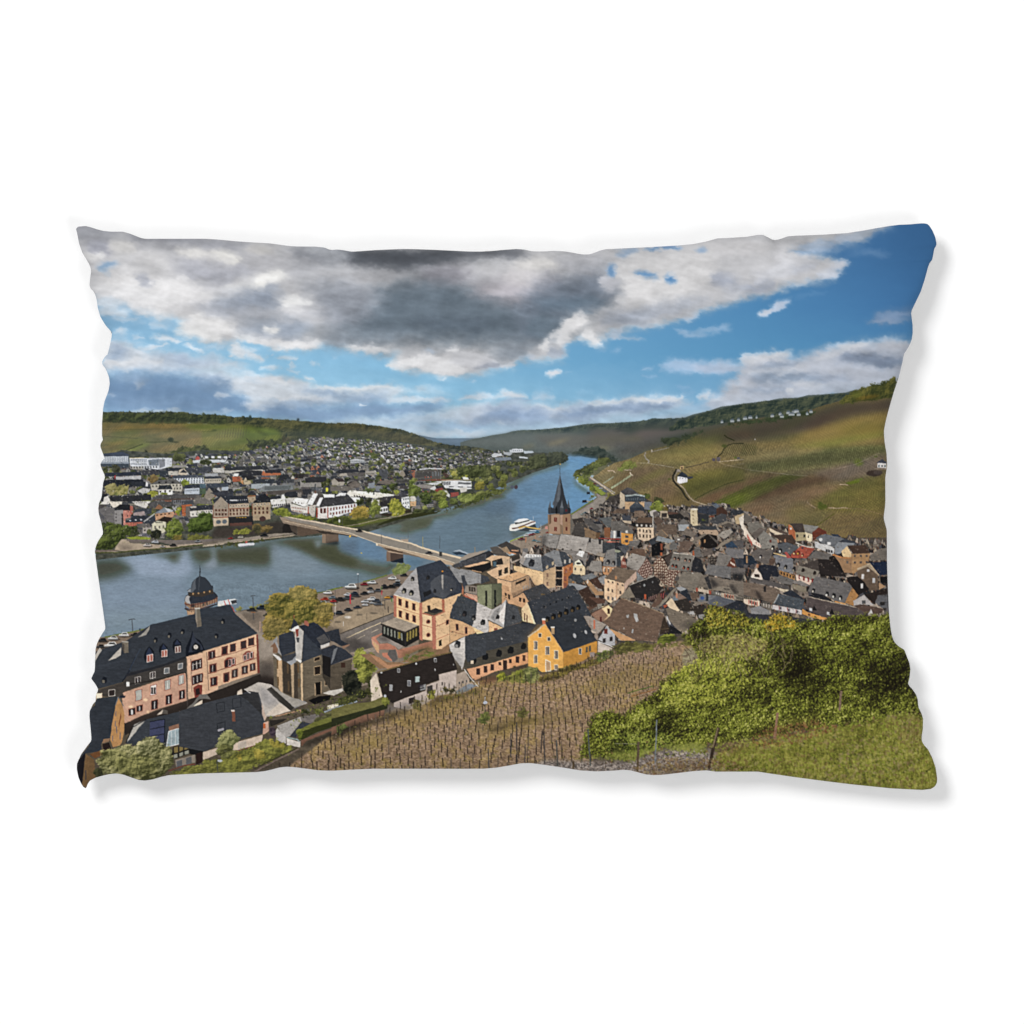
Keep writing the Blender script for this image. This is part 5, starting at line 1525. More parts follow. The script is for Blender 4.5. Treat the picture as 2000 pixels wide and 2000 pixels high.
draw('''
F 1150 950 6.44
R 807d79 1580,990 1625,830 1790,875 1720,1000
p 6b3a2c 1720,1000 1800,875 1840,1010 1780,1030
w e9dccb 1775,960 1815,985 3 16,26
R 77777a 1690,830 1720,770 1932,790 1932,900 1800,900
r 343a46 1820,910 1932,900 1932,1030 1850,1010
R 737476 1450,1100 1480,980 1780,1010 1770,1160
R 6b6766 1780,1020 1932,1030 1932,1110 1780,1100
s 23252a 2 .9 1780,1100 1932,1100 1932,1190 1790,1170
R 5d5b5c 1700,720 1850,670 1932,680 1932,780 1720,760
r 30455e 1700,730 1790,690 1860,770 1720,770
R 807a6f 1100,1200 1170,1070 1400,1085 1430,1120 1330,1300 1260,1310 1120,1230
e b0aca4 1295,1090 12,10
R 776f64 1400,1120 1470,1110 1520,1290 1350,1250
r 35363a 1440,1150 1500,1110 1540,1290 1500,1290
R 7d7469 1490,1130 1932,1200 1932,1380 1780,1340 1640,1270 1540,1300
s 2b2a2c 2 .85 1490,1130 1560,1180 1630,1240 1540,1270
s 2d2b2c 2 .85 1750,1240 1790,1225 1860,1330 1820,1350
R 898174 1540,1300 1620,1255 1750,1260 1820,1360 1640,1310
w 4b4642 1700,1285 1740,1290 2 30,14
p c9bba8 1335,1275 1520,1310 1510,1350 1340,1310
w a84c38 1348,1295 1348,1295 1 26,46
w a84c38 1510,1330 1510,1330 1 28,44
p 6d6c68 1530,1310 1650,1330 1650,1380 1530,1350
w c9c6c0 1590,1340 1640,1355 3 12,26
p bfb19c 1650,1330 1815,1360 1815,1430 1650,1390
w 9c4a3a 1700,1370 1800,1390 4 12,50
w 4a4440 1718,1375 1785,1388 3 14,34
p 8a8478 1820,1370 1932,1390 1932,1440 1830,1420
w 3a3836 1850,1400 1932,1415 5 12,30
# cream big house
R 7a6a5a 195,1150 330,1015 590,1060 440,1210 380,1190
p e8c6a0 190,1155 440,1215 440,1320 340,1430 240,1450 190,1380
p c8ab98 440,1210 590,1065 595,1150 500,1230 440,1320
w 5a5048 240,1190 418,1240 4 18,24
w 5a5048 238,1300 290,1310 2 16,34
w 5a5048 390,1330 390,1330 1 24,44
w e9e2d8 240,1400 330,1405 3 24,40
l b0805c 1 345,1220 342,1430
w c08a5c 335,1145 335,1145 1 22,40
r 7d8488 595,1070 690,1160 600,1200
# dark hall roofs
p 8b8272 380,1400 500,1260 540,1330 580,1390 480,1400
R 2c2a2b 500,1240 820,1125 910,1290 870,1340 720,1410 580,1400
l b9b4aa 1.4 500,1240 810,1125
e 8e9498 690,1240 12,18
e 8e9498 795,1200 8,14
w c05a38 700,1385 700,1385 1 26,60
p 382c2a 720,1410 870,1340 940,1300 940,1420 780,1450
w a88078 750,1410 840,1380 5 8,50
w a84a4a 900,1380 930,1370 2 12,70
R 6a5346 770,1510 870,1340 880,1340 920,1440 820,1520
R 8c8476 870,1500 920,1430 1050,1290 1100,1260 1090,1290 970,1430 900,1500
p 9fa6ac 1090,1270 1150,1255 1220,1290 1140,1320
r 2b313c 1120,1320 1220,1290 1290,1430 1220,1440
R 8a7468 1070,1370 1130,1340 1220,1400 1100,1440
p 76848e 1040,1400 1080,1370 1120,1430 1060,1430
R 35302d 1060,1440 1220,1400 1320,1560 1140,1560
p e8d2b0 955,1470 1030,1400 1065,1450 1130,1560 1060,1560 980,1500
w c98a6a 1095,1370 1095,1370 1 22,60
p b5583c 930,1490 980,1480 980,1500 940,1530
R 70757e 1380,1350 1600,1370 1500,1470 1360,1440
e 3c5a9c 1415,1400 26,22
w 2f3238 1475,1395 1475,1395 1 30,90
R 5e6470 1490,1440 1600,1370 1840,1440 1650,1510 1500,1480
r 2b303a 1680,1510 1860,1430 1932,1460 1932,1610 1800,1560
R 6d5b4e 1260,1330 1370,1340 1330,1440 1290,1440
R 857c72 1290,1480 1440,1440 1500,1450 1320,1500
p 37302c 1310,1500 1440,1500 1440,1640 1300,1580
p aeb0b2 1230,1580 1310,1560 1320,1610 1250,1600
p 9b9da0 1370,1610 1440,1600 1440,1670 1370,1650
# huge tiled roof, bottom left
p d3a06c 260,1780 590,1932 600,1932 560,1932 400,1932 280,1820
R 735d4e 165,1690 400,1400 940,1600 850,1932 600,1932 220,1740
l a08a6c 1.4 400,1402 640,1480 940,1600
p b9bcbe 555,1590 600,1600 620,1690 590,1700 560,1640
p aab0b4 465,1610 500,1605 495,1645 470,1645
p aab0b4 540,1790 555,1790 550,1840 530,1835
e a9a29a 435,1780 10,14
p 3f342b 940,1620 1000,1780 990,1830 880,1860 890,1790
l 6b5a44 1 890,1790 990,1780
p c8ccd0 975,1620 1020,1720 1010,1740 965,1650
R 7e7466 960,1530 1000,1520 1380,1680 1230,1780 1190,1830 1080,1770 1000,1680
s 5c5650 3 .7 1110,1750 1250,1680 1370,1690 1230,1790
p 1f2024 1010,1740 1090,1780 1180,1850 1100,1850 1020,1840
# lower left corner small ones
p ead0a2 135,1540 235,1480 285,1550 240,1640
p 8a6a56 20,1610 130,1540 240,1640 200,1680 130,1690
l 4a3a34 1.6 15,1600 235,1475
w 3a2c28 245,1570 245,1570 1 30,60
w 5a2c28 148,1665 148,1665 1 24,60
R 5d4538 0,1280 60,1370 110,1500 0,1560
R 7d7062 0,1190 100,1300 110,1370 0,1330
R 34271f 0,1170 100,1120 190,1290 110,1280
p 8f8a80 100,1470 165,1450 160,1530 110,1540
F 1450 970 6.44
# right side of the old town
R 6b6660 0,190 100,260 110,320 30,340 0,300
p e9dccb 0,350 60,450 130,540 220,600 215,650 120,600 0,480
w c04a3c 50,500 100,590 4 12,50
w d0a090 160,590 210,620 3 10,30
R 7c7870 40,340 180,320 280,410 200,390 110,470 60,430
R 6a625c 100,470 210,390 280,420 230,520 130,520
R 8a8881 180,510 250,430 430,570 420,640 230,660
w 703c34 338,560 338,560 1 26,34
R 5a4c44 320,370 560,460 540,480 480,460 340,420
p e3d2b4 315,390 390,430 490,470 430,480 330,440
p d49a5c 560,350 600,370 650,450 650,540 600,500 560,450
p c06a42 560,345 640,430 648,545 560,470
R 453c38 575,340 740,338 760,445 650,448
p b5a880 650,450 770,450 790,550 650,560
R 82807b 745,350 940,375 870,470 770,450
p f0e2bd 765,445 860,475 850,565 790,560
w 3c3a38 672,495 760,495 2 26,34
w 3c3a38 812,510 812,510 1 12,22
R 6b3426 860,450 940,390 1035,440 1040,470 960,480 870,560
w e0dcd4 590,405 590,405 1 20,24
R 4c3c34 340,480 600,480 650,560 640,600 480,560
w bf8a68 430,560 520,555 2 20,40
R 5a5f66 420,600 540,575 690,630 600,720 440,690
R 7c8088 370,740 500,720 620,790 620,960 500,940 440,920
d 26262a 9a9484 430,860 34
d 26262a 9a9484 520,885 34
d 26262a 9a9484 625,915 34
d 26262a e9e2d2 360,645 36
d 26262a e9e2d2 455,680 34
l e3c080 2 375,710 560,760
R b0503e 590,730 720,618 890,655 790,775 600,770
l 3a4250 3 725,640 750,650
d 6a2c28 e8c88a 630,710 28
d 6a2c28 e8b040 680,710 32
d 6a2c28 e8c88a 735,735 26
p b0504c 510,700 540,695 600,770 545,775
l e0d8cc 1.6 650,580 780,630 880,640
p cfd3d6 890,560 960,590 1050,600 1135,650 1130,720 1090,720 960,660 890,640
R 6a7078 900,520 1020,470 1260,530 1200,570 1190,640 1140,640 960,580
r 3c424c 1190,570 1260,530 1400,570 1410,600 1220,600
p 8b939c 1140,620 1190,570 1400,590 1200,720 1140,720
e d4dade 965,540 24,22
w e8eaec 1068,590 1068,590 1 44,40
w 3c3c40 1040,680 1100,690 3 24,36
r 2f3a4a 1090,470 1180,475 1215,510 1120,500
p efd09a 1220,690 1300,620 1350,720 1350,765 1250,760
R 4a382f 1300,615 1530,612 1590,715 1370,715
p b58d60 1350,720 1590,715 1560,830 1540,860 1380,970 1350,960
l d08a4c 3 1115,730 1240,770 1350,775
p a5805c 1130,740 1240,780 1350,780 1350,960 1260,960 1200,840
w 5a5250 1395,745 1545,745 3 26,26
w 5a5250 1395,830 1545,825 3 26,26
w 6a625c 1300,825 1300,825 1 30,34
R 7a746c 1590,740 1700,660 1810,640 1810,800 1600,800
R 6d6a68 800,770 900,680 1080,720 1200,850 1050,900 940,780
p 231f1f 1070,760 1130,740 1200,830 1280,1000 960,1000 930,790 1060,870
R 4a4340 720,870 800,830 930,790 950,930 830,900
R 2c2727 930,785 1060,790 1290,1010 950,970
R 8a857a 650,950 700,870 950,935 900,1030 830,1040
d 2a2422 3a302c 740,925 30
d 2a2422 3a302c 885,960 30
p e8cdbb 650,980 680,990 860,1050 830,1110 740,1080 660,1050
w 8a2c2c 700,1010 860,1055 4 22,50
w e5dad0 712,1015 790,1040 2 20,30
p c08c50 445,925 640,990 640,1045 450,980
w 3a2f2a 470,960 620,1010 5 20,34
R 6e6c6a 350,1000 440,985 640,1050 600,1110 470,1090
R 8b8784 600,1075 700,1050 830,1110 780,1130
p 8a8270 610,1095 780,1130 790,1200 740,1200 610,1150
R 6a6562 90,700 200,650 370,680 300,840 270,850 120,780
d 24222a e5e0d8 210,755 30
R 5c4a40 320,790 400,770 380,850 320,860
r 24303f 0,730 100,740 170,830 80,860 0,850
w b98f62 40,790 40,790 1 18,90
p e9ddd0 90,1000 160,900 230,990 235,1045 90,1015
timber
'''.replace('timber\n', ''))
FR[:] = [1450, 970, 6.44]
draw('''
F 1450 970 6.44
w 3c2e2a 145,990 185,995 3 22,36
r 262b37 170,880 250,850 400,870 445,990 430,1010 340,1000 320,1060 240,1040 210,950
w b07a5a 172,870 172,870 1 26,44
R 5d5a5a 80,1030 320,1055 560,1120 580,1170 380,1130 100,1070
p d8cbb0 390,1140 580,1175 500,1200
R 78695c 0,1070 150,1090 440,1160 460,1200 380,1340 240,1300 200,1290 0,1230
s 2a2626 2 .85 140,1190 170,1175 250,1290 210,1320
w 2c2a2c 265,1160 265,1160 1 30,70
p e5d3bd 0,1280 200,1310 200,1370 60,1360 0,1330
w b0483c 65,1320 170,1345 4 10,56
w 4a4440 85,1320 150,1340 3 16,40
p 78726a 210,1330 370,1360 370,1420 220,1380
w c9c4bc 250,1355 350,1380 4 10,44
r 49525c 380,1350 440,1220 765,1290 720,1425
l b9c4c8 1.6 380,1335 440,1220
p d3d0d2 365,1355 730,1425 725,1480 360,1410
w 9a4444 445,1395 655,1440 3 8,50
w 5a5660 462,1400 670,1445 3 22,36
r 2c323e 490,1210 590,1165 770,1290 500,1225
r 22242b 810,1250 930,1190 1060,1270 1130,1320 1040,1310
R 6c6b6c 800,1190 900,1000 1380,1100 1270,1330 1140,1310 1050,1240 820,1200
d 202226 c9c6bc 870,1180 34
d 202226 d8d6cc 1040,1225 36
d 202226 d8d6cc 1125,1245 36
d 202226 d8d6cc 1210,1270 36
p b5834c 1270,1330 1380,1100 1440,1240 1370,1370
l d89a50 2.4 1140,1315 1280,1350
p bcbabb 1375,1310 1510,1230 1640,1370 1500,1350 1380,1370
w 55585c 1508,1325 1508,1325 1 44,44
r 2e2624 1520,1230 1700,1180 1815,1150 1815,1220 1680,1240 1650,1360
R 64676e 1650,1330 1690,1240 1815,1240 1815,1400 1740,1400
w 2c2c2e 1745,1345 1745,1345 1 60,44
p b5a48a 1425,900 1580,840 1700,980 1700,1000 1560,900 1430,940
R 6e5c4c 1425,930 1560,880 1690,990 1690,1170 1600,1180 1430,1010
p 231f20 1290,1010 1430,1000 1520,1080 1570,1170 1440,1240 1300,1060
l c9b494 2 1420,915 1580,840 1705,990
w d6d8da 1565,930 1565,930 1 34,30
w d6d8da 1495,1005 1485,1120 2 30,60
w cfd3d8 1635,1055 1635,1055 1 34,64
r 1f2c48 1585,830 1810,815 1810,980 1710,990
p 17181c 1715,1010 1812,1000 1815,1090 1720,1080
p b8926c 1700,1080 1790,1130 1700,1170
R 554c4c 760,1400 815,1260 1140,1340 1510,1410 1500,1530 1180,1560 1000,1510
l c4b8a4 1.4 815,1258 1140,1330 1510,1412
w c6ccd2 840,1415 1060,1465 2 36,34
p 201e20 860,1420 880,1360 920,1430
p 201e20 1070,1470 1105,1400 1140,1480
p e09f4e 735,1405 800,1450 1140,1550 1130,1560 900,1530 730,1470
w 6a4a34 820,1480 900,1510 2 30,20
R 5c4a42 1380,1370 1460,1350 1760,1410 1740,1460 1620,1480 1540,1470
p cfd0d2 1560,1480 1600,1410 1620,1470
r 34363f 0,1320 60,1450 130,1470 340,1470 540,1500 880,1550 880,1620 0,1620
p 8b8d92 80,1400 200,1370 330,1430 330,1480 100,1470
''')
_tt = mask(TR); _ts = (slice(_tt[0], _tt[1]), slice(_tt[2], _tt[3]))
IMG[_ts] *= 1 - blur(_tt[4], 2)[..., None] * np.float32([.07, .08, .09])      # dusty brown cast of the old slate
draw('''
F 900 780 6.44
# church tower
p 8a6d52 1095,1450 1245,1440 1250,1470 1280,1480 1270,1690 1240,1700 1100,1690
p a8866c 1105,1460 1245,1455 1250,1690 1110,1690
p 9a7658 1275,1450 1378,1440 1375,1700 1280,1690
p b59078 1250,1440 1278,1460 1278,1590 1250,1570
p 6e5440 1110,1450 1135,1450 1135,1560 1112,1580
w 6a2420 1190,1516 1190,1516 1 34,54
w 6a2420 1190,1632 1190,1632 1 34,50
w 5a2420 1327,1516 1327,1630 2 20,50
w b98c68 1190,1516 1190,1516 1 5,54
w b98c68 1190,1632 1190,1632 1 5,50
p 30343a 1100,1440 1105,1370 1125,1350 1160,1370 1200,1290 1246,950 1300,1200 1330,1310 1350,1350 1375,1370 1380,1440 1290,1452 1240,1440 1160,1440
p 4b5057 1165,1300 1246,950 1252,1000 1258,1200 1220,1300 1190,1380 1165,1370
p 5b6168 1200,1290 1246,950 1243,1260 1225,1300
p 565b62 1103,1370 1122,1280 1135,1370
p 3b3f46 1103,1370 1135,1370 1135,1440 1103,1440
p 62686f 1245,1370 1272,1270 1290,1370
p 43484e 1245,1370 1290,1370 1288,1455 1245,1455
p 4b4f56 1340,1360 1350,1260 1375,1370
p 2a2d33 1345,1370 1380,1370 1380,1430 1345,1430
p 565b61 1150,1330 1160,1275 1172,1340
p 17191d 1190,1380 1200,1340 1215,1380 1215,1440 1192,1440
w 5a2428 1325,1400 1325,1400 1 26,30
l 3c4046 .9 1247,950 1246,870
e c9a24a 1250,822 10,8
l 55585c .7 1247,870 1248,830
F 900 1030 6.44
p 3a3532 1385,90 1440,0 1400,-100 1530,-120 1560,100 1540,130
R 46423f 1390,90 1450,-60 1560,-60 1600,120
R 53504e 1530,-120 1620,-100 1760,20 1700,60 1560,-50
p 80684e 1550,0 1700,60 1690,150 1560,120
R 8c8985 1015,190 1040,85 1250,100 1200,265 1100,250
s 3a3836 3 .9 1010,190 1040,90 1080,120 1060,200 1030,240
R a39e98 1205,270 1255,85 1615,135 1560,300 1460,310
R 96918b 1560,300 1620,140 1780,165 1775,320 1680,340
l 6b6763 1.6 1250,85 1200,270
w 2c2a2c 1620,160 1620,160 1 24,60
w 2c2a2c 1745,185 1745,185 1 30,60
e 3a3632 1280,275 14,14
e 3a3632 1385,290 12,12
e 3a3632 1500,285 20,14
r 3b4045 1780,190 1932,190 1932,270 1850,300 1780,330
R 7e7a76 1250,290 1340,280 1600,320 1560,500 1420,480 1400,360
p f0eeea 1455,345 1490,290 1555,305 1525,375
w a6a8ac 1475,335 1530,340 3 3,60
w a6a8ac 1500,325 1500,325 1 60,3
r 2f3034 1560,500 1620,340 1680,370 1620,480
R 8e8578 1690,350 1720,320 1810,325 1800,375
p d0a878 1745,370 1790,375 1780,430 1745,420
R 8b8781 1600,520 1640,420 1760,420 1780,560 1640,550
R 7b7a78 1780,480 1830,290 1932,265 1932,500
d 2a2a2e 8a8680 1840,440 40
d 2a2a2e 8a8680 1910,450 36
p c08a5c 1780,500 1932,510 1932,560 1880,600 1790,590
w e6d9c4 1800,530 1910,540 3 18,50
w 4a3428 1812,540 1900,550 3 12,46
# cream dormer house
p dcc8a0 1410,490 1480,400 1560,500 1560,590 1480,605 1410,580
p efe2c2 1430,440 1480,400 1525,450 1520,480 1440,475
e 3a3834 1478,452 30,14
w 5a5650 1438,520 1510,530 2 22,34
r 2f3238 1480,395 1530,420 1560,500 1530,470
r 3c4248 1340,590 1500,590 1540,680 1480,700 1360,640
R 6f7478 1500,620 1640,570 1720,620 1620,660 1540,660
R 4a342a 1620,660 1720,615 1790,770 1740,770 1690,740
R 8b8d8f 1720,640 1810,600 1810,720 1750,690
p a8825c 1560,680 1600,650 1720,800 1790,800 1790,850 1690,850
p c9c2b8 1590,650 1600,650 1600,700 1580,700
R 8a8e92 1340,700 1420,700 1600,740 1560,790 1400,780
e d88c3c 1410,685 12,8 1
R 3f2e26 1480,800 1590,735 1730,950 1640,1000 1570,940
R 5a4034 1600,870 1690,880 1820,900 1800,950 1720,960
p e8c49c 1805,640 1932,670 1932,900 1880,950 1800,890
w 5a4c44 1850,680 1905,690 2 18,24
w 5a4c44 1850,780 1900,795 2 18,38
w 6a6460 1850,885 1905,895 2 26,44
R 6a5a4c 1810,640 1932,500 1932,660
# modern terraces (far left of this frame)
p 9d8f80 0,390 100,330 350,280 200,370 0,420
r 2f3034 0,430 360,290 420,330 420,370 340,420 100,440 0,520
R 55504b 370,250 460,235 620,360 560,380 420,340
R 3f3c3b 460,230 580,175 750,265 760,330 700,340 600,300
p 9b8468 520,260 580,240 640,330 620,350 540,300
l d8926c 2 640,290 730,295
l c9885c 2 600,320 700,330
p c9ab88 315,400 400,350 560,360 620,370 620,440 540,470 470,490 390,480 380,420
p d2b08a 315,405 410,352 540,362 440,420
p 2a2624 400,420 520,385 540,460 400,480
w 48606c 432,460 432,460 1 40,60
p dcb088 45,490 180,420 370,430 210,500 100,500
p 1e1e20 60,510 200,480 380,440 390,510 270,570 150,540
p d9b48c 330,560 480,490 620,440 620,600 470,650 400,620
w 3a342e 500,570 575,540 2 44,74
l b89470 2 145,540 270,565
p b0a294 620,400 740,330 790,380 700,430 640,450
p 3c3834 640,380 740,330 750,390 650,430
R 6b6b6c 780,270 840,260 850,300 780,400
p a09a94 740,440 790,300 850,330 780,470
p dcdcda 800,370 830,335 1010,345 1010,375 830,400
w 8a8d90 850,360 990,360 5 12,24
# roof of next house left
R 8c8d8e 0,520 130,540 265,590 260,700 120,690 0,650
r 3d424a 260,590 350,620 370,670 260,710
p 6b6762 50,800 100,720 210,740 210,850 60,820
w 3a3630 115,770 160,775 2 20,60
s 2a2a2c 3 .7 0,600 60,600 80,800 20,860 0,850
p c08a70 50,830 210,850 200,910 60,870
# box house
p dcb184 465,645 640,685 640,880 570,860 530,760 465,700
p d6a878 470,640 720,555 855,595 645,685
p b5926e 640,690 860,600 860,740 760,790 700,830 640,880
w 1f1e1e 755,680 755,680 1 125,30 -.45
l 5a5450 1 470,640 640,682 855,598
p 9b7b5e 640,830 760,780 850,740 860,800 800,840 680,870
w 8a9aa4 790,755 840,745 3 8,40
# hipped mansard cream
p e9c490 670,480 780,500 1040,560 1035,740 930,720 860,600 670,540
p bfa07a 1040,555 1110,510 1190,500 1190,740 1100,770 1040,700
R 84888c 780,470 820,380 1010,370 1050,430 1035,555 880,520
r 454b54 1010,370 1130,320 1190,420 1180,490 1110,520 1035,555
d 23262c 3a3d42 885,450 56
w b9a888 1085,500 1160,450 2 26,40
w 8b6a58 1090,600 1090,710 2 24,50
s 8a6a50 4 .8 850,600 930,700 940,740 860,740
R 7c8084 1040,340 1180,285 1240,300 1280,490 1200,490 1160,400
r 3b4149 1235,300 1310,310 1420,440 1280,490
w b9b4aa 1310,430 1370,420 2 24,50
p 1f2023 1195,490 1280,500 1275,740 1200,740
w c9a888 1235,540 1235,740 3 80,10
p b06a3c 1280,500 1410,440 1410,560 1350,620 1345,720 1275,770
w 8a5240 1320,550 1375,520 2 30,44
w 8a5240 1310,640 1310,730 2 40,60
p d0a27a 1275,500 1290,500 1290,770 1275,770
''')
# ---- car park, riverside road, front rows of buildings ----
draw('''
F 400 1050 6.44
p 857768 400,930 560,910 820,850 1400,720 1500,690 1760,625 1932,600 2400,440 2700,400 2700,1600 1800,1932 0,1932 400,1300
l 55702c 2.4 1400,695 1520,680 1640,640 1760,622
B 8a8a3c 4d5224 540,890 700,850 820,830 840,860 600,905
F 650 1050 6.44
p 857566 -260,720 0,660 140,620 400,550 620,500 760,470 1000,450 880,600 780,700 780,940 380,1150 110,1210 -200,1250
l 5c7a2e 2 0,655 140,618
l 5c7a2e 2.2 400,552 560,512 700,470
p 6f6559 90,960 780,700 780,940 620,1050 100,1200 -50,1150
p 9c8a70 40,1010 300,900 780,760 780,930 500,1050 120,1190 -60,1150 0,1060
s 8a7a66 3 .7 400,880 760,790 760,900 500,960
p 77706a 110,1210 780,945 780,1010 620,1075 640,1190 500,1260 520,1370 350,1430 230,1440 120,1300
l 3d3832 1.4 110,1205 400,1085 780,940
l d8c49c 1.4 190,1255 400,1160 620,1065
l c9bba0 1 320,1270 420,1220
l c9bba0 1 500,1185 590,1145
s 3c3836 4 .75 120,1280 300,1250 420,1310 500,1320 500,1380 350,1430 200,1420 100,1330
s 4b443e 3 .7 -60,1100 60,1130 180,1165 100,1210 -60,1200
p 9a8c7c 230,1445 540,1370 560,1420 400,1440 360,1470
k dcdcd6 245,615 150
k 8a2430 410,585 90
k cfd2d4 505,562 110
k dfe0e0 762,508 110
k 2d3036 905,470 90
k c8cccc 830,540 60
k 2c333c 480,640 80
k a8acb0 490,680 90
k 4c5058 575,662 100
k 272d36 660,600 70
k 22282e 660,630 80
k 1f2326 740,615 110
k 3c4650 820,575 100
k 2c3036 820,600 90
k c8ccd2 200,715 90
k 49525c 285,690 70
k 3a4048 300,725 110
k 2a2d33 410,700 100
k 4f5358 195,755 110
k 38383a 105,775 110
k 7c8c98 15,745 80
k b8362c 30,800 80
k c4c8cc 420,800 100
k d4d8da 505,770 120
k cfd2d4 420,840 80
k b5babd 510,815 80
k 3c4450 560,790 100
k 565c64 585,830 110
k 333b48 320,870 90
k 2c3440 205,905 90
k 2a3038 90,945 110
k d9962c 700,750 80
k 44506a 760,740 60
w 37353a 335,580 335,580 1 4,240
e c9ced2 330,455 12,8
w c02a3a 238,770 238,770 1 14,120
w 3a7a3c 628,640 628,640 1 10,50
w c02a38 630,690 630,690 1 10,60
w 9a9a98 630,790 630,790 1 3,180
w 2a8a3c 752,785 752,785 1 12,40
w 3a3a3c 668,840 668,840 1 6,120
w 3a3532 712,900 712,900 1 10,80
w 4b4640 330,930 440,990 2 3,100
w 4b4640 650,1000 650,1000 1 3,120
e 4a443c 350,965 44,8 2 .8
e 4a443c 530,945 50,8 2 .8
e 4a443c 80,1055 44,8 2 .8
e cfcac0 205,995 44,14 1
w c8c4bc 150,1080 150,1080 1 7,60
w d8d4c8 50,880 50,880 1 5,180
B 8aa85a 4f6e34 745,420 800,350 860,325 940,330 1000,360 990,410 900,440 840,470 760,460
F 150 1050 6.44
# left car park strip
p 7d6c5c 250,1250 380,1250 700,1190 880,1140 1000,1100 900,1300 600,1400 250,1450
l 5c7230 2.6 380,1250 550,1215 700,1185 880,1150
l 44484e 1.4 722,1030 730,1175
l 44484e 1.6 678,1035 722,1022 765,1022
p 3c4652 812,1140 832,1140 832,1170 812,1170
k 2b2d30 345,1290 120
k c6c9c8 480,1262 130
k dcdcda 620,1220 130
k 24272c 755,1215 100
k 33373c 830,1190 60
k 3a3d40 320,1370 110
k d8d8d6 455,1350 170
''')
# round half-timbered tower
draw('''
F 150 1050 6.44
p 94745a 1385,830 1460,900 1600,880 1800,800 1800,740 1500,760 1385,790
p a5805f 1410,900 1520,900 1520,960 1420,970
w 5a2a26 1400,860 1400,860 1 6,90
w 5a2a26 1465,860 1790,780 12 6,80
w 3a3634 1490,850 1490,850 1 44,40
w 4a4440 1620,835 1665,822 2 20,40
l 5a2a26 1.2 1390,830 1460,845 1600,825 1795,755
l 4a2a26 1.4 1395,880 1470,905 1600,885 1790,830
l 26282c 2 1385,890 1470,925 1620,895 1800,830
w c59a74 1440,940 1500,930 4 12,50
r 2b303a 1380,790 1400,730 1440,700 1560,690 1700,680 1760,680 1805,735 1740,780 1600,815 1440,830
p a9a6a4 1385,790 1400,740 1425,722 1455,735 1440,760 1460,830 1420,820
p 3c342e 1420,690 1740,640 1750,700 1600,740 1440,735
w b98e5c 1490,705 1700,675 4 18,24
p 2f353e 1415,660 1465,630 1480,560 1540,500 1575,480 1640,500 1700,560 1720,600 1745,600 1745,640 1600,685 1430,690
p 565c64 1430,660 1470,630 1485,570 1530,510 1520,560 1525,640 1480,690 1425,680
p 8b8f94 1418,665 1460,640 1460,680 1425,682
l 454b53 1.6 1575,480 1568,540 1560,660
l 2c3036 1.6 1577,490 1577,380
e 2c3036 1576,430 12,10
l 2c3036 .8 1577,390 1577,350
p d8d0c4 1800,815 1932,770 1932,830 1800,870
l c04a44 1.6 1885,790 1905,840
F 400 1050 6.44
p cfd2d2 190,800 300,780 400,765 430,775 420,830 380,835 330,840 200,830
p 3a3c40 350,790 425,775 428,815 370,835
l c0504c 1.8 270,790 290,845
l c0504c 1.8 320,775 345,840 380,890 395,935
B a0a050 5a5c2c 430,870 490,855 500,910 440,925
l 44484e 1.4 628,740 640,1030
l 44484e 1.4 600,735 625,725 660,725
w 4a4e55 635,985 635,985 1 14,90
w c9702c 637,935 637,935 1 50,12
k 2a2d30 610,905 110
k 22303f 735,880 130
k 4a4c3c 800,970 90
k 7a8068 910,960 90
s 5a524a 4 .6 450,960 640,930 760,960 700,1040 640,1100 520,1000
p 8f8172 400,940 470,940 560,1040 720,1180 700,1230 560,1090 480,1020
l c9a08a 1 718,1050 718,1180
s 9b9084 3 .8 700,1180 900,1250 890,1500 720,1540
s 4c4540 5 .9 700,1540 900,1560 900,1760 760,1780 560,1800 520,1740 700,1700
k d8d8d6 1562,690 110
k b8402c 1525,770 100
k 6a7a88 1620,750 80
k d0d4d8 1500,815 110
k b52c30 1630,795 80
k 2c2c2e 1710,770 110
k c6cad0 1805,715 80
k 454c52 1820,755 110
k 2c3848 1900,700 90
k dcdcd6 1850,615 150
k 9aa09c 1510,940 110
k 7a8488 1590,960 100
k 2e3640 1700,940 110
k 2e3640 1815,900 90
w c02a3a 1847,770 1847,770 1 14,120
w d0ccc4 1661,900 1661,900 1 5,140
w 4a4a4c 1660,710 1660,710 1 4,120
# big willow
B b5983e 4a4620 740,1250 760,1120 740,1060 820,980 800,900 830,840 820,740 880,690 1040,700 1100,660 1180,610 1260,600 1340,630 1430,660 1440,760 1540,800 1620,820 1640,880 1640,960 1600,1060 1540,1140 1480,1120 1400,1060 1200,1100 1120,1200 940,1220 900,1280 830,1290
b a38c34 3a4018 1000,860 220,150
b a8963c 3c4218 1250,900 220,170
b b39b4a 5a5428 900,1120 150,110
b c2a650 6a6430 1230,700 170,90
b b49c48 5a5428 1500,900 120,90
''')
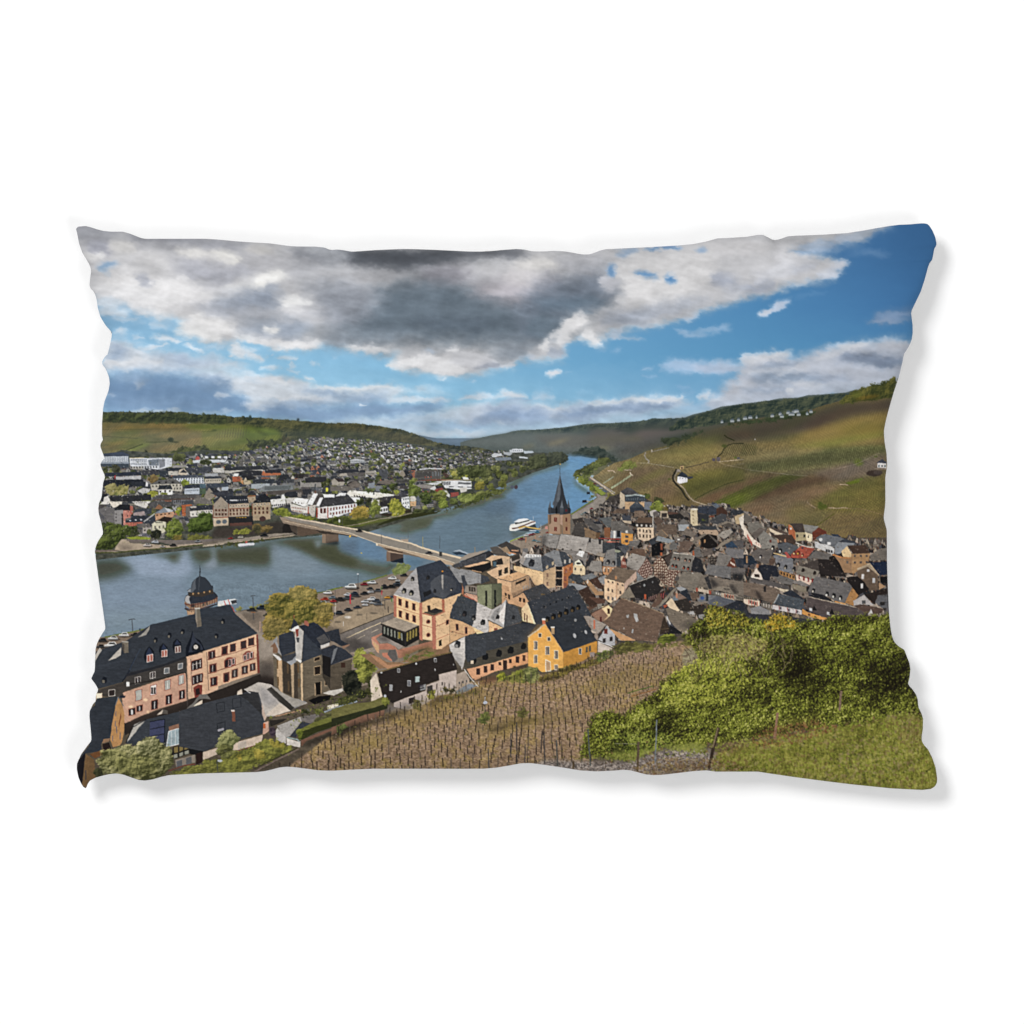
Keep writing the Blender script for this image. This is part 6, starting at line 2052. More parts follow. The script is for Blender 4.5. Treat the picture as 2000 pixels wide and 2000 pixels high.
# long pink school, front left
draw('''
F 130 1270 6.44
s 2a2320 3 1 1180,800 1932,560 2500,300 2660,330 2700,700 2000,1000 1000,1000
p 2a2421 740,900 1530,620 1800,540 2460,290 2520,480 2400,560 2000,680 1500,800 1000,940 760,1060
F 150 1050 6.44
p 31363f 240,1560 960,1090 1240,1030 1500,960 1800,870 1950,840 2000,940 2300,1195 1932,1330 1610,1425 1400,1490
R 30363f 240,1560 240,1440 400,1380 700,1280 800,1245 900,1200 960,1090 1500,960 1520,900 1800,862 1960,836 2000,930 2040,985 2110,1040 2300,1195 1932,1330 1610,1422 1410,1480 1100,1590 700,1690 600,1810 280,1900 190,1760 230,1700
p b4afa6 420,1545 520,1440 590,1370 580,1470 520,1510
p a8a49c 245,1560 250,1480 310,1380 340,1410 290,1490
p 8e8c86 790,1250 870,1190 950,1100 940,1150 900,1220
l 141a26 2 765,1500 690,1660 600,1810
l 39465a 1.2 830,1390 770,1500 690,1660
p 6f675a 595,1320 675,1300 680,1440 625,1450
p 4a4540 595,1320 625,1340 625,1450 600,1400
w a8a49a 635,1305 635,1305 1 80,12
p 6d6558 1515,885 1575,880 1600,1110 1540,1120
p 8a8072 1510,885 1540,885 1545,1120 1525,1050
w c9c4b8 1545,885 1545,885 1 66,14
d 141923 6a665c 1015,1285 40
d 141923 6a665c 1190,1225 40
d 141923 6a665c 1355,1180 40
d 141923 6a665c 1860,1050 40
d 141923 6a665c 1780,1235 40
d 141923 6a665c 365,1790 50
p 141822 870,1500 890,1420 940,1360 1000,1420 1005,1530 960,1550 900,1560
p 28324a 900,1450 940,1375 985,1450 985,1470 900,1480
W f0e8e2 a05a4c 948,1510 948,1510 1 80,90 -.25
w f0e8e2 948,1510 948,1510 1 8,80
p 141822 1060,1420 1070,1370 1115,1320 1170,1370 1180,1460 1170,1490 1090,1510
p 28324a 1090,1400 1120,1330 1165,1400
W f0e8e2 a05a4c 1130,1450 1130,1450 1 76,86 -.2
w f0e8e2 1130,1450 1130,1450 1 8,70
p 141822 1230,1360 1240,1310 1285,1265 1340,1310 1350,1420 1330,1440 1260,1450
p 28324a 1255,1340 1290,1275 1335,1340
W f0e8e2 6a4a44 1300,1400 1300,1400 1 72,80 -.2
w f0e8e2 1300,1400 1300,1400 1 8,70
p 121722 1400,1480 1400,1380 1460,1250 1480,1160 1500,1240 1580,1290 1640,1410 1560,1440 1420,1490
p 2f3645 1430,1440 1470,1290 1485,1180 1520,1260 1590,1340 1620,1400
p 171b22 1470,1370 1520,1310 1580,1350 1585,1410 1480,1420
e c9c4bc 1525,1370 28,28
w 4a453e 1525,1375 1525,1375 1 4,44
# slate-hung upper wall
R 3c3937 600,1830 680,1700 1100,1600 1400,1490 1405,1690 1000,1790 640,1925 430,1932
p 26282e 640,1720 700,1690 1100,1590 1400,1480 1400,1510 1100,1620 660,1740
W e2ddd6 2c2224 795,1785 795,1785 1 74,86 -.2
W e2ddd6 2c2224 982,1722 982,1722 1 68,82 -.2
W e2ddd6 6a7074 1160,1665 1160,1665 1 66,74 -.2
W e2ddd6 6a7074 1330,1610 1330,1610 1 64,72 -.2
w e8e2d4 672,1838 672,1838 1 36,50
w e2ddd6 795,1790 795,1790 1 8,80
w e2ddd6 982,1730 982,1730 1 8,76
l 26221f 1.8 600,1850 1000,1790 1400,1685
F 130 1270 6.44
p c69a80 725,530 1100,400 1520,275 1545,400 1550,620 1200,720 1000,800 760,910 740,880
s a87f6c 6 .35 760,760 1200,560 1540,460 1550,620 1000,800 760,910
p d1a98a 1535,75 1810,0 1932,-40 1932,480 1800,540 1560,605 1540,400
F 400 1050 6.44
p d1a986 0,1425 690,1205 710,1690 480,1760 220,1850 80,1910 0,1932
p dab28e 55,1420 690,1210 690,1400 60,1560
p 7a3a30 670,1215 692,1205 716,1690 685,1700 680,1500
l 7a4a3c 1 60,1530 400,1440 690,1340
l 7a4a3c 1 65,1705 400,1600 690,1500
l 5a4640 1 50,1430 75,1910
l 6a5048 1 -150,1520 -135,1930
W 8a4236 3a3032 112,1468 112,1468 1 90,110 -.25
W 8a4236 3a3032 275,1410 275,1410 1 80,106 -.25
W 8a4236 3a3032 378,1378 378,1378 1 76,104 -.25
W 8a4236 3a3032 512,1340 512,1340 1 76,102 -.25
W 8a4236 3a3032 608,1302 608,1302 1 76,100 -.25
W 8a4236 3a3032 130,1636 130,1636 1 90,116 -.25
e 8a4236 340,1560 74,64 0 1 -20
p 8a4236 270,1600 270,1540 410,1500 412,1600 280,1630
e 8a4236 572,1480 70,60 0 1 -20
p 8a4236 505,1520 505,1460 640,1430 640,1510 515,1550
W e8e0d8 2c2224 300,1588 300,1588 1 34,70 -.25
W e8e0d8 2c2224 340,1566 340,1566 1 34,90 -.25
W e8e0d8 2c2224 382,1548 382,1548 1 34,76 -.25
W e8e0d8 2c2224 528,1504 528,1504 1 32,66 -.25
W e8e0d8 2c2224 568,1484 568,1484 1 32,86 -.25
W e8e0d8 2c2224 610,1468 610,1468 1 32,74 -.25
W 8a4236 3c3432 140,1800 140,1800 1 90,116 -.25
W 8a4236 3c3432 296,1742 296,1742 1 80,112 -.25
W 8a4236 3c3432 400,1700 400,1700 1 80,110 -.25
W 8a4236 3c3432 528,1655 528,1655 1 80,108 -.25
W 8a4236 3c3432 625,1620 625,1620 1 76,100 -.25
w 3a2c2c 112,1475 112,1475 1 44,50
w 3a2c2c 275,1415 275,1415 1 36,44
w 3a2c2c 378,1383 378,1383 1 34,44
w 3a2c2c 512,1345 512,1345 1 34,44
w 3a2c2c 608,1308 608,1308 1 34,44
w 3a2c2c 130,1642 130,1642 1 44,60
w d8d0c8 112,1468 112,1468 1 6,80
w d8d0c8 130,1636 130,1636 1 6,90
w d8d0c8 140,1800 140,1800 1 8,80
w d8d0c8 296,1742 296,1742 1 8,80
w d8d0c8 400,1700 400,1700 1 8,76
w d8d0c8 528,1655 528,1655 1 8,70
w d8d0c8 625,1620 625,1620 1 8,70
F 150 1050 6.44
W 8a4236 2c2426 1535,1590 1535,1590 1 140,130 -.3
W 8a4236 2c2426 1545,1770 1545,1770 1 140,120 -.3
w d8d0c8 1490,1615 1580,1575 3 8,90
w d8d0c8 1495,1790 1590,1750 3 8,80
w d8d0c8 1535,1580 1535,1580 1 120,5 -.3
p 7a342c 1500,1880 1560,1840 1605,1850 1600,1932 1510,1932
W 8a4236 2c2426 1730,1470 1730,1470 1 80,90 -.25
W 8a4236 2c2426 1740,1640 1740,1640 1 80,100 -.25
W 8a4236 2c2426 1750,1800 1750,1800 1 80,110 -.25
W 8a4236 2c2426 1885,1420 1885,1420 1 64,86 -.25
W 8a4236 2c2426 1910,1575 1910,1575 1 50,100 -.25
W 8a4236 2c2426 1905,1755 1905,1755 1 60,110 -.25
w d8d0c8 1730,1470 1740,1800 3 7,80
l 7a4a3c 1 1670,1530 1932,1450
l 7a4a3c 1 1680,1700 1932,1620
l 3a3430 1.2 1408,1500 1420,1932
F 130 1270 6.44
W 8a4236 a8a8a0 935,555 935,555 1 90,140 -.25
W 8a4236 e0d8d0 1120,490 1120,490 1 84,130 -.25
W 8a4236 a8a8a0 1298,425 1298,425 1 80,130 -.25
W 8a4236 a8a8a0 1470,362 1470,362 1 78,126 -.25
W 8a4236 2c2426 1135,675 1135,675 1 86,120 -.25
W 8a4236 2c2426 1312,610 1312,610 1 82,120 -.25
W 8a4236 2c2426 1480,548 1480,548 1 78,116 -.25
W 8a4236 2c2426 850,765 850,765 1 90,90 -.25
W 8a4236 2c2426 945,722 945,722 1 80,84 -.25
w 2c2426 1120,500 1120,500 1 56,80
w e8e4de 1120,490 1480,548 1 8,100
w e8e4de 1298,425 1298,425 1 8,100
w e8e4de 1470,362 1470,362 1 8,96
w e8e4de 1135,680 1135,680 1 10,90
w e8e4de 1312,615 1312,615 1 10,90
w e8e4de 1480,552 1480,552 1 10,86
w e8e4de 850,770 850,770 1 20,60
w e8e4de 945,725 945,725 1 10,60
e edc9a0 835,700 26,16 1
e edc9a0 1020,615 30,18 1
e e4bc94 1050,765 18,20 1
p 7a342c 1620,460 1680,420 1735,430 1725,570 1640,590
p 2a1c1c 1650,480 1700,465 1705,540 1655,560
l 4a4340 1.2 1530,280 1545,700
# grey wall and lit patch at far left
R 3f3a36 410,500 720,400 740,420 880,450 730,530 760,580 600,590 420,560
W e6e0d6 2c2424 595,528 595,528 1 84,84 -.1
W d8b898 e6d4bc 432,575 432,575 1 84,80 -.1
w e6e2da 800,418 800,418 1 40,56
r 1f2635 690,590 700,560 770,565 760,590
# ochre gable house
R 2c323b 300,800 310,740 380,690 400,600 640,575 680,580 640,700 600,900 570,1120 480,1130 460,1180 470,1260 260,1290 170,1360 300,1200 330,1100
p b5844e 680,590 720,660 755,790 750,1010 720,1150 690,1190 610,1210 575,1120 600,900 640,700
l 7a8088 1.2 675,580 640,690
l 6a6a6c 1.2 680,585 745,690
w 5a5a6c 645,790 640,920 2 8,70
w 5a5a6c 655,990 700,1070 2 10,90
w 6a2c1c 705,830 690,910 2 14,60
w 5a5a6c 605,1100 605,1100 1 8,70
p 241a18 480,1170 560,1150 590,1240 490,1260
p 8a6a4e 470,1160 490,1110 575,1095 560,1140
p 6a4426 310,1300 480,1240 480,1310 380,1350
p 16151a 140,1500 150,1400 260,1280 250,1400 215,1680 160,1600
p 6f5434 265,1295 370,1365 390,1600 310,1640 270,1725 215,1690 240,1500
w 3a3a40 262,1560 262,1560 1 14,120
# slate studio house with skylight
R 343a42 770,1160 870,930 1030,860 1530,740 1720,700 1932,640 2200,590 2270,540 2440,500 2480,590 2520,880 2500,1030 1932,1190 1740,1270 1700,1100 1300,1200 900,1200
p a9a7a0 770,1160 850,990 880,925 1030,860 940,960 830,1100
l 17181c 1.6 770,1160 860,960 1030,860
p 3a4060 1075,890 1262,855 1255,1140 1150,1160 1070,1060
l 1e2230 1.6 1075,985 1262,945
l 1e2230 1.6 1070,1075 1258,1040
l 11141c 1.4 1075,890 1262,855 1255,1150
p 7a4430 1450,780 1530,760 1535,890 1460,900
w b89078 1485,770 1485,770 1 86,28
p 8a6450 1310,950 1480,900 1590,920 1570,940 1320,1010
r 3a3f45 1590,930 1640,870 1740,950 1730,1090 1560,1160
p cfc9c2 1560,1140 1600,1060 1650,1010 1640,1060 1590,1120
p 8fa4ac 1310,1010 1590,925 1560,1140 1280,1205
w d8dcdc 1345,1100 1545,1040 5 5,180
l d8dcdc 1.4 1310,1010 1590,925 1560,1140 1280,1205 1310,1010
p 22201f 1360,1210 1560,1160 1570,1290 1400,1350 1330,1350
w 7a6a3c 1400,1240 1530,1200 3 50,70
w 8a9082 1395,1320 1535,1275 3 50,44
p 16171a 1560,1160 1740,1100 1740,1270 1640,1310 1570,1290
p 8a8074 1390,1370 1640,1300 1640,1400 1480,1440 1400,1470
w 5a5c60 1440,1420 1560,1380 2 70,90
p 2a1a18 1650,1290 1730,1270 1730,1400 1650,1430
p d8c8b4 1600,700 1735,610 1735,660 1690,685
p c9bdac 1160,810 1240,730 1230,790
p 55504a 1240,730 1300,750 1300,790 1230,790
p 6a6864 1630,640 1700,545 1790,540 1840,610 1760,600 1690,610 1620,700 1530,730
F 400 1270 6.44
R 383c43 -300,760 0,660 300,580 560,510 700,520 750,880 760,1030 400,1120 0,1260 -300,1200
R 2f3033 430,545 700,515 740,800 560,620
p cbb8a4 0,1270 750,1050 735,1160 440,1240 200,1290 0,1370
p b5aa9c 440,1150 540,1120 545,1210 440,1240
l 7a3a2c 1.4 440,1250 740,1160
p 7a4a38 360,745 400,740 410,880 370,890
w d8c8bc 377,748 377,748 1 44,18
l 1c2026 1 170,660 270,640 275,750 180,775 170,660
l 1c2026 1 370,600 475,585 480,700 375,720 370,600
l 1c2026 1 180,910 275,890 280,1000 185,1020 180,910
p 9a9aa4 185,985 265,965 265,995 185,1015
p b8a394 735,640 770,660 800,830 770,880 745,800
p c9a08a 760,900 820,880 830,1000 780,1040 750,1050
w b5582c 770,940 770,940 1 30,60
B 5a4a5c 2e2430 820,1040 830,970 900,960 930,1000 900,1080 850,1090
# terrace, paving
p b6b0a8 520,480 700,390 850,420 1010,520 1310,650 1150,720 1090,750 880,820 790,820 700,520 560,500
p 7f8084 860,430 1000,520 1300,640 1160,720 1060,640
p 9c9890 850,440 1290,650 1150,710
p 35332f 800,480 860,450 1150,715 1100,750 960,640
p d0c4b4 960,655 1100,750 900,810 790,800
s 8c8c90 3 .6 700,440 800,480 960,640 800,700 730,640
p cdbfae 430,550 435,510 490,475 495,540
p b08a6a 880,820 1220,735 1250,730 1220,790 1100,830
R 5c5244 830,880 920,825 1220,750 1220,800 1060,880 900,940 840,940
p 2c2824 830,870 1050,850 1000,890 850,950
B 8a9a3c 4d5c24 800,830 890,810 880,850 800,860
l d6d4d0 1.4 520,480 600,530
# small slate roof
R a3a09c 925,940 1220,825 1240,880 1090,1070 1030,1090
r 343944 1090,1070 1240,885 1380,920 1250,990 1180,1010 1170,1090
R 6f6a68 1220,825 1440,785 1480,860 1380,915 1240,880
p b9b6b2 910,1000 930,960 1040,1090 1040,1160 920,1130
p cdc8c0 1045,1090 1200,1140 1220,1130 1215,1210 1050,1180
l 8aa0a0 2.4 1050,1085 1180,1110 1205,1140
# hedge
B 7a7a4c 3f4424 1480,810 1700,730 1932,680 1932,760 1600,850 1300,960
R 66702e 1175,1000 1400,890 1700,790 1932,725 1932,800 1600,890 1300,1000 1200,1040
R 2a3616 1195,1030 1400,950 1700,860 1932,785 1932,870 1600,960 1400,1030 1240,1115 1195,1105
B 7f9a2c 3f5a18 1175,1000 1240,980 1260,1020 1250,1100 1200,1110 1175,1060
p 7a5644 1230,1120 1500,1010 1932,860 1932,900 1640,990 1300,1130 1230,1200
s 1d1a14 3 .9 1250,1160 1500,1070 1800,960 1932,900 1932,950 1600,1080 1300,1180
p 565548 1230,730 1330,720 1340,790 1230,790
B 3f4a24 1c2412 1230,730 1330,725 1335,790 1240,795
B 6a7c34 37441c 1340,780 1400,720 1480,720 1540,750 1450,790
p ddd2c0 1560,690 1660,660 1740,650 1690,690 1560,740
l 8fa0ac 2.4 1520,765 1700,700 1932,630
B 4f5c28 26301a 1640,650 1760,570 1932,540 1932,620 1760,680
# garden yellow flowers
G 9aa038 4a5222 -20,1400 200,1340 440,1260 620,1200 760,1090 900,1110 1040,1180 1180,1210 1000,1300 880,1380 700,1440 500,1530 -20,1540
B c2b23c 6c6a24 640,1220 760,1280 800,1330 700,1380 620,1300
B b9a93a 6c6a24 780,1080 900,1130 1030,1170 1000,1240 860,1180
B c9b23a 6c6a24 400,1290 470,1270 500,1340 440,1390
B a8b06a 4a5a30 160,1270 200,1100 240,1030 330,980 400,1030 480,1100 400,1180 380,1260 300,1330 220,1340
b 8a9448 3a3f20 280,1260 110,90
l 7a6a60 2.6 640,1520 900,1380 1200,1230
l 3a3a20 2 640,1480 900,1350 1180,1220
F 130 1270 6.44
G a0a03c 4a5222 1220,1560 1400,1500 1700,1430 1932,1380 1932,1550 1500,1570 1230,1600
l 7a3a28 1.6 1300,1510 1500,1440 1640,1420
B c0bc7c 3a421e 390,1360 470,1340 500,1260 600,1230 660,1190 780,1180 860,1190 920,1180 930,1120 1040,1080 1150,1080 1230,1150 1330,1200 1360,1260 1340,1320 1370,1400 1330,1480 1250,1550 1180,1600 1050,1640 900,1630 740,1560 560,1560 430,1560 440,1480
b b5b26a 3c4420 620,1340 180,120
b c8c48c 48502a 1050,1200 150,110
b a8a85c 3a4420 900,1440 280,120
b 3c4426 1c2414 420,1530 60,60
''')
# stone villa with slate turrets
draw('''
F 400 1050 6.44
p 5e5546 890,1470 1000,1400 1500,1450 1500,1780 1450,1860 1250,1932 1000,1800 890,1700
F 400 1270 6.44
R 675d4c 890,200 880,60 990,110 1110,130 1230,110 1510,60 1500,300 1580,330 1580,520 1440,520 1260,620 1130,590 1010,530 890,440
p c5a47c 935,110 990,120 1000,400 1000,530 950,470 930,300
p b09878 1100,150 1140,150 1140,590 1120,580
p d0b48c 1225,160 1250,150 1255,630 1235,620
p 3f372e 1000,120 1100,150 1110,560 1010,520
p 453c32 1145,150 1190,160 1195,600 1145,590
w 6a5030 938,170 945,380 2 16,110
w 5c4a34 1065,220 1075,440 2 20,130
w 6a5030 1195,220 1205,400 2 16,110
W d0b084 241c18 1433,100 1433,100 1 78,54 -.3
W d0b084 241c18 1436,245 1436,245 1 84,110 -.2
W d0b084 241c18 1550,390 1550,390 1 50,90 -.2
p 14110f 1410,400 1475,385 1475,545 1420,550
l c0a078 1.2 1405,405 1405,560
l c0a078 1.2 1482,380 1482,530
R 3d372e 1500,150 1600,180 1600,500 1500,330
R 544b3e 1600,180 1870,100 1860,250 1740,300 1740,480 1600,520
w 3c2820 1758,178 1758,178 1 54,60
l b09878 1.2 1745,440 1745,310 1790,290
p 101012 1320,620 1450,570 1600,550 1590,610 1400,670
p bfbcb4 1500,530 1580,500 1750,470 1780,490 1640,560
F 400 1050 6.44
R 2e343f 950,1220 1130,1170 1170,1300 1160,1420 990,1480 960,1400
p 8e8f90 880,1290 940,1230 930,1300 960,1400 990,1480 940,1440 880,1360
p 7a5a44 845,1370 900,1310 940,1380 940,1440 880,1440 880,1370
p dad8d4 880,1450 960,1490 990,1530 960,1540 890,1480
p 3a3e46 990,1480 1100,1460 1160,1440 1170,1380 1180,1500 1120,1580 1050,1560 990,1530
p 979ca2 1050,1555 1120,1530 1200,1440 1180,1540 1110,1600
p e2ded8 1080,1155 1150,1110 1190,1095 1210,1120 1190,1170 1130,1175
p 2a303a 1100,1160 1140,1010 1200,1095 1150,1120
l 8a3c34 1.2 1144,1010 1144,965
p b9b7b2 1160,1170 1210,1130 1265,1170 1250,1370 1230,1560 1170,1520 1160,1400
p e0ddd6 1160,1510 1240,1540 1225,1570 1165,1530
p 8a3c30 1160,1150 1200,1140 1200,1230 1175,1245
p 44464a 1170,1250 1210,1250 1205,1310 1180,1310
R 333a45 1265,1170 1400,1300 1510,1450 1240,1560 1250,1370
r 262c38 1200,1110 1380,1060 1440,1080 1540,1180 1600,1300 1480,1400 1330,1260 1265,1170
p 9a5a48 1270,1040 1305,1040 1330,1070 1325,1110 1275,1090
R 4c4c4e 1420,1260 1520,1200 1590,1290 1480,1340
p c0beba 1475,1350 1585,1310 1585,1350 1480,1395
r 2a2f38 1540,1180 1700,1140 1730,1280 1830,1340 1740,1360 1640,1300 1600,1290
r 2f343e 1480,1400 1640,1340 1780,1400 1890,1490 1600,1600 1510,1560
p 6d7278 1640,1400 1690,1370 1640,1530 1600,1590
p 8a6a54 1740,1360 1840,1330 1830,1350 1760,1390
p 1c1a1a 1500,1470 1600,1500 1600,1750 1500,1700
F 650 1270 6.44
b 2c3026 0f130f 260,380 130,150
B 2a3024 0e120e 150,520 160,400 200,280 260,240 320,320 370,430 360,520 240,560
b 2f3a22 161c12 370,540 80,56
b 4a5428 262e18 270,600 60,34
B a8b440 3e4c1c 270,120 300,0 360,-60 420,20 500,60 570,140 560,240 480,320 440,420 360,400 320,280
G 4f5626 262c16 440,330 500,280 500,620 440,600
B 8a9030 40461c 480,-30 560,80 560,200 440,260
''')
# grand slate-roofed house with glazed terrace
draw('''
F 650 1050 6.44
p 8b6a4c 360,1460 500,1450 700,1560 1000,1560 1460,1450 1500,1300 1300,1330 860,1560 1000,1600 600,1640
p b0805c 480,1460 600,1500 700,1590 900,1580 1000,1560 900,1620 700,1640 580,1560
p e6c28e 800,720 1110,800 1130,1100 1100,1130 800,1000
p d9b484 1120,820 1280,750 1400,770 1410,900 1160,930 1140,1280 1120,1100
p ddb688 1400,770 1640,680 1580,760 1480,960 1475,1320 1380,1390 1300,1400 1290,990 1410,930
p e6c496 1140,950 1270,990 1260,1290 1140,1270
p b9705a 778,715 815,725 815,1000 780,985
p b9705a 1100,815 1135,815 1140,1290 1100,1270
p b5694e 1380,770 1415,775 1415,920 1385,920
p b9705a 1255,990 1305,985 1308,1400 1265,1395
l b06a50 2.4 1140,945 1280,985 1420,925
l c08060 1 820,870 1100,960
l a8664c 1 1140,1090 1260,1125
l a8664c 1 1300,1115 1475,1040
l a8664c 1 1300,1280 1475,1205
W a8604c 3c2a28 858,808 1030,865 3 44,90
W a8604c 3c2a28 862,955 1035,1015 3 44,90
e 8a4a3c 1212,1052 28,28
e 8a4a3c 1212,1218 28,28
e 2c2224 1212,1052 16,16
e 2c2224 1212,1218 16,16
W 8a4a3c 2c2224 1450,1060 1450,1060 1 36,60 -.4
p 1c1a1c 1343,1290 1378,1270 1378,1350 1345,1360
p 2a2422 1200,850 1235,850 1240,910 1205,925
s efd2a0 4 .7 1400,1160 1460,1130 1430,1190
p 2c2a2c 1200,925 1300,880 1400,910 1290,950
# roof
R a6a4a4 780,705 1065,372 1085,560 1118,808
l ddd8d0 1.6 780,712 1110,810
r 343a45 1065,372 1365,280 1430,340 1560,480 1640,620 1630,690 1400,770 1280,740 1120,805 1085,560
p 4a4f57 1240,560 1300,500 1390,460 1510,500 1560,560 1560,640 1400,770 1290,720 1240,640
e 3a3f48 1480,590 90,110 4 .7
p 9a9894 1380,470 1400,465 1400,640 1392,660 1375,560
l 1d2026 1.2 1390,430 1390,460
e e0902c 1390,422 12,10
p 1e1f22 1145,690 1240,650 1250,700 1160,750
d 1e2126 9a9684 905,670 44
d 1e2126 9a9684 995,695 44
d 1e2126 8a8678 1010,520 34
d 1e2126 2c2a2a 1205,500 34
d 23262c 2c2a2a 1290,670 30
d 23262c b9b09c 1500,650 24
# terrace and glass pavilion
p bf7f66 495,1250 640,1190 780,1150 780,1000 640,1200 560,1260 600,1330 700,1320 800,1360 830,1410 1260,1290 1265,1310 840,1500 800,1380 700,1340 595,1350
p c9917a 500,1260 595,1340 595,1450 560,1420 510,1330
p d2a878 510,1290 590,1350 590,1440 550,1400
p b5755c 595,1350 700,1330 800,1365 800,1400 595,1400
p a87058 835,1405 1260,1290 1265,1370 1100,1400 860,1510 835,1500
s 4a4a22 3 .8 880,1460 1060,1400 1240,1350 1240,1390 1060,1430 900,1490
p 9a9088 560,1270 640,1230 900,1350 850,1400 800,1360 700,1310 620,1320
s 2c2a2a 3 .7 560,1260 660,1230 760,1300 660,1300
p 1f1f1e 640,1085 920,1190 1095,1110 1100,1270 930,1370 640,1230
w 7a8478 665,1160 880,1240 6 20,90
w 8a7a2c 850,1220 850,1220 1 30,80
w 8a7c3c 950,1240 1060,1180 4 22,110
l 2c2a2c 2 640,1090 640,1230
l 2c2a2c 2 920,1190 925,1365
R a39684 615,1075 810,1000 1095,1100 918,1180
l 35302c 3 615,1080 918,1188 1095,1108
p c07a60 630,1440 700,1440 760,1500 755,1550 640,1480
G 6a7a2c 3a4420 870,1520 950,1480 1060,1470 1240,1400 1310,1420 1300,1450 1100,1510 900,1540
p 5c5856 720,1410 800,1400 830,1520 780,1560 700,1460
# curved slate wing
p d3a878 1480,1010 1640,1050 1760,1110 1800,1190 1700,1220 1600,1260 1480,1320
r 3c424b 1480,1000 1500,900 1560,780 1580,730 1700,770 1810,820 1830,900 1800,1000 1760,1110 1640,1050
R c6c3c0 1820,815 1932,860 1932,1250 1860,1170 1760,1110 1790,1000 1835,900
d 1e2024 5a3c34 1660,950 38
d 1e2024 7a7a74 1775,1000 38
d 1e2024 7a7a74 1890,1065 40
W b9785c 2c2226 1573,1120 1573,1120 1 40,90
W b9785c 2c2226 1685,1160 1685,1160 1 40,90
l b07050 1 1480,1165 1600,1200 1700,1220
p efcd96 1790,1140 1932,1200 1932,1240 1860,1235
p 6e7f5c 1820,600 1932,590 1932,870 1830,810
w 1c1e1e 1926,760 1926,760 1 14,200
p b5724f 1640,570 1660,590 1650,720 1630,700
R 8a8c8e 1470,330 1540,380 1660,420 1860,460 1870,560 1720,590 1600,560 1540,480 1480,380
r 3a3f48 1620,470 1660,470 1710,620 1690,720 1650,640
p 8b8074 1680,600 1820,610 1820,710 1660,680
w 3a342e 1730,640 1790,650 3 22,56
p c99a80 1670,690 1820,720 1830,810 1720,740
l a8503c 2 1650,720 1790,780
r 45474c 1520,340 1660,290 1932,200 1932,290 1700,350 1540,380
''')
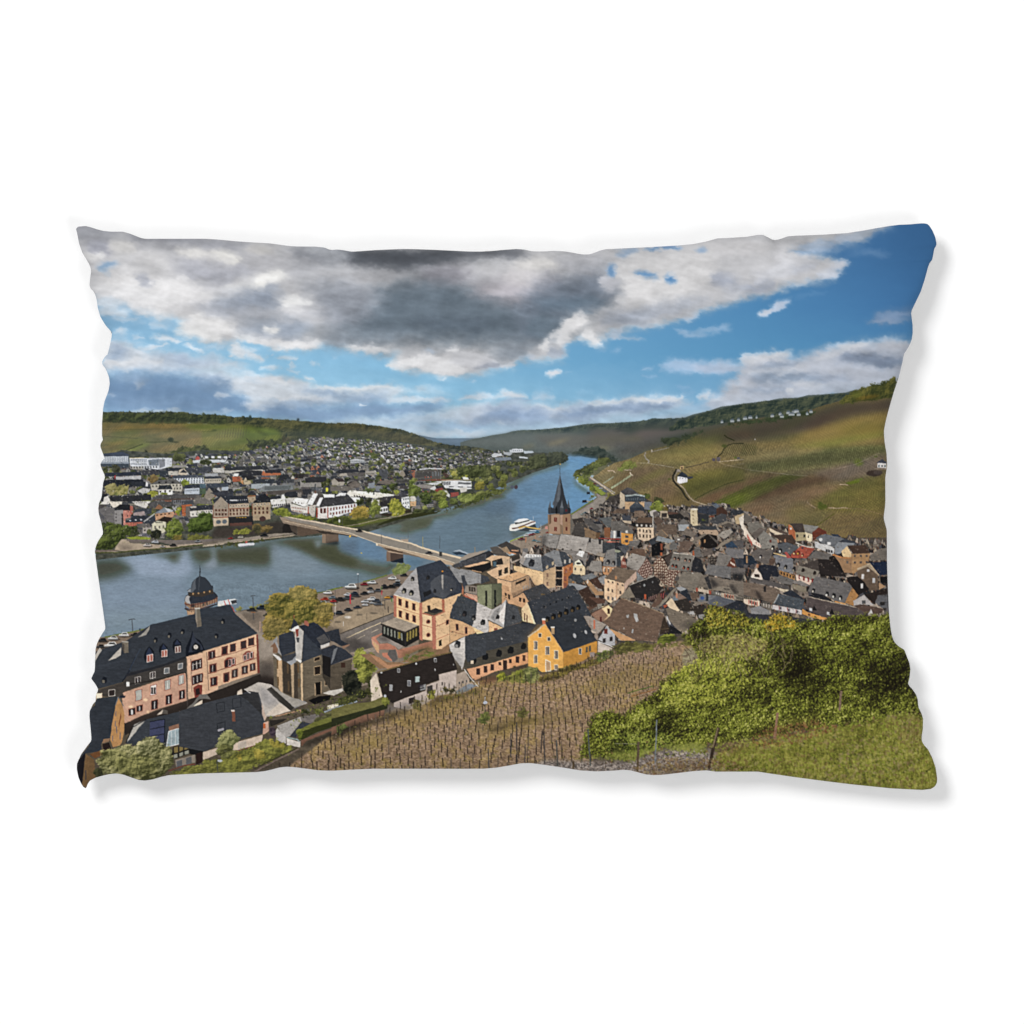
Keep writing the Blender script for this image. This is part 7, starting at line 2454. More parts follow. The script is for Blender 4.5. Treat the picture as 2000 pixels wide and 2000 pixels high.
draw('''
F 900 1030 6.44
# ochre houses behind, green slatted lift tower
p c79a70 660,870 790,810 860,920 780,1010 660,960 520,960 520,720 600,740 640,830
w 2c2422 570,850 610,870 2 24,60
w 2c2422 750,905 798,915 2 28,50
l 3a3430 1.6 660,880 790,812 860,920
R 3f4145 780,800 1030,705 1130,800 1110,840 860,920
p 6a5a3c 1010,830 1060,830 1060,845 1010,850
p 7c8a68 212,725 395,710 395,1020 220,965
p 58644c 395,710 520,705 520,930 395,1025
w 1c2020 325,890 325,890 1 24,190
w 1c2020 437,890 437,890 1 24,210
l 43503c 1.2 212,725 395,708 520,703
# bright curved slate roofs
r 3c4249 -100,980 0,860 180,910 220,970 210,1060 150,1230 0,1160
R c2bfbc 210,940 395,1025 340,1150 360,1200 350,1340 150,1240 200,1100
d 1e2024 3a3434 50,1085 44
d 1e2024 6a6a66 165,1135 40
d 1e2024 4a4a48 280,1190 44
p efcd96 150,1240 350,1345 240,1365 180,1300
p efc08c 355,1170 540,1260 540,1310 360,1340
w 8a4a3c 445,1290 445,1290 1 40,60
p b58a6a 545,1260 725,1190 720,1250 560,1310
p b0aeac 340,1150 395,1030 520,960 575,900 565,1100 545,1255
p dedad6 500,1060 570,940 565,1120 545,1220 500,1180 470,1130
p 8c8c8c 380,1130 430,1040 500,1000 480,1100 430,1180
r 474b50 575,900 600,950 720,1000 770,1170 740,1190 545,1255
e e0b070 572,865 10,10
d 24262a 2a2a2a 465,1125 34
d 24262a 2a2a2a 660,1130 34
r 23272e 720,1230 780,1180 900,1210 830,1240 600,1310
# long dark hall roof with dormers
p e6c898 765,1020 835,940 870,1010 940,1215 900,1200 780,1170
w 6a3c34 805,1120 835,1140 2 14,90
p f0dcb0 835,940 850,940 945,1210 925,1215
R 363b43 840,935 1400,725 1430,740 1560,950 1640,1110 1540,1130 1060,1210 945,1215
w 14161a 1050,990 1350,880 5 16,22
d 15171b 5a4a30 1085,1155 46
d 15171b 5a4a30 1160,1120 46
d 15171b 5a4a30 1240,1095 46
d 15171b 5a4a30 1320,1060 46
d 15171b 5a4a30 1400,1030 44
d 15171b 5a4a30 1470,1005 40
# white and grey houses at the right
p e9c795 1770,990 1850,970 1900,1020 1870,1110 1790,1170
p 8f6c58 1640,1070 1760,1010 1850,1110 1780,1180 1680,1150
w 4a2c24 1855,1050 1855,1050 1 30,70
w 5a2c28 1757,1150 1757,1150 1 24,60
l 4a3a30 1.4 1630,1080 1850,970
R 9a8f84 1540,1110 1600,1105 1830,1220 1720,1330 1640,1280
w c06a4c 1675,1215 1675,1215 1 20,110
w 8c7a6c 1620,1200 1620,1200 1 14,90
p aeb0b4 1720,1400 1830,1230 1932,1340 1932,1480 1860,1480
w 6a2c24 1820,1300 1820,1300 1 40,60
w 2c2426 1800,1415 1885,1395 2 36,54
l 2c2a2c 1.4 1720,1400 1830,1225
p c9beb2 1720,1430 1900,1510 1870,1560 1720,1560
l d8dadc 1.6 1720,1425 1920,1500
# long low wing
R 3a3e44 70,1360 400,1300 720,1200 960,1210 850,1360 840,1440 400,1560 50,1620
R 4a463c 50,1600 400,1530 845,1420 845,1550 400,1690 80,1770 40,1740
d 15171a c8b8a0 155,1670 60
d 15171a 1a1a1c 308,1620 54
d 15171a 1a1a1c 478,1580 54
d 15171a 1a1a1c 625,1540 54
d 15171a 1a1a1c 787,1490 50
p deA276 80,1775 420,1690 845,1560 845,1700 640,1760 440,1800 170,1920
p dc9c68 600,1640 845,1560 845,1700 640,1760
w 3a2a28 225,1802 225,1802 1 48,80
w 3a2a28 316,1775 316,1775 1 44,80
w 3a2a28 400,1750 400,1750 1 44,80
w 3a2a28 497,1706 497,1706 1 34,40
w 3a2824 560,1722 560,1722 1 50,120
w 3a2a28 626,1672 626,1672 1 32,50
w 3a2a28 716,1655 716,1655 1 42,80
w 5a3a2c 797,1635 797,1635 1 36,76
R b5b2ae 0,1395 65,1360 60,1500 40,1740 20,1790 0,1700
''')
FR[:] = [650, 1050, 6.44]
draw('''
F 650 1050 6.44
R c9c5c0 1470,1340 1680,1230 1680,1480 1640,1640 1560,1540 1500,1450
r 3c4148 1670,1230 1800,1200 1860,1240 1932,1230 1932,1460 1700,1560 1670,1480
s 7c7e80 3 .6 1470,1400 1640,1520 1650,1640 1560,1560
d 2a2c30 8a8a88 1570,1340 56
''')
draw('''
F 900 1030 6.44
# yellow house
p edae4e 848,1380 1060,1205 1290,1570 1290,1760 1230,1760 1060,1810 1020,1810 950,1760 848,1740
s f0a848 6 .5 848,1380 1060,1205 1150,1350 1000,1450 850,1500
p c98c34 1290,1565 1710,1420 1710,1560 1500,1690 1290,1760
s b57e30 4 .6 1290,1660 1600,1540 1710,1500 1710,1570 1500,1690 1290,1760
l c9b490 2.6 845,1370 960,1290 1060,1205
l c9a070 1.4 1065,1210 1290,1565
R 2f343b 1065,1205 1100,1170 1500,1060 1545,1130 1700,1410 1295,1560
W f2e6cc 4a4440 998,1350 998,1350 1 44,54
W f2e6cc 4a4440 1108,1397 1108,1397 1 44,54
W f2e6cc 8a7c6c 943,1477 943,1477 1 50,110
W f2e6cc 8a7c6c 1090,1543 1090,1543 1 54,110
W f2e6cc 8a7c6c 1200,1592 1200,1592 1 54,110
W f2e6cc 8a7c6c 943,1648 943,1648 1 50,110
w 4a4c50 955,1477 955,1477 1 12,80
w 4a4c50 1102,1545 1102,1545 1 14,90
w 4a4c50 1212,1596 1212,1596 1 14,90
w 4a4c50 955,1650 955,1650 1 12,80
p f2e6cc 1062,1650 1132,1680 1132,1800 1062,1810
p c09a70 1072,1665 1125,1685 1125,1790 1072,1800
W f2e6cc 8a7c6c 1200,1750 1200,1750 1 50,70
W e0d8c8 4c5258 1498,1550 1498,1550 1 40,80
w 4a4c44 1580,1530 1620,1515 2 26,70
w 9a8a80 1650,1590 1650,1590 1 60,60
w c9704c 1045,1180 1045,1180 1 40,60
w e8dccc 1045,1152 1045,1152 1 48,24
w b59468 1157,1290 1157,1290 1 40,90
w d8d2c4 1157,1250 1157,1250 1 46,18
e a8acb0 1430,1355 18,30 0 1 -20
e a8acb0 1570,1310 16,26 0 1 -20
e 8a9094 1440,1160 16,20 0 1 -20
e a8acb0 518,1392 10,14
''')
# ---- vineyard foreground ----
_vg = rs(77)
VY = [(470,1560),(560,1500),(640,1440),(760,1390),(850,1345),(930,1328),(1000,1325),(1080,1312),(1150,1285),(1230,1262),(1310,1252),(1400,1250),(1420,1330),(1330,1400),(1220,1420),(1160,1470),(1150,1560)]
b = mask(VY, 4); y0, y1, x0, x1, m = b; s = (slice(y0, y1), slice(x0, x1))
t = np.clip(.5 + .55 * fbm(3.4, 2.2, 3, 61)[s] + .25 * N3[s], 0, 1)[..., None]
yl = np.clip((N3[s] + .6 * N2[s]) * 1.6 + .15, 0, 1)[..., None]
base = col('66503a') * (1 - t) + col('c4a584') * t
base = base * (1 - .5 * yl) + (col('6b5a26') * (1 - t) + col('b29444') * t) * .5 * yl
put((y0, y1, x0, x1, blur(m, 1.5)), base)
draw('''
F 650 1270 6.44
# dark roofed barn and yard
p d2c4b0 485,370 560,275 640,570 500,640
R 2a2422 575,280 1000,150 1510,20 1575,230 1340,290 1350,360 1180,420 1180,490 890,600 770,660 710,620 640,560
p bcaea4 900,600 1180,500 1190,430 1350,370 1345,295 1565,240 1560,530 1330,560 1180,660 960,740 780,700 780,650
s 7a7478 4 .7 780,700 960,640 1180,600 1180,670 960,750 700,780 700,680
w 2c2626 1000,620 1000,620 1 70,70 -.3
w 3a3836 1230,480 1230,480 1 70,90 -.3
w 3a3634 1385,410 1385,410 1 16,40
w 8a8c8c 1145,455 1145,455 1 70,70 -.2
w 26222a 1120,450 1120,450 1 60,8 -.2
l 26222a 2 1080,440 1150,425
l 26222a 2 1090,480 1160,460
W c6cacc 8a8e92 745,460 745,460 1 36,80
W c6cacc 5c5e66 970,405 970,405 1 40,76
w a8bcbc 1075,355 1075,355 1 56,70 -.15
W b9bcbe 4a4a4c 840,245 840,245 1 34,50
W b9bcbe 4a4a4c 1300,115 1300,115 1 34,50
w c9cccc 622,270 622,270 1 24,24
w c9cccc 1060,160 1060,160 1 20,24
w c9cccc 1295,235 1295,235 1 12,26
w c9cccc 868,510 868,510 1 10,26
w c9cccc 1525,170 1525,170 1 8,20
l 6a5a34 2 570,270 900,175 1200,85 1500,18
p a89888 1565,290 1680,250 1700,320 1800,440 1640,510 1560,540
p 7a8490 1560,500 1720,410 1830,430 1700,500 1560,560
w 4a4a4c 1600,400 1780,360 5 16,30
l d8d4cc 1.6 1660,230 1740,340 1835,450
w e8e6e2 1842,400 1842,400 1 12,50
s 2a241c 3 .8 1200,680 1330,570 1560,560 1860,460 1860,500 1600,580 1400,640 1250,700
G 6a6a2c 2c2a18 1320,590 1600,550 1932,470 1932,500 1600,590 1330,640
B b5b63c 5a5c24 1195,560 1240,480 1300,460 1310,560 1300,620 1210,600
B 6f6e3c 34361e 1010,680 1060,600 1120,650 1120,740 1050,740
B 4c4a2c 26261a 1380,470 1430,430 1470,520 1540,440 1560,480 1530,540 1440,540
R 6c6a38 0,730 200,670 480,640 650,570 700,590 700,650 600,700 300,780 0,860
R 26301a 0,850 300,770 600,690 712,640 700,720 500,790 200,880 0,960
B 8a9a34 3f4c1c 620,600 690,570 715,600 710,670 650,690
p 7d5a46 0,960 200,880 420,800 660,740 660,810 560,850 400,900 200,960 0,1060
s 1f1b14 4 .9 0,1060 200,950 420,890 700,800 860,760 960,720 970,750 780,840 500,920 300,1000 0,1130
B 5c7a34 2c3c1c 50,990 60,930 140,890 200,940 130,1010 90,1060
w b5bcc4 672,560 672,560 1 26,30
e c8ccd0 1915,640 16,26
F 900 1230 6.44
# hedge in front of the yellow house
s 6a4a34 3 .9 170,620 300,600 460,560 460,640 300,680
G 9a9a3c 4c5424 460,540 520,520 590,550 780,490 860,500 900,580 1000,640 900,660 700,650 460,630
B a3aa5a 44562a 780,560 800,480 860,455 950,470 1010,530 980,620 900,660 820,640
B b4b82c 55681c 462,600 470,530 520,530 580,550 590,600 500,630
B 8aa02c 4a5c1c 670,540 700,500 780,500 780,540 700,550
B 3c3a24 1e1e16 630,500 640,430 680,430 690,490
s 3a2a20 2 .8 680,470 840,430 850,460 700,500
G 8a7a2c 332c18 960,600 1100,540 1250,480 1380,430 1500,420 1700,350 1932,240 1932,340 1700,430 1500,500 1250,570 1000,640
B 7a9a2c 2f3f18 1690,380 1700,300 1780,280 1800,220 1840,280 1932,240 1932,310 1840,350 1760,390
s 2a2218 2 .6 980,600 1250,570 1250,600 980,640
''')
# vine stakes in rows, taller towards the viewer
inv = lambda x, y: (0 <= int(y - Y0 - y0) < m.shape[0]) and (0 <= int(x - X0 - x0) < m.shape[1]) and m[int(y - Y0 - y0), int(x - X0 - x0)] > .5
def dabs(pts, n, cols, size, seed, alpha=.75, noise=None, ax=1.3):
    b = mask(pts); y0, y1, x0, x1, m = b; r = rs(seed); C = [col(c) for c in cols]; h, w = m.shape
    for _ in range(n):
        i, j = r.randint(h), r.randint(w)
        if m[i, j] < .5: continue
        k = r.rand() * len(C)
        if noise is not None: k = (noise[y0 + i, x0 + j] * .9 + .5 + (r.rand() - .5) * .5) * len(C)
        c = C[int(min(len(C) - 1, max(0, k)))]; z = size * (.5 + r.rand())
        put(mask(ell(x0 + X0 + j, y0 + Y0 + i, z * ax * .6, z * .5, 6, r.rand() * 3)), c, alpha)
dabs(VY, 3500, ('4c3c2c', '6a5640', '9a8066', 'c4aa90', 'd4bca4', '8c7a30', 'a8943c'), 2.2, 205, .35)
draw('''
F 0 0 1
s 8a7434 7 .45 760,1400 830,1370 900,1350 980,1350 960,1372 880,1390 800,1425
s 857434 6 .4 940,1425 1010,1405 1075,1392 1140,1385 1140,1395 1050,1415 960,1440
s 8c7a38 7 .4 640,1470 720,1430 780,1425 760,1450 700,1475
s 7a6a34 7 .4 1150,1330 1240,1300 1330,1290 1320,1305 1230,1325 1160,1345
s 8c7a38 7 .35 1080,1345 1180,1330 1300,1325 1290,1335 1180,1350
s 6c6030 5 .4 900,1425 960,1405 1065,1398 1010,1412 930,1432
s 4c3e2a 4 .4 950,1421 1010,1414 1060,1400 1030,1414 980,1424
s a58c7c 9 .35 1150,1280 1260,1262 1330,1258 1300,1280 1200,1300
''')
for _k in range(-36, 34):
    _pts = []; y = 1545.0
    while y > 1255:
        f = (y - 1255) / 290; x = 1010 + _k * (7.5 + 12.5 * f) + (1500 - y) * .10 + (_vg.rand() - .5) * (2 + 3 * f)
        if x < 800: x -= (1500 - y) * .02
        if inv(x, y): _pts.append((x, y, f))
        y -= (7 + 11 * f) * (.7 + .6 * _vg.rand())
    for (ax, ay, f), (bx, by, _f2) in zip(_pts[:-1], _pts[1:]):
        if abs(ay - by) > 40: continue
        line([(ax, ay), (bx, by)], col('54452f'), 1.2 + 1.2 * f, .12)
        if _vg.rand() < .5: put(mask(ell(bx + 1, by - 1, 2.2 + 2.4 * f, 1.2 + 1.2 * f, 8)), col(['8a7a34', 'a8923c', '7a7434', 'b09a50'][_vg.randint(4)]), .5)
    for x, y, f in _pts:
        h = (6 + 15 * f) * (.75 + .5 * _vg.rand()); dx = (_vg.rand() - .5) * 1.8; c = col(['2e2620', '3a3028', '28221e', '5c5044'][_vg.randint(4)])
        line([(x, y), (x + dx, y - h)], c, 1.1 + 1.1 * f, .9)
        line([(x + 1, y), (x + 5 + 7 * f, y + .5)], col('4a3c30'), .9, .22)
draw('''
F 900 1230 6.44
G 6f8434 2c3a1c 215,1150 260,1040 320,1010 370,1090 340,1160 260,1190
G 7a7a34 38341c 700,1060 730,980 800,970 850,1010 830,1080 780,1110
G 6f8434 3c3c20 1430,860 1460,820 1510,840 1490,880
s 4c4020 3 .7 350,1240 600,1160 900,1100 1040,1090 820,1160 600,1190
s 3c3424 2 .7 360,1250 560,1210 560,1230 380,1270
l c8ccd0 1.2 310,830 310,870
e b5bcc8 313,905 26,20
l 55504c 1.4 312,920 310,1020
w 55504c 1585,1110 1585,1110 1 10,0
F 400 1270 6.44
e b0b8bc 210,1380 32,18
l 3c4448 1.4 172,1370 180,1525
F 650 1270 6.44
e b0b6bc 672,565 18,16
''')
draw('''
F 1200 1150 4.83
G a8a27c 6a5a48 620,600 700,540 800,560 880,620 820,700 720,780 640,760
G 7c7a34 3c3a1e 0,520 100,490 400,520 620,480 760,450 700,520 400,560 100,600 0,640
B 8a9a2c 384418 390,500 400,440 480,420 560,430 590,480 500,510 420,520
B 7a7a34 34361c 600,460 640,410 720,420 740,460 660,480
p 6b6258 0,1600 200,1580 400,1560 600,1500 760,1480 900,1500 1000,1560 1100,1700 900,1760 0,1760
''')
# gravel strip
_g2 = mask([(1060,1482),(1130,1485),(1220,1490),(1300,1462),(1360,1458),(1400,1475),(1440,1520),(1300,1530),(1000,1530)], 3)
_y0, _y1, _x0, _x1, _m = _g2; _s = (slice(_y0, _y1), slice(_x0, _x1))
_t = np.clip(.5 + .7 * N1[_s] + .2 * N2[_s], 0, 1)[..., None]
put((_y0, _y1, _x0, _x1, blur(_m, 3)), col('5c5450') * (1 - _t) + col('b0a49a') * _t)
# meadow and scrub
LF2 = fbm(4, 3.4, 3, 91, gain=.85); LS2 = LF2 - np.roll(LF2, (1, 2), (0, 1))
BIG = fbm(46, 34, 4, 95); BIG2 = BIG - np.roll(BIG, (7, 8), (0, 1)); MID = fbm(16, 13, 3, 99); MID2 = MID - np.roll(MID, (3, 3), (0, 1))
GD = np.zeros((CH, CW), np.float32)
for _x, _y, _rx, _ry, _am in [(1545,1300,45,38,-.5),(1600,1330,30,25,-.3),(1730,1325,60,34,-.45),(1690,1290,40,20,-.15),(1440,1345,30,14,-.35),(1290,1418,22,20,-.45),(1370,1235,30,14,-.3),(1215,1425,18,10,-.3),
        (1395,1300,26,20,.4),(1485,1285,22,18,.35),(1345,1385,34,26,.3),(1255,1395,36,14,.22),(1600,1240,70,16,.2),(1700,1240,40,18,.1),(1640,1385,50,18,.12),(1590,1290,20,26,.15),(1430,1240,46,12,.25),(1450,1400,40,20,.2)]:
    GD += _am * np.exp(-((XX - _x) / _rx) ** 2 - ((YY - _y) / _ry) ** 2)
def scrub(pts, edge=6, stops=('1d1a10', '33340f', '566218', '7b8a26', 'a5ac48'), bias=0.0, grass=False):
    b = mask(pts, edge * 2 + 3); y0, y1, x0, x1, m = b; s = (slice(y0, y1), slice(x0, x1))
    mm = np.clip((blur(m, edge) - .5 + .5 * LF2[s] + .4 * MID[s]) * 2.6 + .5, 0, 1) * (blur(m, edge) > .05)
    if grass: t = .5 + .3 * NV[s] + .25 * LF2[s] + .3 * MID2[s] + .2 * BIG[s]
    else: t = .43 + .42 * LS2[s] + .42 * LF2[s] + .22 * MID2[s] + .35 * BIG2[s] + .2 * MID[s] + .12 * BIG[s] + .6 * GD[s]
    t = np.clip(t + bias, 0, .999) * (len(stops) - 1)
    i = t.astype(int); f = (t - i)[..., None]; C = np.array([col(c) for c in stops])
    put((y0, y1, x0, x1, mm), C[i] * (1 - f) + C[np.minimum(i + 1, len(stops) - 1)] * f)
scrub([(1380,1530),(1400,1470),(1450,1450),(1560,1430),(1680,1400),(1790,1380),(1850,1400),(1850,1560),(1500,1560)], 8, ('3e3a1a', '5d5e1e', '7c7e2a', '98953c', 'aea656'), grass=True)
scrub([(1150,1478),(1180,1450),(1280,1440),(1380,1440),(1380,1470),(1290,1462),(1230,1485)], 5, ('3a4018', '5a6424', '7a8434', '8c9440', '9aa050'), grass=True)
SC = [(1130,1482),(1145,1430),(1150,1400),(1180,1385),(1210,1395),(1250,1370),(1285,1345),(1290,1325),(1340,1320),(1370,1290),(1350,1262),(1340,1250),(1345,1222),(1375,1205),(1380,1180),(1400,1185),(1430,1190),(1460,1205),(1490,1210),(1530,1205),(1560,1215),(1600,1210),(1650,1200),(1690,1205),(1740,1200),(1850,1270),(1850,1400),(1740,1395),(1640,1420),(1560,1425),(1480,1440),(1400,1450),(1300,1450),(1230,1440),(1180,1478)]
scrub(SC, 6)
draw('''
F 1200 1150 4.83
s 171408 10 .5 1540,600 1700,560 1850,640 1900,800 1850,960 1650,960 1560,820
s 171408 8 .5 1180,880 1350,860 1400,920 1280,960 1180,940
s 1a1c0a 8 .6 400,1200 520,1120 560,1250 540,1350 440,1330 380,1280
s 1a1c0a 8 .5 180,1290 300,1300 320,1380 220,1390
s 1a1c0a 8 .5 690,350 780,320 880,360 800,400 720,400
s 6b4a2c 8 .6 1330,1340 1500,1290 1760,1230 1932,1200 1932,1290 1700,1330 1500,1390 1380,1400
s 7a5c34 6 .6 900,1480 1100,1430 1300,1440 1200,1500 1000,1560
s 5f4a2c 5 .6 300,1700 500,1640 870,1620 860,1700 500,1740
F 1500 1150 4.83
s 120e08 12 .6 950,780 1100,720 1250,740 1320,880 1400,980 1350,1020 1200,980 1050,980 980,900
s 120e08 10 .5 240,580 380,540 380,760 340,900 240,800
s 6a5638 8 .5 1200,1240 1350,1200 1420,1320 1400,1450 1280,1400
s 6b5c34 8 .5 500,1420 700,1360 800,1400 600,1470
''')
scrub([(1285,1330),(1370,1285),(1430,1260),(1470,1290),(1450,1340),(1400,1360),(1330,1380),(1290,1360)], 8, ('26280c', '55621a', '7f8c24', 'a3a83a', 'bcbc50'), .05)
scrub([(1350,1262),(1380,1245),(1450,1235),(1500,1250),(1490,1280),(1430,1270),(1380,1275)], 7, ('3a341c', '66602a', '8c8838', 'a8a44c', 'bcb45c'))
scrub([(1378,1225),(1380,1190),(1398,1178),(1420,1195),(1450,1200),(1470,1222),(1440,1225),(1400,1222)], 5, ('2a2a10', '55551a', '8c8420', 'b8a434', 'c8b858'))
scrub([(1485,1225),(1495,1205),(1520,1198),(1545,1210),(1560,1222),(1530,1225),(1500,1232)], 5, ('4a4010', '7a6a18', 'a88c1c', 'c09c28', 'c8a840'))
scrub([(1180,1465),(1200,1430),(1290,1425),(1320,1440),(1290,1460),(1240,1470)], 6, ('1e220e', '3c4a16', '6a7c26', '8a9a38', 'a0a84c'))
_dn = GD * .8 + .25 * BIG + .2 * MID + .35 * BIG2 + .2 * MID2 + .55 * LS2 - .01 - .06
dabs(SC, 30000, ('1c180e', '2c2a12', '413f18', '58601e', '717a26', '93a034', 'b0b848', 'c6c46c'), 2.1, 201, .62, _dn)
GR = [(1400,1450),(1560,1425),(1700,1400),(1800,1385),(1840,1540),(1500,1525),(1370,1510)]
dabs(GR, 3500, ('3a3c14', '4e5c18', '6a7c1e', '87982e', 'a0a048', '6f5c34', '9aae3a'), 3.4, 202, .6, .6 * MID + .3 * BIG, .8)
dabs([(1150,1482),(1180,1455),(1290,1445),(1380,1450),(1480,1435),(1600,1420),(1720,1395),(1790,1385),(1790,1400),(1600,1440),(1400,1470),(1200,1490)], 1500, ('3a4014', '5f6a20', '7c8830', '9a9440', '7a5c38', 'a0a050'), 3, 210, .6)
dabs(GR, 500, ('7a6442', '8c7650', '6a5030', '9a8a60'), 5, 203, .4)
dabs([(1080,1480),(1220,1490),(1360,1458),(1400,1478),(1440,1515),(1100,1515)], 1500, ('4a423c', '7a7068', '9c9288', 'b5aba0', '5f4a38'), 2.2, 204, .6)
_t = rs(9)
for _ in range(150):      # bare twigs
    x, y = 1345 + _t.rand() * 200, 1245 + _t.rand() * 90; p = [(x, y)]; a = -2.3 + _t.rand() * 1.6
    for k in range(4): a += (_t.rand() - .5) * .7; p.append((p[-1][0] + 7 * math.cos(a), p[-1][1] + 7 * math.sin(a)))
    line(p, col(['4a3c28', '7a6a4c', '3a2f20', '8a7c60'][_t.randint(4)]), .9, .75)
for _ in range(900):     # grass blades
    x, y = 1400 + _t.rand() * 430, 1455 + _t.rand() * 90
    line([(x, y), (x + (_t.rand() - .5) * 3, y - 3 - 4 * _t.rand())], col(['8a9a3c', '6a7a20', 'a8a860', '4a5a14', '9a8a50'][_t.randint(5)]), .8, .5)
draw('''
F 1200 1150 4.83
l 5a4c38 4.6 222,1432 216,1720
l 6f7a80 2.2 394,1225 380,1638
l 3a2f22 6 975,1300 925,1500 885,1690
l 7a6a4c 3 968,1305 920,1490
l 8a6a50 4.6 1527,1160 1500,1410
l 8f8a80 .6 0,1450 220,1455
F 1500 1150 4.83
l 7a6450 4.4 675,955 660,1140
l 8a6a50 4 78,1160 55,1410
F 900 1230 6.44
l 4c5450 2.6 1595,1235 1630,1700
l 4a4c48 2.8 1203,1375 1218,1710
l 5a4a34 4 1415,1640 1415,1745
l 4c4a48 2.2 350,1490 358,1730
l 4a4644 2.2 812,1430 808,1665
l 4a4644 2.2 1048,1290 1058,1680
l 3f3a38 2.4 705,1150 710,1660
l 4a4038 3 1025,1260 1010,1540
l 4a4644 2 632,1290 634,1600
''')

dabs([(560,1395),(640,1362),(760,1335),(762,1352),(640,1385),(575,1425)], 900, ('1c2610', '33421a', '55661f', '7a8830'), 2.0, 206, .6)

dabs([(1360,1262),(1390,1240),(1470,1240),(1500,1262),(1480,1290),(1400,1290)], 900, ('8a7a50', '6a5a3c', 'a09a50', 'b0a862', '5a4c30'), 2.6, 211, .5)
dabs([(1460,1440),(1500,1420),(1600,1405),(1640,1420),(1560,1450),(1480,1460)], 700, ('7a4a2c', '8c5c38', '6a4026', '9a7a44'), 3, 212, .45)
dabs([(1230,1500),(1300,1478),(1400,1480),(1470,1495),(1400,1515),(1250,1515)], 900, ('7a5a38', '9a7a50', '6a5030', '8c7a3c', 'a89468'), 3, 213, .5)
dabs([(1720,1430),(1770,1400),(1800,1440),(1790,1500),(1700,1540),(1600,1520),(1650,1460)], 700, ('8a7a50', '9a8a5c', '6f7a2c', '4a5a1c', 'a8a058'), 3.6, 214, .45)

draw("""
F 0 0 1
l 4a6a24 1.6 1225,1352 1250,1345 1275,1338
l 8a5a30 1.6 1232,1358 1262,1350 1280,1344
""")
dabs(TOWN, 3800, ('1e1f22', '34363a', '55524e', '8a857c', 'b5b0a8', '4a5230', '6a7038', 'd8d4cc'), 1.5, 207, .5)
dabs(TR, 4500, ('1e1b1a', '332e2a', '544a40', '7a6e60', '9c9284', 'b89c7c', 'c9bcaa'), 1.7, 208, .3)
dabs([(960,1110),(985,1060),(1085,1040),(1085,1200),(1000,1260),(830,1230),(860,1120)], 1200, ('1e1b1a', '332e2a', '544a40', '7a6e60', 'c9b8a0'), 1.6, 209, .3)
# ---- photographic unevenness of the print below the sky ----
_yl = np.clip((YY - 845) / 40, 0, 1)
_a, _b2 = fbm(5, 5, 2, 301) * .7 * _yl, fbm(5, 5, 2, 305) * .6 * _yl
_ix = np.clip(XX - X0 + _a, 0, CW - 1.01); _iy = np.clip(YY - Y0 + _b2, 0, CH - 1.01)
_x = _ix.astype(int); _y = _iy.astype(int); _fx = (_ix - _x)[..., None]; _fy = (_iy - _y)[..., None]
IMG[:] = (IMG[_y, _x] * (1 - _fx) + IMG[_y, _x + 1] * _fx) * (1 - _fy) + (IMG[_y + 1, _x] * (1 - _fx) + IMG[_y + 1, _x + 1] * _fx) * _fy
_riv = np.zeros((CH, CW), np.float32); _q = mask(RIV); _riv[_q[0]:_q[1], _q[2]:_q[3]] = _q[4]
_tex = (0.07 * N1 + .08 * fbm(12, 8, 4, 311)) * _yl * (1 - .85 * _riv * (YY < 1140 + 90 * (XX < 420)))
IMG[:] *= (1 + _tex)[..., None]
_gr = IMG.mean(2, keepdims=True)
_gd = (1 - .5 * (XX > 1100) * (YY > 1180)) * np.clip(IMG[..., 1] - IMG[..., 0], 0, 1) * _yl * (IMG[..., 1] > IMG[..., 2] + .04)
IMG[..., 0] += .45 * _gd; IMG[..., 1] -= .12 * _gd                       # olive rather than emerald greens
_wm = np.clip((YY - 960) / 120, 0, 1) * (1 - _riv)
IMG[:] *= 1 + _wm[..., None] * np.float32([.025, .0, -.02])
_hz = (np.clip((YY - 835) / 12, 0, 1) * np.clip((945 - YY) / 90, 0, 1) * np.clip((1240 - XX) / 150, 0, 1) * .13)[..., None]
IMG[:] = IMG * (1 - _hz) + np.float32([.55, .61, .67]) * _hz
IMG[:] = np.where(_yl[..., None] > 0, IMG + (_gr - IMG) * .19 * _yl[..., None], IMG)
for _c in range(3):
    _ch = IMG[..., _c]; _ch += (.42 * _yl + .10) * (_ch - blur(_ch, 1.6)) * 1.0
IMG[:] = IMG.clip(.02, .96)
# ---------- white table surface ----------
def mat(name, build):
    m = bpy.data.materials.new(name); m.use_nodes = True; build(m.node_tree, m.node_tree.nodes['Principled BSDF']); return m
def m_table(nt, b):
    b.inputs['Base Color'].default_value = (.9, .9, .9, 1); b.inputs['Roughness'].default_value = .9; b.inputs['Specular IOR Level'].default_value = 0
M_TABLE = mat('white_paper', m_table)
me = bpy.data.meshes.new('tabletop'); S = 6.0
me.from_pydata([(-S, -S, 0), (S, -S, 0), (S, S, 0), (-S, S, 0)], [], [(0, 1, 2, 3)]); me.materials.append(M_TABLE)
tab = bpy.data.objects.new('tabletop', me); bpy.context.collection.objects.link(tab); tab['kind'] = 'structure'

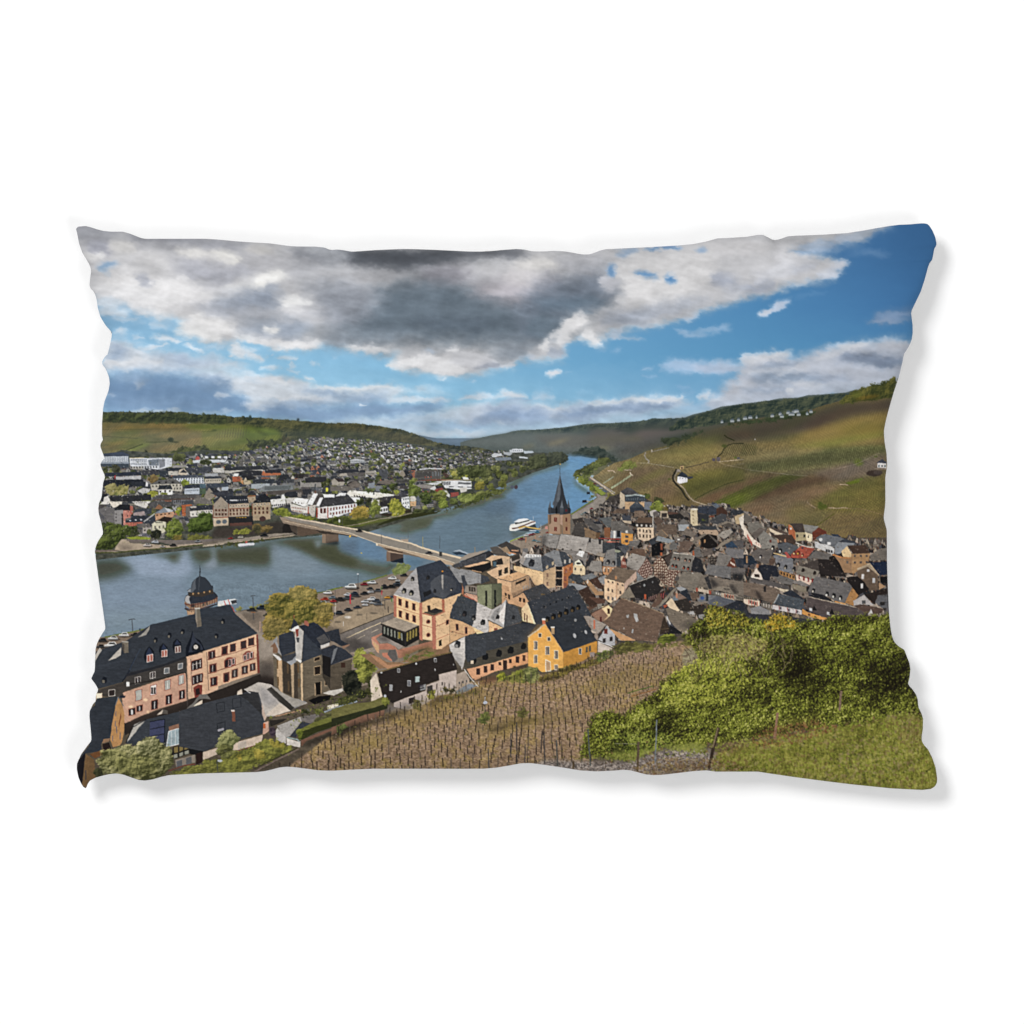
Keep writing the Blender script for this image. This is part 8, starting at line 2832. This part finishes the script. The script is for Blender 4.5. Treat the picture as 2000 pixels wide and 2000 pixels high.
# ---------- pillow outline ----------
TOP = '151,449 152.5,446 155.6,444 170,443 180,445.5 190.6,449 203.5,452.5 219,454 242,454 255,457.5 278.6,466.8 286,468 400,467.8 423.5,469 462,472.7 488,474.5 527,476.6 566,481.8 579,482.8 616,483 634.6,484.9 641,487.5 645.4,489.8 660.5,488.8 671,490 687.6,493 707,491.9 733,490 784.7,487.7 810.6,488 862,490 914,492.6 940,492.8 966,491.3 977.6,490 1008.7,487.7 1024,488.8 1039.8,492.4 1060.5,492.6 1081,491.3 1102,492.4 1120,495.2 1135.5,498.3 1148.4,498.6 1158.8,495.8 1171.7,490.6 1182,488.2 1262,484.4 1319,481.3 1353,478.2 1379,473 1400,467 1431,465.7 1459.5,463.7 1477.6,460.3 1488,460 1498,464.7 1506,469.4 1514,470.6 1524,467.8 1537,463 1550,462 1607,459.8 1653.6,456.7 1684.7,451.8 1710.6,447 1736.5,442.7 1754.5,440.6 1775,439.8 1796,437.8 1803,437.8 1809,439'
RIGHT = '1809,439 1813,442.5 1819,451.8 1824.4,464.7 1827,477.6 1825.7,482.8 1822.4,486.7 1820.5,498.3 1819,506 1818,510 1814,513 1810,524 1803.7,547.5 1796,570.8 1788,587.6 1781.7,600.6 1778.4,607 1777.3,612 1778.6,622.6 1780.4,638 1780.4,651 1778.6,664 1774,675.6 1767.5,686 1762.8,693 1761,705.4 1753,739 1744,765 1736.4,790.8 1728.7,819 1724.6,840 1724.4,847.6 1726,866 1729.5,886 1730.7,909.6 1727,933 1727.3,979.5 1726.5,990 1724,1008 1724,1013 1726,1021 1730,1035 1730.3,1094 1731.8,1140.8 1734,1195 1737.3,1226 1740.4,1243 1745,1254 1754.7,1263 1764,1268 1767,1276 1774.3,1295 1776,1306.3 1774.3,1322 1771,1336 1779.5,1344.6 1786.7,1355 1790.3,1365.3 1791.3,1379.8 1798,1393.3 1800.6,1402.6 1800.2,1423.3 1798,1435.7 1798,1446 1801.2,1452.3 1810.6,1462.6 1818.8,1479.2 1825,1497.8 1828.2,1518.5 1827.7,1526.8 1824,1534'
BOT = '169.6,1538 171.6,1536.3 173.5,1529.3 178,1523 189,1517.4 199.9,1514.3 215.4,1510.7 229.4,1509 243.4,1511.5 257.3,1516.6 272.9,1521.9 285.3,1523 300.8,1520.8 316.3,1516 331.9,1512.5 363,1510.7 400,1509 501,1506.6 518,1504.8 532,1501.7 547.5,1497.5 561.5,1496 578.6,1497.2 601.9,1500.3 622,1503 650,1503.9 696.6,1501.4 727.6,1500 900,1500.1 946.6,1499.9 969.9,1497.9 993.2,1494 1018,1489.3 1036.6,1489 1063,1492.4 1101.9,1498.2 1133,1503.3 1164,1505.2 1200,1503.6 1216.6,1502 1231,1503 1245.5,1507 1262,1511.3 1276.6,1512.5 1293,1511.9 1316,1509.2 1355,1504.5 1380,1503.2 1396.7,1505.7 1427.7,1505.7 1479.5,1505.7 1500,1509 1551.8,1516.5 1603.5,1523.3 1657.4,1530 1696.7,1534 1738,1538.2 1785.7,1540.7 1800.2,1541.3 1816.8,1539.2 1824,1534'
LEFT = '151,449 153,457 157,477.6 163.4,495.8 177.6,519 180.7,529.4 179,539.8 177,557.9 178.9,564.3 186.7,572 190.6,583.7 193.2,601.9 198.3,620 208.7,636.8 220.3,649.7 221,655 217.8,671.7 211.3,697 204.8,701.5 201.4,708 202.2,713 208.7,721 215,736.4 216.7,749.4 213.9,765 206,785.6 203.6,798.6 201.5,826.6 201.5,853 204,860 203.6,862.5 199.7,865.5 198,869.5 198.9,874.7 203.6,887 207.8,899.2 199.7,904.2 198,907.3 201.2,916.6 207.8,930.6 203.6,943 200.5,972.5 195.8,981.9 194.3,992.7 195,1002 200.5,1022.2 203.6,1039.3 202.8,1045 191.1,1062.4 187.7,1073.3 188,1081 195,1132.3 202.8,1186.6 208.5,1228.6 199.7,1242.5 191.9,1255 188.8,1267.4 188,1290 187.6,1308 184.3,1318 180,1323.8 187.5,1333.7 193.7,1343.5 194.3,1349.2 191.3,1352.3 189.8,1357 188.7,1373.3 186,1378.7 179.7,1382.6 177.4,1388 177,1398.9 179.7,1425.3 181,1442.4 178,1453.2 167.3,1466.4 156.4,1481.2 152.7,1490.5 152.5,1501.4 155.6,1517 161,1529.3 165.7,1536.3 169.6,1538'
def curve(s, n, key):
    p = np.array([[float(v) for v in t.split(',')] for t in s.split()])
    d = np.hypot(*np.diff(p, axis=0).T); w = np.abs(np.diff(p[:, key])); L = .55 * w / w.sum() + .45 * d / d.sum()
    t = np.concatenate([[0], np.cumsum(L)]); t /= t[-1]
    u = np.linspace(0, 1, n)
    q = np.stack([np.interp(u, t, p[:, i]) for i in (0, 1)], 1)
    k = max(1, n // 900)                         # take the corners off the traced polyline
    for _ in range(3):
        r = q.copy(); r[k:-k] = (q[:-2 * k] + 2 * q[k:-k] + q[2 * k:]) / 4; q = r
    return q
NU, NV_ = 1350, 900
T_, B_, L_, R_ = curve(TOP, NU, 0), curve(BOT, NU, 0), curve(LEFT, NV_, 1), curve(RIGHT, NV_, 1)
def lattice(T_, B_, L_, R_, nu, nv):
    u = np.linspace(0, 1, nu)[None, :, None]; v = np.linspace(0, 1, nv)[:, None, None]
    # edge ripples die out towards the middle of the pillow: blend on eased weights
    P = (1 - v) * T_[None] + v * B_[None] + (1 - u) * L_[:, None] + u * R_[:, None]
    P = P - ((1 - u) * (1 - v) * T_[0] + u * (1 - v) * T_[-1] + (1 - u) * v * B_[0] + u * v * B_[-1])
    return P
PT = lattice(T_, B_, L_, R_, NU, NV_)
def profile(nu, nv):
    u = np.linspace(0, 1, nu)[None]; v = np.linspace(0, 1, nv)[:, None]
    du = np.minimum(u, 1 - u) * 1620; dv = np.minimum(v, 1 - v) * 1050       # distance to the seams in pixels
    return du, dv
def height(nu, nv, H):
    du, dv = profile(nu, nv)
    a = 1 - np.exp(-(du / 150.0) ** .9); b = 1 - np.exp(-(dv / 130.0) ** .9)
    h = (a * b) ** .55 * H
    u = np.linspace(0, 1, nu)[None]; v = np.linspace(0, 1, nv)[:, None]
    edge = np.exp(-np.minimum(du, dv) / 90.0) * (1 - np.exp(-np.minimum(du, dv) / 14.0))
    w = np.sin(u * 61 + 2 * np.sin(v * 9)) * np.exp(-dv / 70) + np.sin(v * 47 + 2 * np.sin(u * 7)) * np.exp(-du / 70)
    return h + edge * w * .0012
SEAM = 0.020      # height of the seam line above the table
def grid_mesh(name, P, Z, flip, m, parent):
    nv, nu = P.shape[:2]
    co = np.empty((nv * nu, 3), np.float32); co[:, 0] = wx(P[..., 0]).ravel(); co[:, 1] = wy(P[..., 1]).ravel(); co[:, 2] = Z.ravel()
    i = np.arange(nv * nu).reshape(nv, nu)
    q = np.stack([i[:-1, :-1], i[1:, :-1], i[1:, 1:], i[:-1, 1:]], -1).reshape(-1, 4)
    if flip: q = q[:, ::-1]
    me = bpy.data.meshes.new(name); me.vertices.add(len(co)); me.vertices.foreach_set('co', co.ravel())
    me.loops.add(q.size); me.loops.foreach_set('vertex_index', q.astype(np.int32).ravel())
    me.polygons.add(len(q)); me.polygons.foreach_set('loop_start', np.arange(0, q.size, 4, dtype=np.int32))
    me.polygons.foreach_set('use_smooth', np.ones(len(q), bool))
    me.update(calc_edges=True); me.materials.append(m)
    o = bpy.data.objects.new(name, me); bpy.context.collection.objects.link(o); o.parent = parent
    return o
root = bpy.data.objects.new('throw_pillow', None); bpy.context.collection.objects.link(root)
root['label'] = 'rectangular throw pillow with wavy edges printed with a river town photograph, lying on white'
root['category'] = 'pillow'
def m_print(nt, b):
    a = nt.nodes.new('ShaderNodeVertexColor'); a.layer_name = 'print'
    nt.links.new(a.outputs['Color'], b.inputs['Base Color'])
    b.inputs['Roughness'].default_value = .85; b.inputs['Specular IOR Level'].default_value = .05
    tc = nt.nodes.new('ShaderNodeTexCoord'); w = nt.nodes.new('ShaderNodeTexNoise'); w.inputs['Scale'].default_value = 900
    bp = nt.nodes.new('ShaderNodeBump'); bp.inputs['Strength'].default_value = .05; bp.inputs['Distance'].default_value = .0005
    nt.links.new(tc.outputs['Object'], w.inputs['Vector']); nt.links.new(w.outputs['Fac'], bp.inputs['Height']); nt.links.new(bp.outputs['Normal'], b.inputs['Normal'])
M_PRINT = mat('printed_fabric', m_print)
def m_back(nt, b):
    n = nt.nodes.new('ShaderNodeTexNoise'); n.inputs['Scale'].default_value = 400
    r = nt.nodes.new('ShaderNodeValToRGB'); r.color_ramp.elements[0].color = (.70, .70, .70, 1); r.color_ramp.elements[1].color = (.80, .80, .80, 1)
    nt.links.new(n.outputs['Fac'], r.inputs['Fac']); nt.links.new(r.outputs['Color'], b.inputs['Base Color']); b.inputs['Roughness'].default_value = .9
M_BACK = mat('white_fabric', m_back)
front = grid_mesh('front_cover', PT, SEAM + height(NU, NV_, .030), False, M_PRINT, root)
# colours of the print, looked up by place on the cloth
x = np.clip(PT[..., 0] - X0, 0, CW - 1.01); y = np.clip(PT[..., 1] - Y0, 0, CH - 1.01)
ix = x.astype(int); iy = y.astype(int); fx = (x - ix)[..., None]; fy = (y - iy)[..., None]
C = (IMG[iy, ix] * (1 - fx) + IMG[iy, ix + 1] * fx) * (1 - fy) + (IMG[iy + 1, ix] * (1 - fx) + IMG[iy + 1, ix + 1] * fx) * fy
C = np.where(C <= .04045, C / 12.92, ((C + .055) / 1.055) ** 2.4) * GAIN
rgba = np.ones((C.shape[0] * C.shape[1], 4), np.float32); rgba[:, :3] = C.reshape(-1, 3)
at = front.data.color_attributes.new('print', 'FLOAT_COLOR', 'POINT'); at.data.foreach_set('color', rgba.ravel())
# plain back: same outline, sagging onto the table
nb, mb = 270, 180
k = lambda c, n: c[np.linspace(0, len(c) - 1, n).astype(int)]
PB = lattice(k(T_, nb), k(B_, nb), k(L_, mb), k(R_, mb), nb, mb)
du, dv = profile(nb, mb)
back = grid_mesh('back_cover', PB, SEAM - (SEAM - .001) * ((1 - np.exp(-du / 40)) * (1 - np.exp(-dv / 40))) ** .6, True, M_BACK, root)
